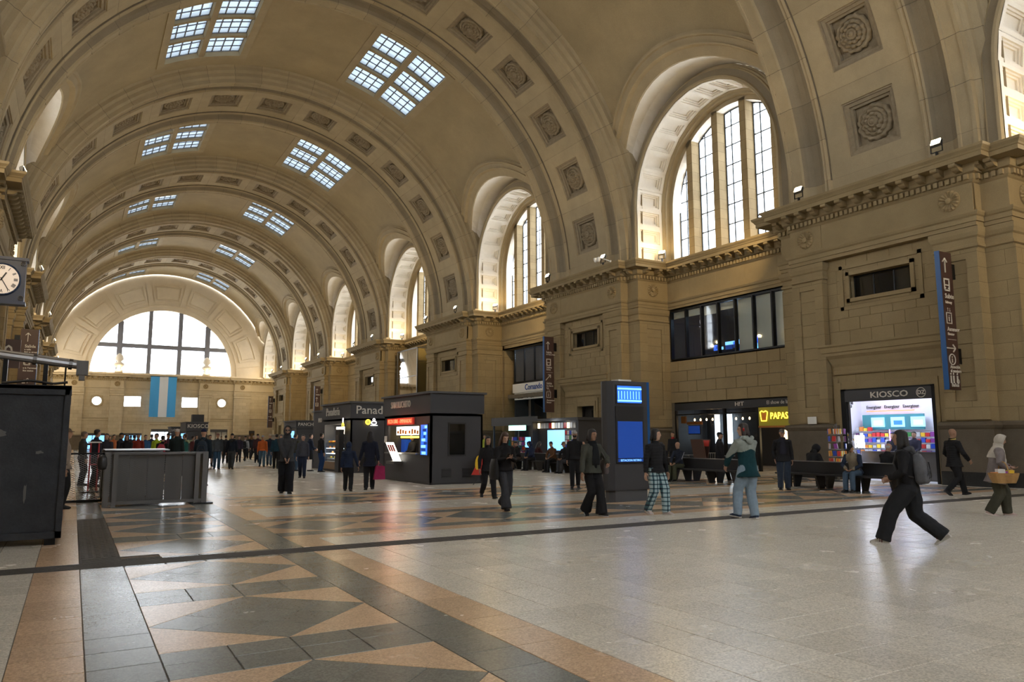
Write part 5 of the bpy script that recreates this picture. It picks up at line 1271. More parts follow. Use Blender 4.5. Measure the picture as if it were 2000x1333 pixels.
m = MB(); m.box(27.60, 27.62, 16.9, 18.9, 2.56, 2.60); part(SK, 'red_rule', m, 'led_red')
for k in range(3): sign_text('Energizer', .17, (27.93, 18.8-.78*k, 2.75), '-x', 'letter_black', SK, .004, 1.0, .003)
for y in (18.9, 14.75):
    m = MB(); m.tube((26.6, y, 3.2), (26.6, y, 2.98), .012); m.box(26.55, 26.65, y-.09, y+.09, 2.84, 2.98); m.lathe([(.001, 0), (.05, .02), (.06, .12), (.001, .14)], (26.6, y, 2.7), 8); part(SK, 'ceiling_camera', m, 'black_plastic')
m = MB(); m.box(26.2, 26.24, 15.7, 15.73, 1.0, 1.9); m2 = MB(); m2.box(26.9, 26.93, 17.5, 17.53, .95, 1.85); part(SK, 'neon_tube', m2, 'violet_tube'); m2 = MB(); m2.box(25.2, 25.23, 14.55, 14.58, .7, 1.9); part(SK, 'neon_tube', m2, 'screen_white')
m = MB(); m.box(26.1, 26.5, 14.45, 18.2, 0, 1.0); m.box(26.0, 26.6, 14.4, 18.2, 1.0, 1.03); part(SK, 'counter', m, 'steel_dark'); m = MB(); m.box(25.95, 25.98, 17.95, 18.35, 1.15, 1.62); part(SK, 'lit_board', m, 'tube_white')
for r in range(5): m = MB(); m.box(27.3, 27.6, 14.45, 19.35, .9+.22*r, .915+.22*r); part(SK, 'shelf', m, 'steel')
rnd = random.Random(21)
for r in range(5):
    for k in range(26):
        if r == 4 and k > 3: continue
        y = 19.25-.18*k; c = PK[rnd.randrange(8)]; q = MB(); h_ = .1+.08*rnd.random(); q.box(27.32, 27.42, y-.15, y, .915+.22*r, .915+.22*r+h_)
        tag(q.build('shelf_packet', 'pk_'+c), '%s packet on the back shelves of the KIOSCO shop' % c, 'packet', 'packets on the kiosk shop shelves')
for k in range(7):
    q = MB(); c = ['yellow', 'yellow', 'orange', 'red', 'yellow', 'blue', 'blue'][k]; q.box(25.4, 25.5, 18.15-.0, 18.3, .6+.24*k, .8+.24*k); tag(q.build('chip_bag', 'pk_'+c), '%s crisp bag hanging inside the left jamb of the KIOSCO shop' % c, 'packet', 'crisp bags inside the KIOSCO jamb')
for (y, z) in ((15.2, 3.05), (16.6, 3.05), (18.2, 3.05)): lamp('POINT', (26.5, y, z), 27, (.80, .87, 1.0), size=.25)
m = MB()
for y in (15.2, 16.6, 18.2): m.lathe([(.001, 0), (.14, 0), (.14, .03), (.001, .03)], (26.5, y, 3.16), 12)
part(SK, 'ceiling_lamps', m, 'tube_white')
# ---- cafe front and upper office windows in the first bay
CF = tag(empty('cafe_shop', (27.35, 25.4, 0)), 'black framed cafe front lettered HIT and PAPAS under the office windows', 'shop')
m = MB()
for y in (29.75, 26.35, 24.25, 21.05): m.box(27.33, 27.45, y-.07, y+.07, 0, 2.95)
m.box(27.33, 27.45, 21.05, 29.75, 3.27, 3.33); m.box(27.35, 27.42, 24.25, 29.75, 2.7, 2.76); m.box(27.35, 27.42, 26.4, 29.7, .0, .1); part(CF, 'frame', m, 'black_metal')
m = MB(); m.box(27.32, 27.40, 21.0, 29.75, 2.95, 3.30); part(CF, 'fascia', m, 'kiosk_dark')
for (a, b) in ((28.1, 29.68), (26.42, 28.05), (25.35, 26.28), (24.32, 25.3)):
    m = MB(); m.box(27.38, 27.39, a, b, .1, 2.7); part(CF, 'pane', m, 'clear_glass')
sign_text('H!T', .27, (27.31, 25.32, 3.13), '-x', 'letter_white', CF, .01, 1.3, .004); sign_text('El show de las papas', .24, (27.31, 22.75, 3.13), '-x', 'letter_white', CF, .006, .95)
m = MB(); m.box(27.28, 27.34, 21.1, 24.15, 2.08, 2.92); part(CF, 'yellow_sign', m, 'yellow_panel')
m = MB(); m.path_tube([(27.26, 24.05, 2.70), (27.26, 23.98, 2.30), (27.26, 23.70, 2.30), (27.26, 23.62, 2.70), (27.26, 23.72, 2.76), (27.26, 23.84, 2.70), (27.26, 23.95, 2.76), (27.26, 24.05, 2.70)], .017, 6); part(CF, 'neon_fries', m, 'neon_yellow')
m = MB(); m.box(27.27, 27.28, 23.72, 23.95, 2.34, 2.66); part(CF, 'fries_print', m, 'pk_orange')
sign_text('PAPAS', .42, (27.265, 22.98, 2.51), '-x', 'neon_yellow', CF, .004, .85, -.0); sign_text('FRITAS', .42, (27.265, 21.85, 2.51), '-x', 'neon_white', CF, .004, .85)
m = MB(); m.box(27.30, 27.45, 21.1, 24.2, 2.0, 2.08); part(CF, 'lintel_bar', m, 'orange_wall')
m = MB(); m.box(33.2, 33.3, 20.5, 33.5, 0, 4.3, 0); m.box(27.5, 33.3, 20.6, 20.7, 0, 4.3, 0); m.box(27.5, 33.3, 33.4, 33.5, 0, 4.3, 0); part(CF, 'rear_walls', m, 'kiosk_dark')
m = MB(); m.box(30.02, 30.1, 30.6, 31.75, 2.27, 2.43); m.box(30.0, 30.1, 31.85, 32.2, 2.35, 2.75); part(CF, 'orange_panels', m, 'orange_wall')
m = MB(); m.box(29.96, 30.0, 30.66, 31.6, 1.72, 2.24); tv = part(CF, 'television', m, 'black_plastic'); m = MB(); m.box(29.94, 29.96, 30.7, 31.56, 1.77, 2.20); part(CF, 'television_picture', m, 'screen_mid', tv)
for k in range(9):
    y = 30.07-.44*k+(.0 if k < 5 else -.3); Lp = tag(empty('pendant_bulb', (29.0, y, 2.5)), '%s in the row of bare warm bulbs hanging inside the cafe' % ['leftmost bulb', 'second bulb from the left', 'third bulb from the left', 'fourth bulb from the left', 'middle bulb', 'fourth bulb from the right', 'third bulb from the right', 'second bulb from the right', 'rightmost bulb'][k], 'lamp', 'bare bulbs in the cafe')
    m = MB(); m.lathe([(.001, -.07), (.035, -.05), (.045, 0), (.03, .04), (.015, .07), (.001, .07)], (29.0, y, 2.5), 10); part(Lp, 'bulb', m, 'bulb', smooth=True); m = MB(); m.tube((29.0, y, 2.57), (29.0, y, 4.3), .005, n=4); part(Lp, 'cord', m, 'black_plastic')
lamp('POINT', (29.0, 28.6, 2.3), 30, (1, .65, .35), size=.3)
for (y, w2) in ((32.3, .16), (31.32, .15)): m = MB(); m.box(32.9, 33.0, y-w2, y+w2, 1.2, 2.9); part(CF, 'rear_window', m, 'screen_white')
m = MB(); m.box(28.6, 28.64, 21.6, 24.0, .9, 1.9); part(CF, 'serving_hatch', m, 'menu_warm'); m = MB(); m.box(28.5, 28.6, 22.0, 22.5, 1.35, 1.7); part(CF, 'blue_screen', m, 'screen_white')
# cafe chairs and tables
def cafe_chair(x, y, a, label):
    C = tag(empty('cafe_chair', (x, y, 0), a), label, 'chair', 'thin metal chairs in front of the cafe')
    m = MB(); m.box(-.2, .2, -.2, .2, .44, .46); put('seat', m.mesh('seat', 'steel_dark'), C); m = MB()
    for k in range(4): m.box(-.2, -.18, -.17+.1*k, -.14+.1*k, .5, .86)
    m.box(-.21, -.17, -.2, .2, .84, .88); put('backrest', m.mesh('backrest', 'steel_dark'), C)
    for sx in (-.18, .18):
        for sy in (-.18, .18): m = MB(); m.tube((sx*1.1, sy*1.1, 0), (sx, sy, .45), .011, n=5); put('leg', m.mesh('leg', 'steel_dark'), C)
cafe_chair(25.4, 25.9, 2.5, 'thin metal cafe chair nearer the HIT post'); cafe_chair(25.0, 24.9, .6, 'thin metal cafe chair behind the person in the teal jacket'); cafe_chair(25.6, 27.6, -1.4, 'thin metal cafe chair behind the red menu board')
for (x, y, lb) in ((25.3, 26.7, 'small round metal cafe table in front of the HIT window'), (25.6, 24.3, 'small round metal cafe table under the PAPAS sign')):
    C = tag(empty('cafe_table', (x, y, 0)), lb, 'table', 'cafe tables'); m = MB(); m.lathe([(.001, .72), (.32, .72), (.32, .74), (.001, .74)], (x, y, 0), 18); part(C, 'table_top', m, 'steel'); m = MB(); m.tube((x, y, .02), (x, y, .72), .025); part(C, 'stem', m, 'steel_dark'); m = MB(); m.lathe([(.001, 0), (.2, 0), (.2, .02), (.001, .03)], (x, y, 0), 12); part(C, 'foot', m, 'steel_dark')
Af = tag(empty('menu_board', (23.0, 23.5, 0)), 'red and dark A-frame menu board left of the cafe door', 'menu board')
for s in (-1, 1): m = MB(); M = Matrix.Translation((23.0, 23.55, .45)) @ Matrix.Rotation(radians(12*s), 4, 'Y'); m.box(-.015, .015, -.36, .36, -.0, 1.05, 0, M); part(Af, 'panel', m, 'sign_brown')
M = Matrix.Translation((23.0, 23.55, .45)) @ Matrix.Rotation(radians(12), 4, 'Y'); m = MB(); m.box(-.03, -.016, -.33, .33, .74, 1.0, 0, M); part(Af, 'red_header', m, 'red_print'); m = MB(); m.box(-.03, -.016, -.28, .3, .1, .28, 0, M); part(Af, 'burger_print', m, 'pk_orange'); m = MB(); m.box(-.03, -.016, -.12, .1, .35, .6, 0, M); part(Af, 'cup_print', m, 'pk_silver')
m = MB(); [m.tube((23.0+.1*s, 23.55+.34*t, .0), (23.0+.02*s, 23.55+.34*t, .5), .015) for s in (-1, 1) for t in (-1, 1)]; part(Af, 'feet', m, 'black_metal')
# office windows
OW = tag(empty('office_glazing', (27.35, 25.4, 5.6)), 'band of eight dark framed office windows above the cafe', 'window')
m = MB(); m.box(27.30, 27.5, 20.9, 29.9, 5.6, 5.68); m.box(27.30, 27.5, 20.9, 29.9, 8.22, 8.3); yy = [29.9-1.125*k for k in range(9)]; part(OW, 'frame', m, 'black_metal')
for k, y in enumerate(yy): m = MB(); m.box(27.30, 27.5, y-.04, y+.04, 5.68, 8.22); part(OW, 'mullion', m, 'black_metal')
mottled('pane_backing', (.66, .64, .56), (.60, .58, .50), rough=.8, scale=1, fine=120)
for k in range(8):
    m = MB(); m.box(27.40, 27.41, yy[k+1]+.04, yy[k]-.04, 5.68, 8.22); part(OW, 'pane', m, 'clear_glass')
    m = MB(); lowr = 5.7 if k >= 4 else (7.85 if k != 2 else 7.75); m.box(27.52, 27.54, yy[k+1]+.06, yy[k]-.06, lowr, 8.2); part(OW, 'roller_blind', m, 'pane_backing')
m = MB(); m.box(27.55, 33.0, 20.8, 20.9, 4.7, 8.6); m.box(27.55, 33, 30.4, 30.5, 4.7, 8.6); m.box(32.9, 33, 20.8, 30.5, 4.7, 8.6); m.box(27.55, 33, 20.8, 30.5, 8.5, 8.6); part(OW, 'room_walls', m, 'office_wall')
m = MB(); rnd = random.Random(8)
for k in range(16): y = 26.5+rnd.random()*3.3; z = 5.9+rnd.random()*.9; m.box(30.5, 30.55, y, y+.25+rnd.random()*.5, z, z+.12+.2*rnd.random(), k % 3)
part(OW, 'wall_screens', m, ['screen_blue', 'screen_light', 'screen_mid']); m = MB(); m.box(30.0, 30.4, 25.5, 30.2, 4.7, 5.95); part(OW, 'desk', m, 'kiosk_dark')
lamp('POINT', (29.5, 27.5, 8.0), 22, (.55, .75, 1), size=.4)
# ---- second bay: command office, white boards, escalator, green sign
CO = tag(empty('command_office', (27.9, 43.6, 4.3)), 'glazed office with a white board lettered Comando over a dark stair opening', 'office')
m = MB()
for y in (47.35, 46.0, 44.6, 43.2, 41.8, 40.4): m.box(27.85, 27.98, y-.03, y+.03, 5.6, 8.4)
m.box(27.85, 27.98, 39.3, 47.4, 5.5, 5.62); m.box(27.85, 27.98, 39.3, 47.4, 8.3, 8.4); part(CO, 'frame', m, 'black_metal')
for k in range(5): m = MB(); m.box(27.9, 27.91, 47.3-1.4*k-1.32, 47.3-1.4*k, 5.62, 8.3); part(CO, 'pane', m, 'clear_glass')
m = MB(); m.box(27.75, 27.9, 39.3, 47.45, 4.8, 5.45); part(CO, 'upper_board', m, 'paper'); m = MB(); m.box(27.7, 27.85, 39.3, 47.1, 4.28, 4.76); part(CO, 'lower_board', m, 'paper')
sign_text('Comando Trenes', .58, (27.74, 45.7, 5.13), '-x', 'letter_blue', CO, .01, 1, .01, 'LEFT'); sign_text('Policía\nFerroviaria', .17, (27.69, 46.6, 4.5), '-x', 'letter_black', CO, .005, 1, .004, 'LEFT'); sign_text('Ministerio\nArgentina', .15, (27.69, 44.95, 4.5), '-x', 'letter_black', CO, .005, 1, .003, 'LEFT')
m = MB(); ring_tube(m, (27.69, 45.25, 4.52), .09, 'x', 12, .012, sy=1.8); part(CO, 'crest', m, 'letter_black')
m = MB(); m.box(28.0, 33.5, 39.2, 39.3, 0, 8.6, 0); m.box(28, 33.5, 47.5, 47.6, 0, 8.6, 0); m.box(33.4, 33.5, 39, 47.6, 0, 8.6, 0); m.box(28, 33.5, 39.2, 47.6, 8.5, 8.6, 0); m.box(28, 33.5, 39.2, 47.6, 5.45, 5.55, 0); part(CO, 'office_room', m, 'roof_grey')
m = MB(); m.box(30, 31.2, 41, 41.15, 8.38, 8.44); m.box(30, 31.2, 45, 45.15, 8.38, 8.44); part(CO, 'ceiling_tube', m, 'tube_white'); lamp('POINT', (30, 44, 8.0), 45, (.85, .92, 1), size=.3)
m = MB(); m.box(28.05, 28.35, 45.4, 45.7, 0, 4.3); part(CO, 'column', m, 'steel_dark')
Es = tag(empty('escalator', (30, 42.5, 0)), 'dark escalator rising behind the opening under the Comando board', 'escalator'); m = MB()
Mx = Matrix.Translation((28.6, 47.2, 0)) @ Matrix.Rotation(radians(-32), 4, 'X') 
m = MB(); m.poly_prism([(47.0, 4.4), (47.0, 3.9), (40.5, -.2), (39.5, -.2), (39.5, .35), (46.4, 4.4)], 28.7, 28.8, 0, Matrix(((0,0,1,0),(1,0,0,0),(0,1,0,0),(0,0,0,1)))); part(Es, 'side_panel', m, 'black_metal')
m = MB(); m.poly_prism([(47.0, 4.4), (47.0, 3.9), (40.5, -.2), (39.5, -.2), (39.5, .35), (46.4, 4.4)], 29.8, 29.9, 0, Matrix(((0,0,1,0),(1,0,0,0),(0,1,0,0),(0,0,0,1)))); part(Es, 'side_panel', m, 'black_metal')
for k in range(18): m = MB(); y = 40.2+.36*k; z = .02+.232*k; m.box(28.8, 29.8, y, y+.36, z, z+.23); part(Es, 'step', m, 'steel_dark')
for x in (28.75, 29.85): m = MB(); m.tube((x, 39.6, 1.15), (x, 46.6, 5.2 if False else 4.4+.9*0+.0), .04); part(Es, 'handrail', m, 'black_plastic')
Gs = tag(empty('lit_sign', (25.0, 42.1, 2.0)), 'small blank lit green-white panel over the stairs, left of the magazine stand', 'sign'); m = MB(); m.box(24.98, 25.02, 41.1, 43.24, 2.03, 2.35); part(Gs, 'panel', m, 'green_screen'); m = MB(); m.box(24.9, 25.3, 39.5, 45.5, 2.35, 2.9); part(Gs, 'canopy', m, 'kiosk_dark')
for y in (39.6, 45.4): m = MB(); m.box(25.0, 25.12, y-.05, y+.05, 0, 2.35); part(Gs, 'post', m, 'kiosk_dark')
m = MB(); m.box(27.0, 27.02, 40.5, 44.5, .9, 1.6, 0); part(Gs, 'lit_counter', m, 'screen_light')
# ---- glass lift shaft in the third bay
El = tag(empty('lift_shaft', (26.2, 62.5, 0)), 'tall glass lift shaft with a brass clad side above the bakery kiosk', 'lift shaft')
for (a, b) in ((60.75, 62.9), (62.95, 65.3)): m = MB(); m.box(25.78, 25.8, a, b, 2.6, 9.45); part(El, 'glass_panel', m, 'mirror_glass' if 'mirror_glass' in MATS else 'clear_glass')
m = MB(); m.box(25.75, 25.85, 60.65, 60.75, 0, 9.5); m.box(25.75, 25.85, 65.3, 65.4, 0, 9.5); m.box(25.75, 27.3, 60.65, 65.4, 9.45, 9.55); m.box(25.76, 25.84, 60.7, 65.4, 7.0, 7.06); part(El, 'frame', m, 'steel_dark')
for k in range(3): m = MB(); m.box(25.85, 27.28, 60.66, 60.7, [0, 5.0, 8.3][k]+.02, [5.0, 8.3, 9.45][k]-.02); part(El, 'clad_panel', m, 'brass')
m = MB(); m.box(25.9, 27.3, 65.2, 65.3, 0, 9.4); m.box(27.1, 27.2, 60.8, 65.2, 0, 9.4); part(El, 'back_panel', m, 'steel_dark')
# ---- flag, urns, far shops
Fl = tag(empty('hanging_flag', (11.0, 121.0, 4.65)), 'large blue and white striped flag hanging in the middle of the far wall', 'flag'); 
for k, (a, b, c) in enumerate(((9.3, 10.5, 'flag_blue'), (10.5, 11.65, 'flag_white'), (11.65, 12.8, 'flag_blue'))):
    m = MB(); rows = [[(a+(b-a)*i/6, 120.55+.05*sin((a+(b-a)*i/6)*4+z*.3), 4.65+5.9*z/10) for i in range(7)] for z in range(11)]; m.grid(rows, 0); part(Fl, 'stripe', m, c, smooth=True)
m = MB(); m.tube((9.2, 120.55, 10.58), (12.9, 120.55, 10.58), .04); part(Fl, 'rod', m, 'black_metal')
for x, lb in ((5.1, 'left lit stone urn on the sill of the far window'), (16.9, 'right lit stone urn on the sill of the far window')):
    U = tag(empty('stone_urn', (x, 121.1, 11.0)), lb, 'urn', 'stone urns on the far sill'); m = MB(); m.lathe([(.001, 0), (.55, 0), (.55, .3), (.35, .4), (.3, .7), (.7, 1.0), (.72, 1.3), (.35, 1.5), (.3, 1.6), (.6, 1.9), (.5, 2.4), (.2, 2.7), (.001, 2.8)], (x, 121.0, 10.98), 14); part(U, 'bowl', m, 'soffit_white', smooth=True); lamp('POINT', (x, 120.2, 11.5), 30, WARM, size=.1)
for (a, b, zt, c, lb) in ((1.6, 3.9, 2.3, 'screen_light', 'lit shop doorway at the left of the far wall'), (6.1, 8.6, 2.3, 'screen_light', 'lit blue-white shop doorway in the far wall left of the flag'), (9.8, 12.6, 2.9, 'screen_white', 'bright lit shop doorway in the far wall under the flag'), (17.9, 20.4, 2.9, 'paper', 'pale shop doorway in the far wall right of the KIOSCO kiosk'), (22.6, 24.4, 2.7, 'wood', 'brown wooden doorway at the right of the far wall')):
    S = tag(empty('far_shop', ((a+b)/2, 121.6, 0)), lb, 'shop'); m = MB(); m.box(a, b, 121.95, 122.0, .1, zt*.86); part(S, 'interior', m, c); m = MB(); m.box(a, b, 121.4, 121.5, zt*.86, zt); part(S, 'fascia', m, 'kiosk_grey')
    m = MB(); [m.box(a+(b-a)*k/3-.04, a+(b-a)*k/3+.04, 121.6, 121.7, 0, zt*.86) for k in range(4)]; m.box(a, b, 121.7, 121.9, .6, .9); part(S, 'frame', m, 'black_metal')
# ---- cctv cameras on the second pier cornice and small red banner, litter
Cc = tag(empty('cctv_camera', (24.05, 31.3, 10.76)), 'white dome camera pair on the cornice between the two large windows', 'camera')
m = MB(); m.tube((24.2, 31.0, 10.9), (23.7, 31.4, 11.15), .03); m.tube((24.2, 31.0, 10.76), (24.2, 31.0, 10.95), .04); part(Cc, 'arm', m, 'white_plastic')
for (x, y, z) in ((23.7, 31.4, 11.0), (23.9, 31.9, 11.1)): m = MB(); m.lathe([(.001, -.12), (.08, -.09), (.11, 0), (.11, .12), (.001, .14)], (x, y, z), 12); part(Cc, 'dome', m, 'white_plastic', smooth=True)
Bn = tag(empty('red_banner', (12.05, 22.6, 0)), 'leaning red printed banner at the right corner of the food kiosk', 'banner')
m = MB(); m.poly_prism([(11.62, .32), (12.05, .30), (12.32, 1.42), (12.22, 1.42)], 22.6, 22.62, 0, Matrix(((1,0,0,0),(0,0,1,0),(0,1,0,0),(0,0,0,1)))); part(Bn, 'cloth', m, 'red_print')
m = MB(); m.poly_prism([(11.85+.10*cos(2*pi*k/14)+.10*(sin(2*pi*k/14)*.25), .72+.24*sin(2*pi*k/14)) for k in range(14)], 22.59, 22.6, 0, Matrix(((1,0,0,0),(0,0,1,0),(0,1,0,0),(0,0,0,1)))); part(Bn, 'print', m, 'pk_yellow')
m = MB(); m.tube((12.33, 22.61, 0), (12.3, 22.61, 1.5), .014); [m.tube((x, 22.45, 0), (12.0, 22.61, .35), .012) for x in (11.6, 12.1)]; part(Bn, 'stand', m, 'black_metal')
m = MB(); m.box(-.03, .03, -.02, .02, 0, .012, 0, Matrix.Translation((10.36, 5.47, 0)) @ Matrix.Rotation(.6, 4, 'Z')); m.box(-.02, .02, -.015, .01, .01, .02, 0, Matrix.Translation((10.37, 5.5, 0))); tag(m.build('paper_scrap', 'paper'), 'small white paper scrap on the pale tiles at the right', 'litter')
# ================================================================ PEOPLE
CLOTH = {}
def cloth(col, rough=.9, kind='cloth'):
    key = (tuple(round(c, 3) for c in col), kind)
    if key in CLOTH: return CLOTH[key]
    nm = '%s_%d' % (kind, len(CLOTH)); c2 = tuple(c*.72 for c in col)
    if kind == 'skin': mottled(nm, col, tuple(c*.88 for c in col), rough=.55, scale=6, fine=80, bump=.05, spec=.35)
    elif kind == 'hair': mottled(nm, col, c2, rough=.45, scale=20, fine=160, bump=.4, spec=.4)
    elif kind == 'shiny': mottled(nm, col, c2, rough=.42, scale=7, fine=50, bump=.15, spec=.4)
    else: mottled(nm, col, c2, rough=rough, scale=7, fine=110, bump=.25, bdist=.006, spec=.25)
    CLOTH[key] = nm; return nm
# plaid for the pyjama trousers
m, nt, b = nodes_of('plaid'); L = nt.links.new
tc = N(nt, 'ShaderNodeTexCoord'); sp = N(nt, 'ShaderNodeSeparateXYZ'); L(tc.outputs['Object'], sp.inputs[0])
def stripes(sock, per, duty):
    a = N(nt, 'ShaderNodeMath', operation='DIVIDE'); a.inputs[1].default_value = per; L(sock, a.inputs[0])
    f = N(nt, 'ShaderNodeMath', operation='FRACT'); L(a.outputs[0], f.inputs[0]); l = N(nt, 'ShaderNodeMath', operation='LESS_THAN'); l.inputs[1].default_value = duty; L(f.outputs[0], l.inputs[0]); return l.outputs[0]
sx_ = stripes(sp.outputs[0], .075, .32); sz_ = stripes(sp.outputs[2], .085, .30); ad = N(nt, 'ShaderNodeMath', operation='ADD'); L(sx_, ad.inputs[0]); L(sz_, ad.inputs[1])
cr = N(nt, 'ShaderNodeValToRGB'); cr.color_ramp.interpolation = 'CONSTANT'; cr.color_ramp.elements[0].color = (.36, .47, .50, 1); cr.color_ramp.elements[1].position = .3; cr.color_ramp.elements[1].color = (.045, .11, .13, 1)
e = cr.color_ramp.elements.new(.75); e.color = (.006, .012, .03, 1); dv = N(nt, 'ShaderNodeMath', operation='DIVIDE'); dv.inputs[1].default_value = 2; L(ad.outputs[0], dv.inputs[0]); L(dv.outputs[0], cr.inputs[0]); L(cr.outputs[0], b.inputs['Base Color']); b.inputs['Roughness'].default_value = .9
def ik(a, t, l1, l2, hint):
    a = Vector(a); t = Vector(t); d = t-a; L_ = min(d.length, (l1+l2)*.998); d.normalize(); t = a+d*L_
    h = Vector(hint)-d*Vector(hint).dot(d); h.normalize(); x = (l1*l1-l2*l2+L_*L_)/(2*L_); y = sqrt(max(1e-6, l1*l1-x*x)); return a+d*x+h*y, t
def loft(m, secs, n=14, mat=0, sup=2.0, cap=True):
    """secs: (pos, rx, ry[, right vector[, forward vector]]) """
    rows = []; N_ = len(secs)
    for k, s in enumerate(secs):
        p = Vector(s[0]); rx, ry = s[1], s[2]
        if len(s) > 4: r, f = Vector(s[3]), Vector(s[4])
        else:
            d = (Vector(secs[min(k+1, N_-1)][0])-Vector(secs[max(k-1, 0)][0])).normalized(); r = Vector(s[3]) if len(s) > 3 else Vector((1, 0, 0)); r = (r-d*r.dot(d)).normalized(); f = d.cross(r)
        row = []
        for j in range(n):
            a = 2*pi*j/n; c, q = cos(a), sin(a)
            if sup != 2: c = math.copysign(abs(c)**(2/sup), c); q = math.copysign(abs(q)**(2/sup), q)
            row.append(p+r*(rx*c)+f*(ry*q))
        rows.append(row)
    m.grid(rows, mat, closed=True)
    if cap: m.face(rows[0][::-1], mat); m.face(rows[-1], mat)
def ball(m, c, rx, ry, rz, n=14, mat=0, M=None):
    rows = []
    for i in range(1, n//2):
        t = pi*i/(n//2); rows.append([Vector((rx*sin(t)*cos(2*pi*j/n), ry*sin(t)*sin(2*pi*j/n), rz*cos(t))) for j in range(n)])
    top = Vector((0, 0, rz)); bot = Vector((0, 0, -rz)); T = (M if M is not None else Matrix.Translation(c))
    if M is None: pass
    else: T = Matrix.Translation(c) @ M
    rows = [[T @ p for p in r] for r in rows]; m.grid(rows, mat, closed=True)
    for j in range(n): m.face([T @ top, rows[0][j], rows[0][(j+1) % n]], mat); m.face([T @ bot, rows[-1][(j+1) % n], rows[-1][j]], mat)
QUEUE = []
def queue_remesh(name, mb, parent, mats, voxel, fold=0., matfn=None, smooth=2, extra=None, seed=0, puff=0.):
    me = bpy.data.meshes.new(name); me.from_pydata(mb.v, [], mb.f); tmp = bpy.data.objects.new('tmp', me); COL.objects.link(tmp)
    r = tmp.modifiers.new('r', 'REMESH'); r.mode = 'VOXEL'; r.voxel_size = voxel; r.use_smooth_shade = True
    if smooth: s = tmp.modifiers.new('s', 'SMOOTH'); s.iterations = smooth; s.factor = .5
    QUEUE.append((tmp, parent, name, mats, fold, matfn, extra, seed, puff))
def flush_queue():
    bpy.context.view_layer.update(); dg = bpy.context.evaluated_depsgraph_get()
    done = [bpy.data.meshes.new_from_object(q[0].evaluated_get(dg)) for q in QUEUE]
    for (tmp, par, name, mats, fold, matfn, extra, seed, puff), me in zip(QUEUE, done):
        me.name = name
        if fold or puff:
            so = Vector((seed*3.1, seed*1.7, seed*.9))
            nv = len(me.vertices); co = [0.0]*(3*nv); no = [0.0]*(3*nv); me.vertices.foreach_get('co', co); me.vertices.foreach_get('normal', no)
            for i in range(0, 3*nv, 3):
                px, py, pz = co[i], co[i+1], co[i+2]; d = 0
                if fold: d += fold*(noise.noise(Vector((px*9, py*9, pz*4.5))+so)+.6*noise.noise(Vector((px*20, py*20, pz*11))+so))
                if puff: d += puff*(abs(sin((pz+.02*noise.noise(Vector((px*5, py*5, pz*5))+so))*pi/.062))-.6)
                co[i] = px+no[i]*d; co[i+1] = py+no[i+1]*d; co[i+2] = pz+no[i+2]*d
            me.vertices.foreach_set('co', co)
        me.materials.clear()
        for mn in mats: me.materials.append(MATS[mn])
        if extra is not None:
            bm = bmesh.new(); bm.from_mesh(me); vs = [bm.verts.new(v) for v in extra.v]
            for f in extra.f: bm.faces.new([vs[q] for q in f])
            bm.to_mesh(me); bm.free()
        n = len(me.polygons)
        if matfn: me.polygons.foreach_set('material_index', [matfn(p.center) for p in me.polygons])
        else: me.polygons.foreach_set('material_index', [0]*n)
        me.polygons.foreach_set('use_smooth', [True]*n); me.update()
        put(name, me, par)
    bpy.data.batch_remove([q[0] for q in QUEUE]+[q[0].data for q in QUEUE]); QUEUE.clear()
SKIN = {'light': (.50, .31, .22), 'mid': (.40, .23, .15), 'tan': (.33, .185, .12), 'dark': (.2, .11, .07)}
PN = [0]
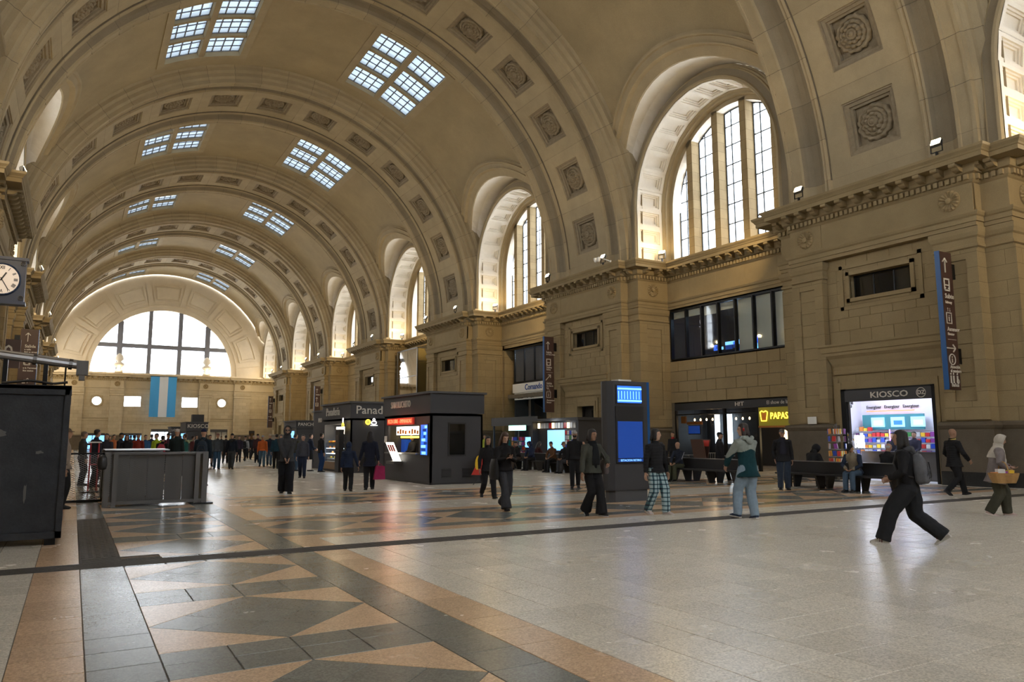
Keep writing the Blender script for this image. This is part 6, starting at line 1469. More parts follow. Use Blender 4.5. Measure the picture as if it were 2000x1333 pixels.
def person(label, x, y, head, h=1.72, feet=((-.09, .0), (.09, .0)), lift=(0, 0), toe=(0, 0), hands=None, elbow=None, lean=0, sit=None, look=(0, 0), skin='mid',
           top=(.03, .03, .035), hem=.50, trou=(.03, .03, .04), shoe=(.02, .02, .02), sole=None, hair=('short', (.02, .015, .012)), bulk=1.0, flare=1.0, lod=1,
           puff=0, extras=(), topfn=None, topmats=None, group=None, plaid=False, sleeve=1.0, fold=.006, leg=1.0, female=False):
    """local frame: faces +Y, x = own right.  feet: (x, y) of the ankles; hands: targets in fractions of the height"""
    PN[0] += 1; seed = PN[0]; vox = (.034, .020, .0125)[lod]
    P = tag(empty('person', (x, y, 0), -radians(head)), label, 'person', group)
    k = h/1.75; S = Vector
    hipz = .92*k if sit is None else sit+.12; kneel, shinl = .43*k, .43*k
    drop = 0
    if sit is None:
        hipz = min(.105*k+lift[i]+sqrt((.985*.86*k)**2-feet[i][1]**2) for i in (0, 1))
    la = radians(lean); up = S((0, sin(la), cos(la))); fw = S((0, cos(la), -sin(la)))
    hip = S((0, 0 if sit is None else -.02, hipz))
    def T(u, f, r=0): return hip+up*u+fw*f+S((r, 0, 0))
    sh = T(.50*k, 0); neck = T(.57*k, .0)
    hz = T(.57*k, .0)
    lk = radians(look[0]); pt = radians(look[1]); HM = Matrix.Rotation(-lk, 4, 'Z') @ Matrix.Rotation(-pt, 4, 'X')
    hc = neck+up*(.155*k)+fw*.025*k
    sw = (.165 if female else .185)*k
    if hands is None: hands = ((-.145, .03, .46), (.145, .03, .46))
    if elbow is None: elbow = ((-.6, -.8, 0), (.6, -.8, 0))
    arms = []
    for i, s in ((0, -1), (1, 1)):
        a = T(.465*k, -.005, s*sw); t = S((hands[i][0]*h, hands[i][1]*h, hands[i][2]*h)); e, t = ik(a, t, .295*k, .255*k, elbow[i]); arms.append((a, e, t, s))
    legs = []
    for i, s in ((0, -1), (1, 1)):
        a = T(-.02, 0, s*.085*k); an = S((feet[i][0], feet[i][1], .085*k+lift[i])); kn, an = ik(a, an, kneel, shinl, (feet[i][0]*.3, 1, .15)); legs.append((a, kn, an, s))
    # ---- body
    B = MB()
    R = S((1, 0, 0)); tor = [(T(-.06*k, 0), .10*k, .075*k, R, fw), (T(.02*k, 0), .135*k, .09*k, R, fw), (T(.16*k, .005), .115*k, .085*k, R, fw), (T(.34*k, .005), .14*k, .095*k, R, fw), (T(.45*k, 0), .15*k, .085*k, R, fw), (T(.515*k, -.005), .085*k, .06*k, R, fw), (T(.56*k, .0), .052*k, .055*k, R, fw), (T(.66*k, .02), .050*k, .055*k, R, fw)]
    loft(B, tor, 16)
    for a, e, t, s in arms: loft(B, [(a+S((-s*.04, 0, .0)), .05*k, .05*k), (a, .052*k, .052*k), ((a+e)/2, .043*k, .043*k), (e, .036*k, .036*k), (e+(t-e)*.35, .037*k, .037*k), (t, .024*k, .026*k)], 10)
    for a, kn, an, s in legs: loft(B, [(a+S((0,0,.05)), .08*k, .085*k), (a, .085*k, .09*k), ((a+kn)/2, .07*k, .075*k), (kn, .05*k, .055*k), (kn+(an-kn)*.3, .052*k, .055*k), (an, .034*k, .038*k)], 10)
    # head, local to hc with HM
    HL = Matrix.Translation(hc) @ HM
    def hp(x_, y_, z_): return HL @ S((x_*k, y_*k, z_*k))
    rr = HL.to_3x3() @ R; rf = HL.to_3x3() @ S((0, 1, 0)); 
    hs = [(-.118, .028, .030, .048), (-.105, .045, .052, .032), (-.075, .060, .075, .014), (-.035, .068, .088, .004), (0, .073, .094, -.002), (.035, .076, .096, -.006), (.065, .072, .090, -.010), (.09, .058, .072, -.012), (.107, .034, .042, -.012), (.113, .010, .012, -.012)]
    loft(B, [(hp(0, s_[3], s_[0]), s_[1]*k, s_[2]*k, rr, rf) for s_ in hs], 16)
    if lod > 0:
        loft(B, [(hp(0, .088, .022), .008*k, .010*k), (hp(0, .100, -.004), .011*k, .014*k), (hp(0, .108, -.024), .016*k, .014*k), (hp(0, .09, -.036), .012*k, .01*k)], 8)     # nose
        for s in (-1, 1): ball(B, hp(s*.077, -.008, -.008), .012*k, .02*k, .032*k, 8)
        ball(B, hp(0, .086, -.060), .026*k, .012*k, .012*k, 8); ball(B, hp(0, .070, -.100), .026*k, .02*k, .018*k, 8)
        for s in (-1, 1): ball(B, hp(s*.030, .084, .024), .024*k, .012*k, .009*k, 8)
    # hands: palm + four fingers + thumb, curled
    H = MB()
    for i, (a, e, t, s) in enumerate(arms):
        d = (t-e).normalized(); side = S((0, 1, 0)) if abs(d.y) < .8 else S((0, 0, 1)); side = (side-d*side.dot(d)).normalized(); nrm = d.cross(side)*(-s)   # palm normal, to the body
        loft(H, [(t-d*.02, .020*k, .026*k, nrm), (t+d*.02*k, .016*k, .034*k, nrm), (t+d*.075*k, .015*k, .042*k, nrm), (t+d*.092*k, .012*k, .040*k, nrm)], 8)
        if lod > 0:
            nf = 6 if lod > 1 else 5
            for j in range(4):
                o = side*((-.030+.020*j)*k); L1 = (.034, .04, .042, .036)[j if True else 0]*k; b0 = t+d*.088*k+o; b1 = b0+d*L1+nrm*.010*k; b2 = b1+(d*.75+nrm*.65).normalized()*L1*.75; b3 = b2+(d*.2+nrm*.95).normalized()*L1*.55
                loft(H, [(b0-d*.01, .009*k, .009*k), (b1, .0085*k, .0085*k), (b2, .0075*k, .0075*k), (b3, .0055*k, .0055*k)], nf)
            b0 = t+d*.02*k+side*.034*k; b1 = b0+(d*.7+side*.6+nrm*.3).normalized()*.035*k; b2 = b1+(d*.9+nrm*.35).normalized()*.03*k
            loft(H, [(b0, .012*k, .012*k), (b1, .010*k, .010*k), (b2, .007*k, .007*k)], nf)
        else: loft(H, [(t+d*.08*k, .012*k, .036*k, nrm), (t+d*.12*k+nrm*.02, .011*k, .033*k, nrm), (t+d*.145*k+nrm*.04, .008*k, .024*k, nrm)], 7)
    body = queue_remesh('body', B, P, [cloth(SKIN[skin], kind='skin')], min(vox, .017) if lod else vox, extra=H, smooth=1)
    if lod > 0:
        for s in (-1, 1):
            q = MB(); ball(q, hp(s*.030, .0865, .008), .0105*k, .006*k, .006*k, 8); q.build('eye', 'letter_black', P, True)
            q = MB(); loft(q, [(hp(s*.014, .094, .026), .003*k, .003*k), (hp(s*.032, .094, .031), .004*k, .003*k), (hp(s*.05, .082, .026), .002*k, .002*k)], 6); q.build('eyebrow', cloth(hair[1] if hair[0] != 'bald' else (.1, .08, .07), kind='hair'), P, True)
        q = MB(); ball(q, hp(0, .0965, -.062), .020*k, .005*k, .0045*k, 8); q.build('mouth', cloth((.28, .10, .09), kind='skin'), P, True)
    # ---- trousers
    Q = MB(); g = .018*leg*bulk
    loft(Q, [(T(.10*k, 0), .135*k*bulk+.006, .098*k*bulk+.006, R, fw), (T(.0, 0), .155*k*bulk, .115*k*bulk, R, fw), (T(-.08*k, 0), .145*k*bulk, .11*k*bulk, R, fw)], 16)
    for a, kn, an, s in legs:
        dn = (an-kn).normalized(); fe = an+dn*.035*k
        loft(Q, [(a+S((0, 0, .07)), .085*k*bulk, .095*k*bulk), (a-S((0,0,.02)), .098*k*bulk+g*.3, .10*k*bulk+g*.3), ((a+kn)/2, .082*k+g, .088*k+g), (kn, .066*k+g, .07*k+g), (kn+(an-kn)*.5, (.058*k+g)*(1+.15*(flare-1)*2), (.06*k+g)*(1+.15*(flare-1)*2)), (fe, (.050*k+g)*flare, (.052*k+g)*flare)], 12)
    queue_remesh('trousers', Q, P, ['plaid'] if plaid else [cloth(trou)], vox, fold=fold, seed=seed)
    # ---- jacket
    J = MB(); b_ = bulk; hm = hem*h
    if sit is not None: hm = hipz-.10
    e0 = hipz-hm; jt = []
    if e0 > 0: jt.append((T(-e0, .015) if sit is None else hip-up*e0*.6, (.185+.05*min(1, e0/.5))*k*b_, (.158+.05*min(1, e0/.5))*k*b_, R, fw))
    else: jt.append((T(-e0, .0), .155*k*b_, .12*k*b_, R, fw))
    if e0 > .12: jt.append((T(-e0*.5, 0.01), .178*k*b_, .145*k*b_, R, fw))
    for (u, rx, ry) in ((.06, .158, .125), (.2, .150, .122), (.35, .165, .128), (.45, .165, .112), (.51, .11, .085), (.555, .072, .072), (.60, .066, .070)):
        if u*k > -e0+.03: jt.append((T(u*k, .0), rx*k*b_, ry*k*b_, R, fw))
    loft(J, jt, 18)
    for a, e, t, s in arms:
        w2 = t-(t-e)*(1-sleeve)
        loft(J, [(a+S((-s*.07*k, 0, .005)), .07*k*b_, .07*k*b_), (a, .074*k*b_, .076*k*b_), ((a+e)/2, .060*k*b_, .060*k*b_), (e, .056*k*b_, .056*k*b_), ((e+w2)/2, .052*k*b_, .052*k*b_), (w2-(t-e)*.02, .040*k*b_, .042*k*b_)], 12)
    mats = [cloth(c) for c in (topmats or [top])]; iv = P.matrix_basis
    queue_remesh('jacket', J, P, mats, vox, fold=fold*1.1, seed=seed+50, puff=puff, matfn=(lambda c, f_=topfn: f_(c.x/k, c.y/k, c.z/k)) if topfn else None)
    # ---- shoes
    sole = sole or tuple(min(1, c*1.0) for c in shoe)
    for i, (a, kn, an, s) in enumerate(legs):
        tl = radians(toe[i]); tx = Matrix.Translation(an) @ Matrix.Rotation(tl, 4, 'X') @ Matrix.Rotation(radians(-8*s), 4, 'Z')
        q = MB(); zz = -.085*k
        def sp_(y_, z_, rx, rz): return (tx @ S((0, y_*k, z_*k)), rx*k, rz*k, tx.to_3x3() @ R, tx.to_3x3() @ S((0, 0, 1)))
        loft(q, [sp_(-.075, -.05, .028, .022), sp_(-.06, -.04, .036, .040), sp_(-.02, -.028, .040, .056), sp_(.03, -.03, .041, .052), sp_(.08, -.045, .044, .036), sp_(.13, -.055, .046, .025), sp_(.165, -.06, .036, .018), sp_(.185, -.062, .018, .012)], 10)
        sh_ = q.build('shoe', cloth(shoe, .6), P, True)
        q = MB(); pts = [(-.045, -.078), (.045, -.078)]; out = [(-.034, -.078), (.034, -.078), (.042, -.02), (.045, .06), (.05, .12), (.04, .17), (.015, .195), (-.015, .195), (-.04, .17), (-.05, .12), (-.045, .06), (-.042, -.02)]
        q.poly_prism([(p[0]*k, p[1]*k) for p in out], -.085*k, -.062*k, 0, tx); q.build('sole', cloth(sole, .7), sh_)
    # ---- hair and head covers
    ht, hcx = hair[0], hair[1]; q = MB(); hv = min(vox, .018)
    if ht in ('short', 'long', 'bob', 'pony', 'side'):
        loft(q, [(hp(0, -.035, -.055), .060*k, .060*k, rr, rf), (hp(0, -.034, -.01), .077*k, .070*k, rr, rf), (hp(0, -.026, .03), .083*k, .083*k, rr, rf), (hp(0, -.014, .062), .083*k, .098*k, rr, rf), (hp(0, -.014, .093), .071*k, .085*k, rr, rf), (hp(0, -.014, .117), .042*k, .05*k, rr, rf), (hp(0, -.014, .124), .012*k, .012*k, rr, rf)], 14)
        if ht in ('long', 'bob'):
            zl = -.30 if ht == 'long' else -.12
            for s in (-1, 1): loft(q, [(hp(s*.066, -.005, .05), .026*k, .045*k, rr, rf), (hp(s*.080, .0, -.03), .022*k, .045*k, rr, rf), (hp(s*.085, .0, -.11), .025*k, .045*k, rr, rf), (hp(s*.085, .005, zl), .022*k, .035*k, rr, rf)], 8)
            loft(q, [(hp(0, -.06, .03), .07*k, .05*k, rr, rf), (hp(0, -.075, -.06), .08*k, .045*k, rr, rf), (hp(0, -.085, -.14), .085*k, .04*k, rr, rf), (hp(0, -.09, zl-.02), .075*k, .03*k, rr, rf)], 12)
        if ht == 'pony': loft(q, [(hp(0, -.10, .05), .02*k, .02*k), (hp(0, -.14, .02), .026*k, .026*k), (hp(0, -.15, -.10), .02*k, .02*k)], 8)
        queue_remesh('hair', q, P, [cloth(hcx, kind='hair')], hv, fold=.003, seed=seed, smooth=1)
    if ht == 'balding':
        loft(q, [(hp(0, -.04, -.05), .058*k, .056*k, rr, rf), (hp(0, -.036, -.01), .078*k, .066*k, rr, rf), (hp(0, -.036, .03), .079*k, .068*k, rr, rf)], 12); queue_remesh('hair', q, P, [cloth(hcx, kind='hair')], hv, fold=.002, smooth=1)
    if ht == 'beanie':
        loft(q, [(hp(0, -.01, .03), .082*k, .102*k, rr, rf), (hp(0, -.01, .06), .086*k, .104*k, rr, rf), (hp(0, -.014, .10), .072*k, .088*k, rr, rf), (hp(0, -.018, .135), .04*k, .05*k, rr, rf), (hp(0, -.018, .145), .01, .01, rr, rf)], 14); queue_remesh('beanie', q, P, [cloth(hcx)], hv, smooth=1)
    if ht == 'cap' or ht == 'hat':
        loft(q, [(hp(0, -.01, .035), .081*k, .101*k, rr, rf), (hp(0, -.012, .07), .082*k, .098*k, rr, rf), (hp(0, -.014, .105), .062*k, .075*k, rr, rf), (hp(0, -.014, .125), .02*k, .03*k, rr, rf)], 14)
        if ht == 'cap': loft(q, [(hp(0, .07, .045), .065*k, .012*k, rr, HL.to_3x3() @ S((0,0,1))), (hp(0, .12, .038), .055*k, .009*k, rr, HL.to_3x3() @ S((0,0,1))), (hp(0, .155, .030), .03*k, .007*k, rr, HL.to_3x3() @ S((0,0,1)))], 10)
        else: loft(q, [(hp(0, 0, .030), .135*k, .15*k, rr, rf), (hp(0, 0, .045), .13*k, .145*k, rr, rf)], 16)
        queue_remesh('hat', q, P, [cloth(hcx)], min(hv, .012), smooth=0)
        q2 = MB(); loft(q2, [(hp(0, -.04, -.05), .056*k, .056*k, rr, rf), (hp(0, -.036, .0), .077*k, .066*k, rr, rf), (hp(0, -.03, .04), .078*k, .075*k, rr, rf)], 12); queue_remesh('hair', q2, P, [cloth((.05, .04, .035), kind='hair')], hv, smooth=1)
    if ht == 'hood':       # hood of the jacket with an open face
        q.grid([[hp(.0+rx*cos(2*pi*j/16), yy, .0+zz0+rz*sin(2*pi*j/16)) for j in range(16)] for (yy, rx, rz, zz0) in ((.075, .072, .098, .01), (.095, .090, .122, .008), (.085, .105, .137, .006), (.02, .112, .145, .0), (-.05, .108, .14, -.005), (-.1, .085, .11, -.01), (-.125, .04, .05, -.01), (-.13, .005, .005, -.01))], 0, closed=True)
        loft(q, [(hp(0, -.02, -.20), .11*k, .10*k, rr, rf), (hp(0, -.02, -.12), .10*k, .10*k, rr, rf), (hp(0, -.025, -.09), .085*k, .08*k, rr, rf)], 14, cap=False)
        o = q.build('hood', cloth(hcx), P, True)
    E = dict((e_[0], e_) for e_ in extras)
    if 'hoodback' in E:    # hood lying on the back
        q = MB(); c_ = E['hoodback'][1]; loft(q, [(T(.53*k, -.02, -.12*k), .03*k, .04*k), (T(.55*k, -.10, -.09*k), .045*k, .05*k), (T(.53*k, -.15, 0), .055*k, .06*k), (T(.55*k, -.10, .09*k), .045*k, .05*k), (T(.53*k, -.02, .12*k), .03*k, .04*k)], 10); loft(q, [(T(.56*k, -.09), .09*k, .04*k, R, fw), (T(.47*k, -.15), .08*k, .035*k, R, fw), (T(.42*k, -.15), .03*k, .02*k, R, fw)], 10)
        queue_remesh('hood', q, P, [cloth(c_)], hv, fold=.004, smooth=2)
    if 'collar' in E:
        q = MB(); c_ = E['collar'][1]; loft(q, [(T(.50*k, 0), .115*k, .095*k, R, fw), (T(.545*k, .005), .088*k, .088*k, R, fw), (T(.60*k, .012), .075*k, .080*k, R, fw)], 14); queue_remesh('collar', q, P, [cloth(c_)], hv, fold=.003)
    if 'scarf' in E:
        q = MB(); c_ = E['scarf'][1]; loft(q, [(T(.49*k, .01), .13*k, .11*k, R, fw), (T(.54*k, .01), .10*k, .105*k, R, fw), (T(.60*k, .015), .085*k, .09*k, R, fw)], 14)
        loft(q, [(T(.52*k, .10), .06*k, .03*k, R, fw), (T(.35*k, .135), .09*k, .022*k, R, fw), (T(.10*k, .14), .10*k, .02*k, R, fw)], 10); queue_remesh('scarf', q, P, [cloth(c_)], hv, fold=.006)
    if 'glasses' in E:
        for s in (-1, 1): q = MB(); ball(q, hp(s*.031, .096, .008), .027*k, .008*k, .018*k, 10); q.build('sunglass_lens', 'black_plastic', P, True)
        q = MB(); q.tube(hp(-.07, .05, .014), hp(-.055, .09, .014), .003); q.tube(hp(.07, .05, .014), hp(.055, .09, .014), .003); q.tube(hp(-.01, .1, .012), hp(.01, .1, .012), .003); q.build('glasses_frame', 'black_plastic', P)
    if 'beard' in E:
        q = MB(); loft(q, [(hp(0, .055, -.05), .058*k, .040*k, rr, rf), (hp(0, .050, -.085), .052*k, .042*k, rr, rf), (hp(0, .052, -.125), .03*k, .03*k, rr, rf)], 10); queue_remesh('beard', q, P, [cloth(E['beard'][1], kind='hair')], .012, fold=.002, smooth=1)
    if 'mask' in E:
        q = MB(); loft(q, [(hp(0, .045, -.02), .063*k, .062*k, rr, rf), (hp(0, .05, -.07), .055*k, .05*k, rr, rf), (hp(0, .045, -.11), .03*k, .03*k, rr, rf)], 10); queue_remesh('face_cover', q, P, [cloth(E['mask'][1])], .013, smooth=1)
    if 'headphones' in E:
        for s in (-1, 1): q = MB(); ball(q, hp(s*.088, -.005, -.005), .018*k, .03*k, .036*k, 10); q.build('headphone', cloth(E['headphones'][1]), P, True)
        q = MB(); q.path_tube([hp(.092*cos(a), -.005, .02+.11*sin(a)) for a in [pi*j/8 for j in range(9)]], .007, 5); q.build('headband', 'black_plastic', P)
    if 'shawl' in E:
        c_ = E['shawl'][1]; q = MB()
        q.grid([[hp(rx*cos(2*pi*j/16), yy, zz0+rz*sin(2*pi*j/16)) for j in range(16)] for (yy, rx, rz, zz0) in ((.07, .075, .10, .005), (.08, .090, .118, .0), (.03, .10, .128, -.002), (-.04, .097, .125, -.005), (-.09, .075, .10, -.01), (-.115, .03, .04, -.01), (-.12, .004, .004, -.01))], 0, closed=True); q.build('head_shawl', cloth(c_), P, True)
        q = MB(); loft(q, [(T(.30*k, -.03), .20*k, .16*k, R, fw), (T(.42*k, -.01), .205*k, .15*k, R, fw), (T(.50*k, 0), .16*k, .125*k, R, fw), (T(.57*k, .0), .095*k, .10*k, R, fw), (T(.64*k, .0), .085*k, .10*k, R, fw)], 16); loft(q, [(T(.5*k, .09, .03), .05*k, .03*k, R, fw), (T(.3*k, .14, .04), .05*k, .025*k, R, fw), (T(.14*k, .14, .05), .04*k, .015*k, R, fw)], 8)
        queue_remesh('shawl', q, P, [cloth(c_)], hv, fold=.010)
    if 'panel' in E:     # open jacket front showing another garment
        q = MB(); lo = E['panel'][2] if len(E['panel']) > 2 else -.1; loft(q, [(T(lo*k, .05), .085*k, .088*k*bulk, R, fw), (T(.2*k, .05), .075*k, .088*k*bulk, R, fw), (T(.45*k, .04), .07*k, .083*k*bulk, R, fw), (T(.53*k, .01), .07*k, .08*k, R, fw)], 14); queue_remesh('shirt', q, P, [cloth(E['panel'][1])], hv, fold=.003)
    if 'pack' in E:
        c_ = E['pack'][1]; q = MB(); loft(q, [(T(.02*k, -.20), .15*k, .07*k, R, fw), (T(.06*k, -.20), .165*k, .10*k, R, fw), (T(.2*k, -.195), .165*k, .105*k, R, fw), (T(.36*k, -.18), .145*k, .09*k, R, fw), (T(.46*k, -.16), .10*k, .06*k, R, fw), (T(.48*k, -.155), .04, .03, R, fw)], 16, sup=3)
        bpk = queue_remesh('backpack', q, P, [cloth(c_)], hv, fold=.003)
        for (w_, z0, z1, off) in ((.115, .10, .34, -.305), (.085, .07, .22, -.315)):
            q = MB(); q.path_tube([T((z0+(z1-z0)*min(1, 1.25*sin(pi*j/12)))*k, off*k if j not in (0, 12) else off*k+.03, -w_*k*cos(pi*j/12)) for j in range(13)], .006, 5); q.build('zip', 'black_plastic', P)
        for s in (-1, 1): q = MB(); q.path_tube([T(.46*k, -.13, s*.08*k), T(.545*k, -.06, s*.10*k), T(.52*k, .08, s*.12*k), T(.36*k, .135, s*.13*k), T(.2*k, .10, s*.165*k), T(.12*k, -.1, s*.16*k)], .018, 6); q.build('strap', cloth(tuple(c*.4 for c in c_)), P)
        q = MB(); q.path_tube([T(.47*k, -.17, -.04), T(.51*k, -.19, 0), T(.47*k, -.17, .04)], .01, 5); q.build('grab_handle', 'black_plastic', P)
    if 'stripe' in E:
        for a, e, t, s in arms:
            q = MB(); q.path_tube([a+S((s*.072*k, 0, 0)), (a+e)/2+S((s*.06*k, 0, 0)), e+S((s*.055*k, 0, 0))], .012, 5); q.build('sleeve_stripe', cloth(E['stripe'][1]), P)
    return P, dict(arms=arms, T=T, k=k, hip=hip, legs=legs, hp=hp)
def to_world(P, v): return P.matrix_basis @ Vector(v)
def shoulder_bag(P, info, side, z, size, col, label, cat='bag', strap=True, off=.05, pat=None):
    k = info['k']; T = info['T']; c = T(z*k, off, side*.27*k); G_ = tag(empty('shoulder_bag', to_world(P, c)-Vector((0, 0, size[2]/2)), P.rotation_euler.z), label, cat)
    m = MB(); loft(m, [(Vector((0, 0, 0)), size[0]*.4, size[1]*.42, (1,0,0), (0,1,0)), (Vector((0, 0, size[2]*.15)), size[0]*.5, size[1]*.5, (1,0,0), (0,1,0)), (Vector((0, 0, size[2]*.7)), size[0]*.42, size[1]*.46, (1,0,0), (0,1,0)), (Vector((0, 0, size[2])), size[0]*.15, size[1]*.40, (1,0,0), (0,1,0))], 14, sup=2.6); put('bag_body', m.mesh('bag_body', pat or cloth(col, .6), True), G_)
    if strap:
        inv = (Matrix.Translation(G_.location) @ Matrix.Rotation(P.rotation_euler.z, 4, 'Z')).inverted() @ P.matrix_basis
        m = MB(); a = inv @ T(.53*k, 0, side*.13*k); m.path_tube([Vector((0, -size[1]*.3, size[2]*.95)), inv @ T(.3*k, -.12, side*.2*k), a, inv @ T(.3*k, .13, side*.2*k), Vector((0, size[1]*.3, size[2]*.95))], .009, 5); put('strap', m.mesh('strap', cloth(tuple(c_*.7 for c_ in col), .6)), G_)
    return G_
WALK_A = dict(feet=((-.09, .33), (.09, -.30)), lift=(.0, .06), toe=(8, -38))
WALK_B = dict(feet=((-.09, -.30), (.09, .33)), lift=(.06, .0), toe=(-38, 8))
WALK_S = dict(feet=((-.09, .18), (.09, -.16)), lift=(0, .02), toe=(0, -14))
WALK_T = dict(feet=((-.09, -.16), (.09, .18)), lift=(.02, 0), toe=(-14, 0))
BLK, NAVY, CHAR, JEAN, GREY = (.016, .016, .018), (.015, .022, .045), (.035, .036, .040), (.05, .085, .14), (.10, .10, .105)
HB, HBR = (.012, .009, .008), (.06, .028, .016)
# --- near and middle figures
P, I = person('man in a charcoal hooded puffer jacket and sunglasses walking towards us, hands joined', 5.31, 21.88, 190, 1.86, **WALK_S, hands=((-.03, .13, .52), (.03, .14, .52)), elbow=((-1, -.1, -.2), (1, -.1, -.2)), skin='light',
    top=(.052, .054, .060), hem=.48, trou=(.014, .015, .02), leg=2.4, flare=1.15, bulk=1.12, hair=('hood', (.048, .05, .055)), extras=(('glasses',), ('beard', (.03, .02, .015))), lod=2, fold=.010)
P1, I1 = person('child in a navy hooded puffer jacket walking away, holding a hand', 7.09, 21.75, 22, 1.42, **WALK_S, hands=((-.15, .02, .43), (.20, .05, .49)), top=(.018, .028, .06), hem=.48, trou=BLK, hair=('hood', (.018, .028, .06)), lod=2, puff=.006, bulk=1.05)
P2, I2 = person('woman in a long navy puffer coat walking away with a magenta bag', 7.85, 22.05, 20, 1.74, **WALK_T, hands=((-.19, .04, .43), (.165, -.02, .42)), top=(.014, .017, .032), hem=.40, trou=BLK, hair=('long', HB), lod=2, puff=.006, bulk=1.05, female=True)
h_ = to_world(P2, I2['arms'][1][2]); Bg = tag(empty('carrier_bag', (h_.x+.03, h_.y-.03, h_.z-.55)), 'magenta carrier bag in the right hand of the woman walking away', 'bag'); m = MB()
m.poly_prism([(-.19, 0), (.17, 0), (.15, .40), (-.12, .42)], -.05, .05, 0, Matrix(((1,0,0,0),(0,0,1,0),(0,1,0,0),(0,0,0,1)))); put('bag_body', m.mesh('bag_body', 'pk_red' if False else cloth((.35, .015, .09), .5)), Bg); m = MB(); m.path_tube([(-.1, 0, .41), (-.02, 0, .50), (.1, 0, .4)], .008, 5); put('handle', m.mesh('handle', cloth((.35, .015, .09), .5)), Bg)
P, I = person('young woman with long brown hair looking at her phone, black coat and dark jeans', 8.22, 14.41, 188, 1.70, **WALK_B, hands=((-.02, .17, .66), (.04, .18, .655)), elbow=((-.7, -.6, -.5), (.7, -.6, -.5)), look=(-5, 28), top=(.013, .012, .013), hem=.49, trou=(.045, .046, .052), flare=1.7, leg=1.2, hair=('long', HBR), skin='light', shoe=BLK, lod=2, female=True, bulk=1.08)
h_ = to_world(P, I['arms'][1][2]); m = MB(); m.box(-.036, .036, -.005, .005, -.075, .075, 0, Matrix.Translation(h_+Vector((-.01, -.075, .05))) @ Matrix.Rotation(radians(40), 4, 'X')); tag(m.build('mobile_phone', 'black_plastic'), 'black mobile phone in the hand of the long haired young woman', 'phone')
shoulder_bag(P, I, 1, .02, (.16, .40, .44), (.02, .02, .021), 'large soft black tote on the shoulder of the young woman with a phone')
person('woman in a black coat half hidden behind the young woman with a phone', 9.44, 17.43, 195, 1.62, **WALK_A, top=(.014, .013, .014), hem=.42, trou=BLK, hair=('long', HB), skin='mid', lod=2, female=True)
P, I = person('woman in a grey green puffer jacket and black scarf walking towards us', 9.09, 12.37, 180, 1.70, feet=((-.09, .17), (.02, -.20)), lift=(0, .05), toe=(0, -40), hands=((-.10, .17, .60), (.20, .06, .45)), elbow=((-1, -.5, -.3), (.9, -.5, 0)), look=(-12, 6), top=(.060, .062, .050), hem=.50, trou=BLK, flare=1.75, hair=('bob', HB), skin='tan', shoe=BLK, sole=(.5, .48, .45), extras=(('scarf', (.010, .011, .013)), ('panel', (.010, .011, .013), -.18)), lod=2, female=True, bulk=1.14, fold=.009)
shoulder_bag(P, I, -1, .06, (.12, .26, .28), (.12, .10, .10), 'small patterned grey bag at the hip of the woman in the grey green jacket')
P, I = person('youth in a black puffer jacket and blue plaid trousers by the totem', 10.39, 11.94, 178, 1.71, **WALK_S, hands=((-.155, .04, .46), (.165, .0, .48)), look=(-35, 4), top=(.017, .017, .019), hem=.495, plaid=True, leg=1.7, hair=('bob', HB), skin='light', shoe=(.55, .47, .43), sole=(.6, .55, .5), puff=.007, bulk=1.06, lod=2)
def yoke(x_, y_, z_): 
    return 0 if z_ > 1.30-abs(x_)*.35 or (abs(x_) > .19 and z_ > 1.30-(abs(x_)-.19)*1.3) else 1
P, I = person('person in a dark teal and grey hooded jacket and light jeans seen from behind', 11.33, 10.35, 8, 1.79, feet=((-.16, .16), (.08, -.05)), lift=(.02, .0), toe=(5, -8), hands=((-.13, .20, .56), (.12, .20, .55)), elbow=((-1, -.35, -.1), (1, -.4, -.1)), lean=6, look=(-55, 5), topfn=yoke, topmats=[(.28, .31, .28), (.008, .042, .052)], hem=.44, trou=(.26, .34, .42), leg=1.5, hair=('bob', (.03, .018, .014)), skin='light', shoe=(.02, .035, .08), sole=(.62, .60, .56), extras=(('hoodback', (.30, .33, .30)), ('headphones', (.5, .03, .03))), lod=2, bulk=1.16, fold=.010)
person('person in a long black coat, cap and white trainers striding right before the cafe', 19.77, 19.32, 122, 1.76, **WALK_A, top=BLK, hem=.38, trou=BLK, hair=('cap', BLK), shoe=(.55, .53, .5), lod=1, bulk=1.1, extras=(('collar', BLK),))
person('elderly man in a flat cap, black jacket and dark jeans standing by the bench', 18.49, 15.51, 225, 1.76, feet=((-.10, .05), (.10, -.03)), hands=((-.15, -.02, .50), (.13, -.03, .51)), lean=3, look=(0, 8), top=(.016, .016, .018), hem=.48, trou=(.03, .042, .065), leg=1.6, hair=('cap', (.11, .10, .09)), extras=(('scarf', (.02, .02, .03)),), lod=2, bulk=1.15)
m = MB(); m.tube((18.05, 15.2, 0), (18.22, 15.25, .82), .012); tag(m.build('walking_stick', 'black_plastic'), 'thin black walking stick beside the elderly man', 'stick')
P, I = person('person with a large grey backpack, dark trousers and white trainers striding left', 10.70, 6.72, -24, 1.70, feet=((-.13, .36), (.13, -.38)), lift=(.0, .07), toe=(0, -35), hands=((-.13, .13, .56), (.14, .13, .56)), top=(.014, .014, .016), hem=.50, trou=(.020, .021, .024), leg=2.3, flare=1.05, hair=('long', HB), shoe=(.62, .58, .52), sole=(.66, .62, .56), extras=(('pack', (.115, .115, .125)), ('hoodback', (.06, .06, .065))), lod=2, bulk=1.20, fold=.010, lean=4)
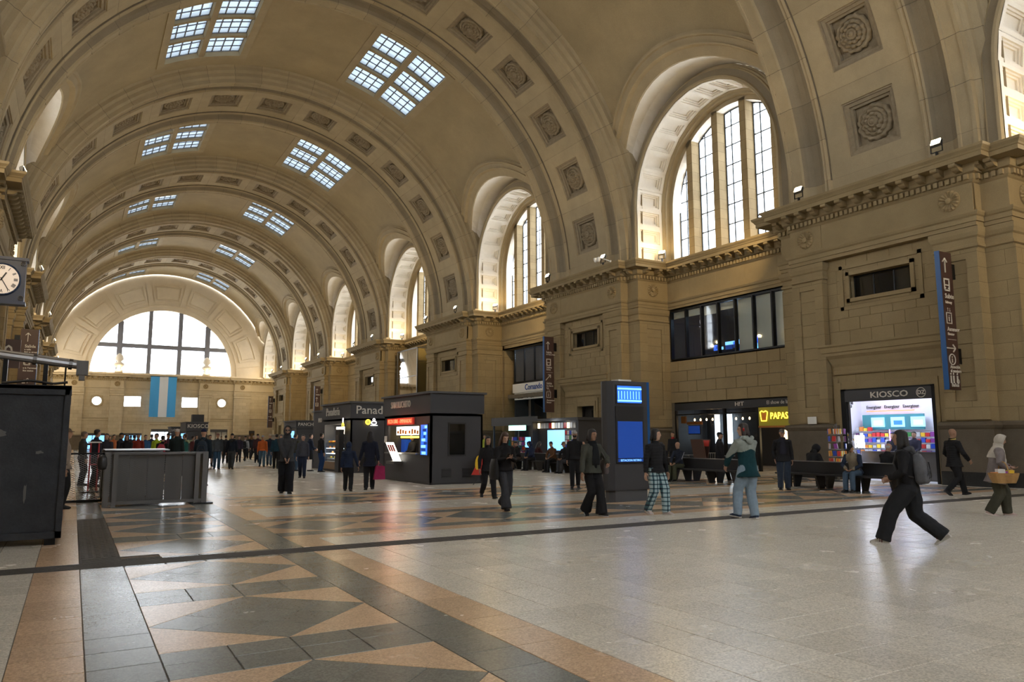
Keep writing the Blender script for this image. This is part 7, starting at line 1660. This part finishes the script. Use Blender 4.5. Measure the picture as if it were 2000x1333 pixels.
for i, (a, kn, an, s) in enumerate(I['legs']):
    for j in range(3): 
        m = MB(); c = an+Vector((s*.0, .02+.028*j, -.045))
        for sd in (-1, 1): m.box(c.x+sd*.044-.003, c.x+sd*.044+.003, c.y-.006, c.y+.006, c.z-.025, c.z+.03)
        m.build('shoe_stripe', cloth((.12, .01, .02)), P)
person('bald man in a black puffer jacket with a yellow collar walking right along the wall', 20.61, 11.62, 112, 1.80, **WALK_A, hands=((-.14, .10, .52), (.14, .14, .52)), top=BLK, hem=.42, trou=BLK, hair=('bald', HB), skin='tan', extras=(('collar', (.55, .42, .12)),), lod=2, bulk=1.15, puff=.006)
def scarfw(x_, y_, z_): return 1 if (abs(x_) < .085 and y_ > .05) else 0
P, I = person('woman in a white knitted shawl and grey coat carrying a wicker basket', 15.98, 8.21, 140, 1.60, **WALK_S, hands=((-.05, .18, .60), (.13, .12, .58)), elbow=((-.8, -.6, 0), (.8, -.7, -.2)), lean=10, look=(15, 22), topfn=scarfw, topmats=[(.22, .19, .185), (.10, .008, .018)], hem=.40, trou=(.055, .052, .035), leg=2.0, hair=('none', HB), skin='tan', shoe=(.55, .42, .38), sole=(.6, .52, .48), extras=(('shawl', (.52, .47, .40)),), lod=2, bulk=1.22, female=True, fold=.011)
h_ = to_world(P, (.36, .06, .66)); Bk = tag(empty('wicker_basket', h_), 'wicker basket of small goods on the arm of the woman in the white shawl', 'basket'); Bk.rotation_euler.z = radians(-32)
m = MB(); loft(m, [(Vector((0, 0, .0)), .20, .12, (1,0,0), (0,1,0)), (Vector((0, 0, .09)), .24, .15, (1,0,0), (0,1,0)), (Vector((0, 0, .19)), .27, .17, (1,0,0), (0,1,0))], 18, sup=3); put('basket_body', m.mesh('basket_body', cloth((.42, .24, .09), .7)), Bk)
for z in (.03, .07, .11, .15, .19):
    m = MB(); r1 = .20+.07*z/.19; r2 = .12+.05*z/.19; m.path_tube([(r1*1.01*cos(2*pi*j/18), r2*1.01*sin(2*pi*j/18), z) for j in range(19)], .008, 5); put('woven_band', m.mesh('woven_band', cloth((.36, .19, .07), .7)), Bk)
m = MB(); m.path_tube([(0, -.16*cos(pi*j/10), .19+.22*sin(pi*j/10)) for j in range(11)], .012, 6); put('handle', m.mesh('handle', cloth((.42, .24, .09), .7)), Bk)
for j, (c, sx, px_) in enumerate((('white', .07, -.06), ('yellow', .05, .13), ('purple', .05, .04), ('orange', .06, -.16))):
    m = MB(); m.box(px_-sx, px_+sx, -.05, .05, .15, .27-.02*j); g_ = m.build('packet', 'pk_'+c); g_.matrix_world = Matrix.Translation(h_) @ Matrix.Rotation(radians(-32), 4, 'Z'); tag(g_, '%s packet in the wicker basket' % c, 'packet', 'goods in the wicker basket')
# --- seated figures
SIT = dict(sit=.46)
def seated(label, x, y, head, h=1.72, **kw):
    a = dict(feet=((-.11, .42), (.11, .40)), hands=((-.05, .20, .37), (.05, .21, .37)), elbow=((-1, -.4, 0), (1, -.4, 0)), lean=12, look=(0, 25), lod=1); a.update(kw); return person(label, x, y, head, h, sit=.45, **a)
def vest(x_, y_, z_): return 1 if abs(x_) > .165 else 0
seated('seated man in a beige vest and jeans looking down on the nearest bench', 19.62, 13.9, 262, lean=18, look=(0, 42), topfn=vest, topmats=[(.24, .20, .14), (.02, .03, .055)], trou=(.07, .11, .16), hair=('cap', BLK), lod=2, bulk=1.12)
seated('white haired man in black seated on the far side of the nearest bench', 20.2, 13.35, 100, top=BLK, trou=BLK, hair=('balding', (.5, .48, .45)), lean=14, lod=1, bulk=1.1)
seated('dark figure with a hood slumped on the far side of the nearest bench', 20.2, 15.9, 95, top=BLK, trou=BLK, hair=('hood', BLK), lean=24, look=(0, 35), bulk=1.25)
seated('seated man in a navy tracksuit top with pale sleeve stripes and olive trousers', 19.0, 20.55, 262, top=(.020, .025, .04), trou=(.055, .058, .035), hair=('balding', (.04, .03, .025)), skin='mid', lean=6, look=(0, 8), extras=(('stripe', (.4, .4, .45)),), lod=2, leg=1.6)
seated('seated person in black at the far end of the bench right of the totem', 19.0, 21.35, 262, top=BLK, trou=BLK, hair=('cap', (.08, .08, .08)), bulk=1.1)
seated('seated person in a dark coat with a small head behind the navy tracksuit man', 19.6, 18.3, 95, top=(.02, .02, .022), trou=BLK, hair=('short', HB))
for (x, y, a, tp, tr, hr, lb) in ((19.0, 26.3, 258, (.018, .025, .06), (.30, .25, .18), ('balding', (.25, .2, .17)), 'seated man in a dark blue puffer jacket and beige trousers, legs stretched out'),
    (18.95, 27.7, 262, BLK, (.05, .05, .055), ('cap', (.16, .10, .05)), 'large seated person in black eating before the lit magazine stand'),
    (19.0, 28.8, 262, (.13, .06, .03), BLK, ('short', HB), 'seated person in a brown jacket facing left on the magazine stand bench'),
    (19.65, 26.9, 96, (.015, .016, .02), BLK, ('beanie', (.05, .05, .06)), 'seated person in a dark beanie with back turned by the magazines'),
    (19.65, 25.8, 96, (.35, .38, .12), BLK, ('balding', (.3, .25, .2)), 'seated person in a yellow green vest, back turned'),
    (19.15, 30.9, 262, (.02, .03, .07), BLK, ('hood', (.02, .03, .07)), 'seated person in a navy hooded jacket on the left bench'),
    (19.15, 32.2, 262, BLK, (.08, .06, .05), ('short', HB), 'seated person in black at the far end of the left bench'),
    (19.85, 31.6, 96, (.06, .02, .02), BLK, ('long', HB), 'seated person in dark red, back turned, on the left bench')):
    seated(lb, x, y, a, top=tp, trou=tr, hair=hr, group=None, shoe=(.45, .42, .38) if 'beige' in lb else BLK, feet=((-.11, .62), (.11, .55)) if 'beige' in lb else ((-.11, .42), (.11, .40)), extras=(('hoodback', (.05, .05, .055)),) if 'beanie' in lb else ())
# --- standing around the shops
def stand(label, x, y, head, h=1.72, pose=0, **kw):
    a = dict(lod=1); 
    a.update([{}, WALK_S, WALK_T, WALK_A, WALK_B, dict(hands=((-.05, .16, .58), (.05, .16, .60)))][pose]); a.update(kw); return person(label, x, y, head, h, **a)
stand('man in black with a red collar standing before the cafe window', 24.6, 27.0, 250, 1.78, 0, top=BLK, trou=BLK, extras=(('collar', (.3, .02, .02)),))
stand('person in a dark cap standing just left of the totem, face covered', 13.6, 19.4, 215, 1.74, 2, top=BLK, trou=BLK, hair=('cap', (.4, .38, .35)), extras=(('mask', BLK),))
stand('left one of two people in teal jackets left of the packet rack', 21.9, 38.2, 200, 1.72, 0, top=(.02, .16, .19), trou=NAVY); stand('right one of two people in teal jackets, beside the packet rack', 22.3, 37.4, 30, 1.70, 0, top=(.02, .14, .18), trou=NAVY)
stand('person in a lime vest far behind the long haired young woman', 20.9, 39.0, 200, 1.7, 0, top=(.35, .42, .06), trou=NAVY)
stand('shop worker in black inside the food kiosk behind the hatch', 11.12, 26.5, 262, 1.66, 5, top=BLK, trou=BLK, skin='tan')
stand('shop worker in dark clothes inside the KIOSCO shop', 26.9, 17.4, 262, 1.68, 5, top=(.02, .02, .03), trou=BLK, skin='light')
stand('second shop worker inside the KIOSCO shop, farther right', 26.9, 16.55, 262, 1.72, 5, top=(.03, .03, .05), trou=BLK, skin='mid')
P, I = stand('customer in a black jacket with a white band and blue jeans at the bakery counter', 9.95, 34.6, 80, 1.74, 0, top=BLK, trou=(.02, .05, .14), hair=('short', HB))
stand('customer in a navy jacket queueing behind at the bakery counter', 9.75, 35.7, 85, 1.72, 5, top=NAVY, trou=BLK)
stand('person in a dark olive jacket and jeans left of the bakery queue', 9.2, 36.3, 60, 1.72, 5, top=(.05, .05, .035), trou=JEAN, hair=('pony', HB))
P, I = stand('woman with a ponytail and pale bag just behind the hooded man', 7.89, 29.92, 200, 1.66, 1, top=(.05, .055, .07), trou=NAVY, hair=('pony', HB), skin='light', shoe=BLK, female=True)
h_ = to_world(P, I['arms'][0][2]); m = MB(); m.box(-.12, .12, -.04, .04, -.5, -.1, 0, Matrix.Translation(h_)); tag(m.build('paper_bag', 'paper'), 'pale paper bag carried behind the hooded man', 'bag')
# --- the crowd towards the far end; x from the direction in the photograph, then a real distance
def at(px_, Y): return onY(px_, 857, Y).x
CR = [ # px, Y, heading, height, top, trousers, hair, pose, label
 (128, 19.6, 95, 1.74, (.28, .22, .17), BLK, ('hat', (.13, .09, .06)), 0, 'person in a brown brimmed hat just behind the black box'),
 (163, 29.0, 75, 1.74, (.05, .055, .06), BLK, ('short', (.10, .07, .05)), 0, 'man in a grey jacket standing behind the red tubular stand, left of the pair'),
 (188, 27.8, 60, 1.80, (.014, .018, .03), BLK, ('short', HB), 0, 'broad man in navy standing behind the red tubular stand, right of the pair'),
 (208, 33, 200, 1.70, (.03, .03, .04), BLK, ('short', HB), 0, 'person in dark clothes next to the pair behind the mesh gate'),
 (222, 46, 150, 1.72, (.45, .13, .04), NAVY, ('short', HB), 0, 'person with an orange sleeve far behind the steel enclosure'),
 (236, 36, 120, 1.74, (.015, .015, .02), BLK, ('cap', BLK), 0, 'dark person in a cap at the left of the crowd behind the enclosure'),
 (248, 34, 200, 1.66, BLK, BLK, ('long', HB), 5, 'dark long haired person leaning in the crowd behind the enclosure'),
 (262, 44, 30, 1.70, (.03, .03, .035), BLK, ('short', HB), 0, 'person in charcoal between the long haired one and the red jacket'),
 (270, 38, 190, 1.72, (.22, .03, .02), NAVY, ('short', HB), 0, 'person in a dark red jacket in the crowd behind the enclosure'),
 (284, 41, 170, 1.68, (.03, .10, .22), BLK, ('short', HB), 0, 'person in a blue jacket in the crowd behind the enclosure'),
 (296, 48, 20, 1.74, NAVY, BLK, ('cap', NAVY), 0, 'person in a navy cap just left of the lime vest'),
 (306, 35, 230, 1.72, (.45, .62, .04), NAVY, ('short', HB), 0, 'person in a lime yellow vest leaning left in the crowd'),
 (318, 33, 20, 1.64, BLK, BLK, ('short', HB), 1, 'person in black wearing a pink backpack in the crowd'),
 (328, 37, 160, 1.74, (.05, .02, .035), BLK, ('cap', BLK), 0, 'tall person in dark plum with a cap, right of the pink backpack'),
 (345, 31, 25, 1.84, (.012, .02, .02), BLK, ('beanie', (.55, .50, .44)), 0, 'tall person in a cream beanie and dark coat above the enclosure'),
 (362, 34, 300, 1.70, (.015, .09, .08), BLK, ('short', HBR), 5, 'person in a green hooded jacket bending left above the enclosure'),
 (338, 50, 100, 1.72, (.04, .02, .02), BLK, ('short', HB), 0, 'dark person far behind the cream beanie'),
 (376, 46, 80, 1.66, (.10, .03, .03), BLK, ('short', HB), 0, 'small person in dark red right of the green hooded jacket'),
 (384, 52, 200, 1.72, (.35, .33, .3), BLK, ('short', HB), 0, 'person in pale clothes below the far KIOSCO kiosk'),
 (397, 26.5, 18, 1.82, (.014, .024, .035), BLK, ('beanie', (.01, .014, .04)), 2, 'man with a dark backpack and navy beanie right of the enclosure'),
 (410, 45, 170, 1.72, BLK, BLK, ('short', HB), 1, 'dark person half hidden behind the man with the dark backpack'),
 (425, 40.6, 185, 1.77, (.055, .065, .075), (.03, .07, .12), ('cap', (.15, .07, .06)), 1, 'man in a slate jacket, blue jeans and a reddish cap walking towards us'),
 (441, 50, 20, 1.72, BLK, BLK, ('short', HB), 2, 'dark person between the slate jacket and the black hood'),
 (453, 40.2, 15, 1.80, (.008, .012, .02), (.04, .045, .05), ('beanie', BLK), 3, 'man in a black hooded jacket walking away with pink straps'),
 (467, 52, 190, 1.70, (.03, .02, .03), BLK, ('short', HB), 1, 'dark person just right of the black hooded jacket'),
 (479, 54, 30, 1.72, (.35, .34, .33), BLK, ('beanie', BLK), 3, 'person in a white jacket with a black backpack in the middle distance'),
 (487, 60, 190, 1.72, BLK, BLK, ('short', HB), 1, 'person in black right of the white jacket'),
 (495, 57, 160, 1.72, (.02, .02, .025), BLK, ('short', (.3, .28, .25)), 1, 'grey haired person in a dark coat left of the orange jacket'),
 (503, 50, 185, 1.76, (.05, .02, .02), BLK, ('beanie', BLK), 0, 'person in a black beanie just behind the orange jacket'),
 (513, 42.9, 190, 1.73, (.50, .11, .025), (.07, .13, .19), ('cap', (.30, .34, .38)), 3, 'man in a rust orange jacket, blue jeans and pale cap'),
 (527, 44.2, 195, 1.76, (.015, .018, .03), (.05, .08, .12), ('cap', (.42, .36, .26)), 1, 'man in a navy jacket and tan cap right of the orange jacket'),
 (540, 39.5, 15, 1.74, (.012, .04, .06), BLK, ('short', HB), 1, 'person in black with a teal stripe left of the hooded man'),
 (549, 47, 200, 1.74, BLK, BLK, ('short', HB), 1, 'person in black partly hidden behind the hooded man'),
 (597, 52, 20, 1.72, (.02, .022, .03), BLK, ('short', HB), 1, 'dark person under the PANCHISIMA kiosk'),
 (585, 60, 190, 1.72, (.05, .05, .06), BLK, ('short', HB), 2, 'grey clad person beyond the PANCHISIMA kiosk'),
 (214, 58, 180, 1.70, (.10, .10, .12), BLK, ('short', HB), 0, 'grey person before the leftmost far shop doorway'),
 (255, 62, 10, 1.72, (.02, .02, .03), BLK, ('short', HB), 0, 'dark person before the second far shop doorway'),
 (318, 64, 190, 1.72, (.02, .03, .05), BLK, ('short', HB), 0, 'navy person before the bright doorway under the flag'),
 (352, 66, 100, 1.70, (.12, .03, .03), BLK, ('short', HB), 0, 'dark red person under the LOS PERC kiosk'),
 (432, 72, 180, 1.72, BLK, BLK, ('short', HB), 1, 'black clad person before the pale far doorway'),
 (458, 76, 10, 1.72, (.04, .04, .05), BLK, ('short', HB), 2, 'charcoal clad person before the brown far doorway'),
 (505, 80, 180, 1.72, (.02, .02, .03), BLK, ('short', HB), 1, 'farthest dark person below the right end of the far wall'),
]
for (px_, Y, hd, h, tp, tr, hr, po, lb) in CR:
    lod = 1 if Y < 45 else 0; ex = ()
    if 'pink backpack' in lb: ex = (('pack', (.45, .06, .09)),)
    if 'dark backpack' in lb: ex = (('pack', (.02, .03, .045)),)
    if 'green hooded' in lb: ex = (('hoodback', (.25, .28, .16)),)
    if 'white jacket' in lb: ex = (('pack', BLK),)
    if 'black hooded' in lb: ex = (('hoodback', BLK),)
    stand(lb, at(px_, Y), Y, hd, h, po, top=tp, trou=tr, hair=hr, lod=lod, extras=ex)
flush_queue()
bpy.data.batch_remove([a for a, b in TMP_TEXT]+[b for a, b in TMP_TEXT])
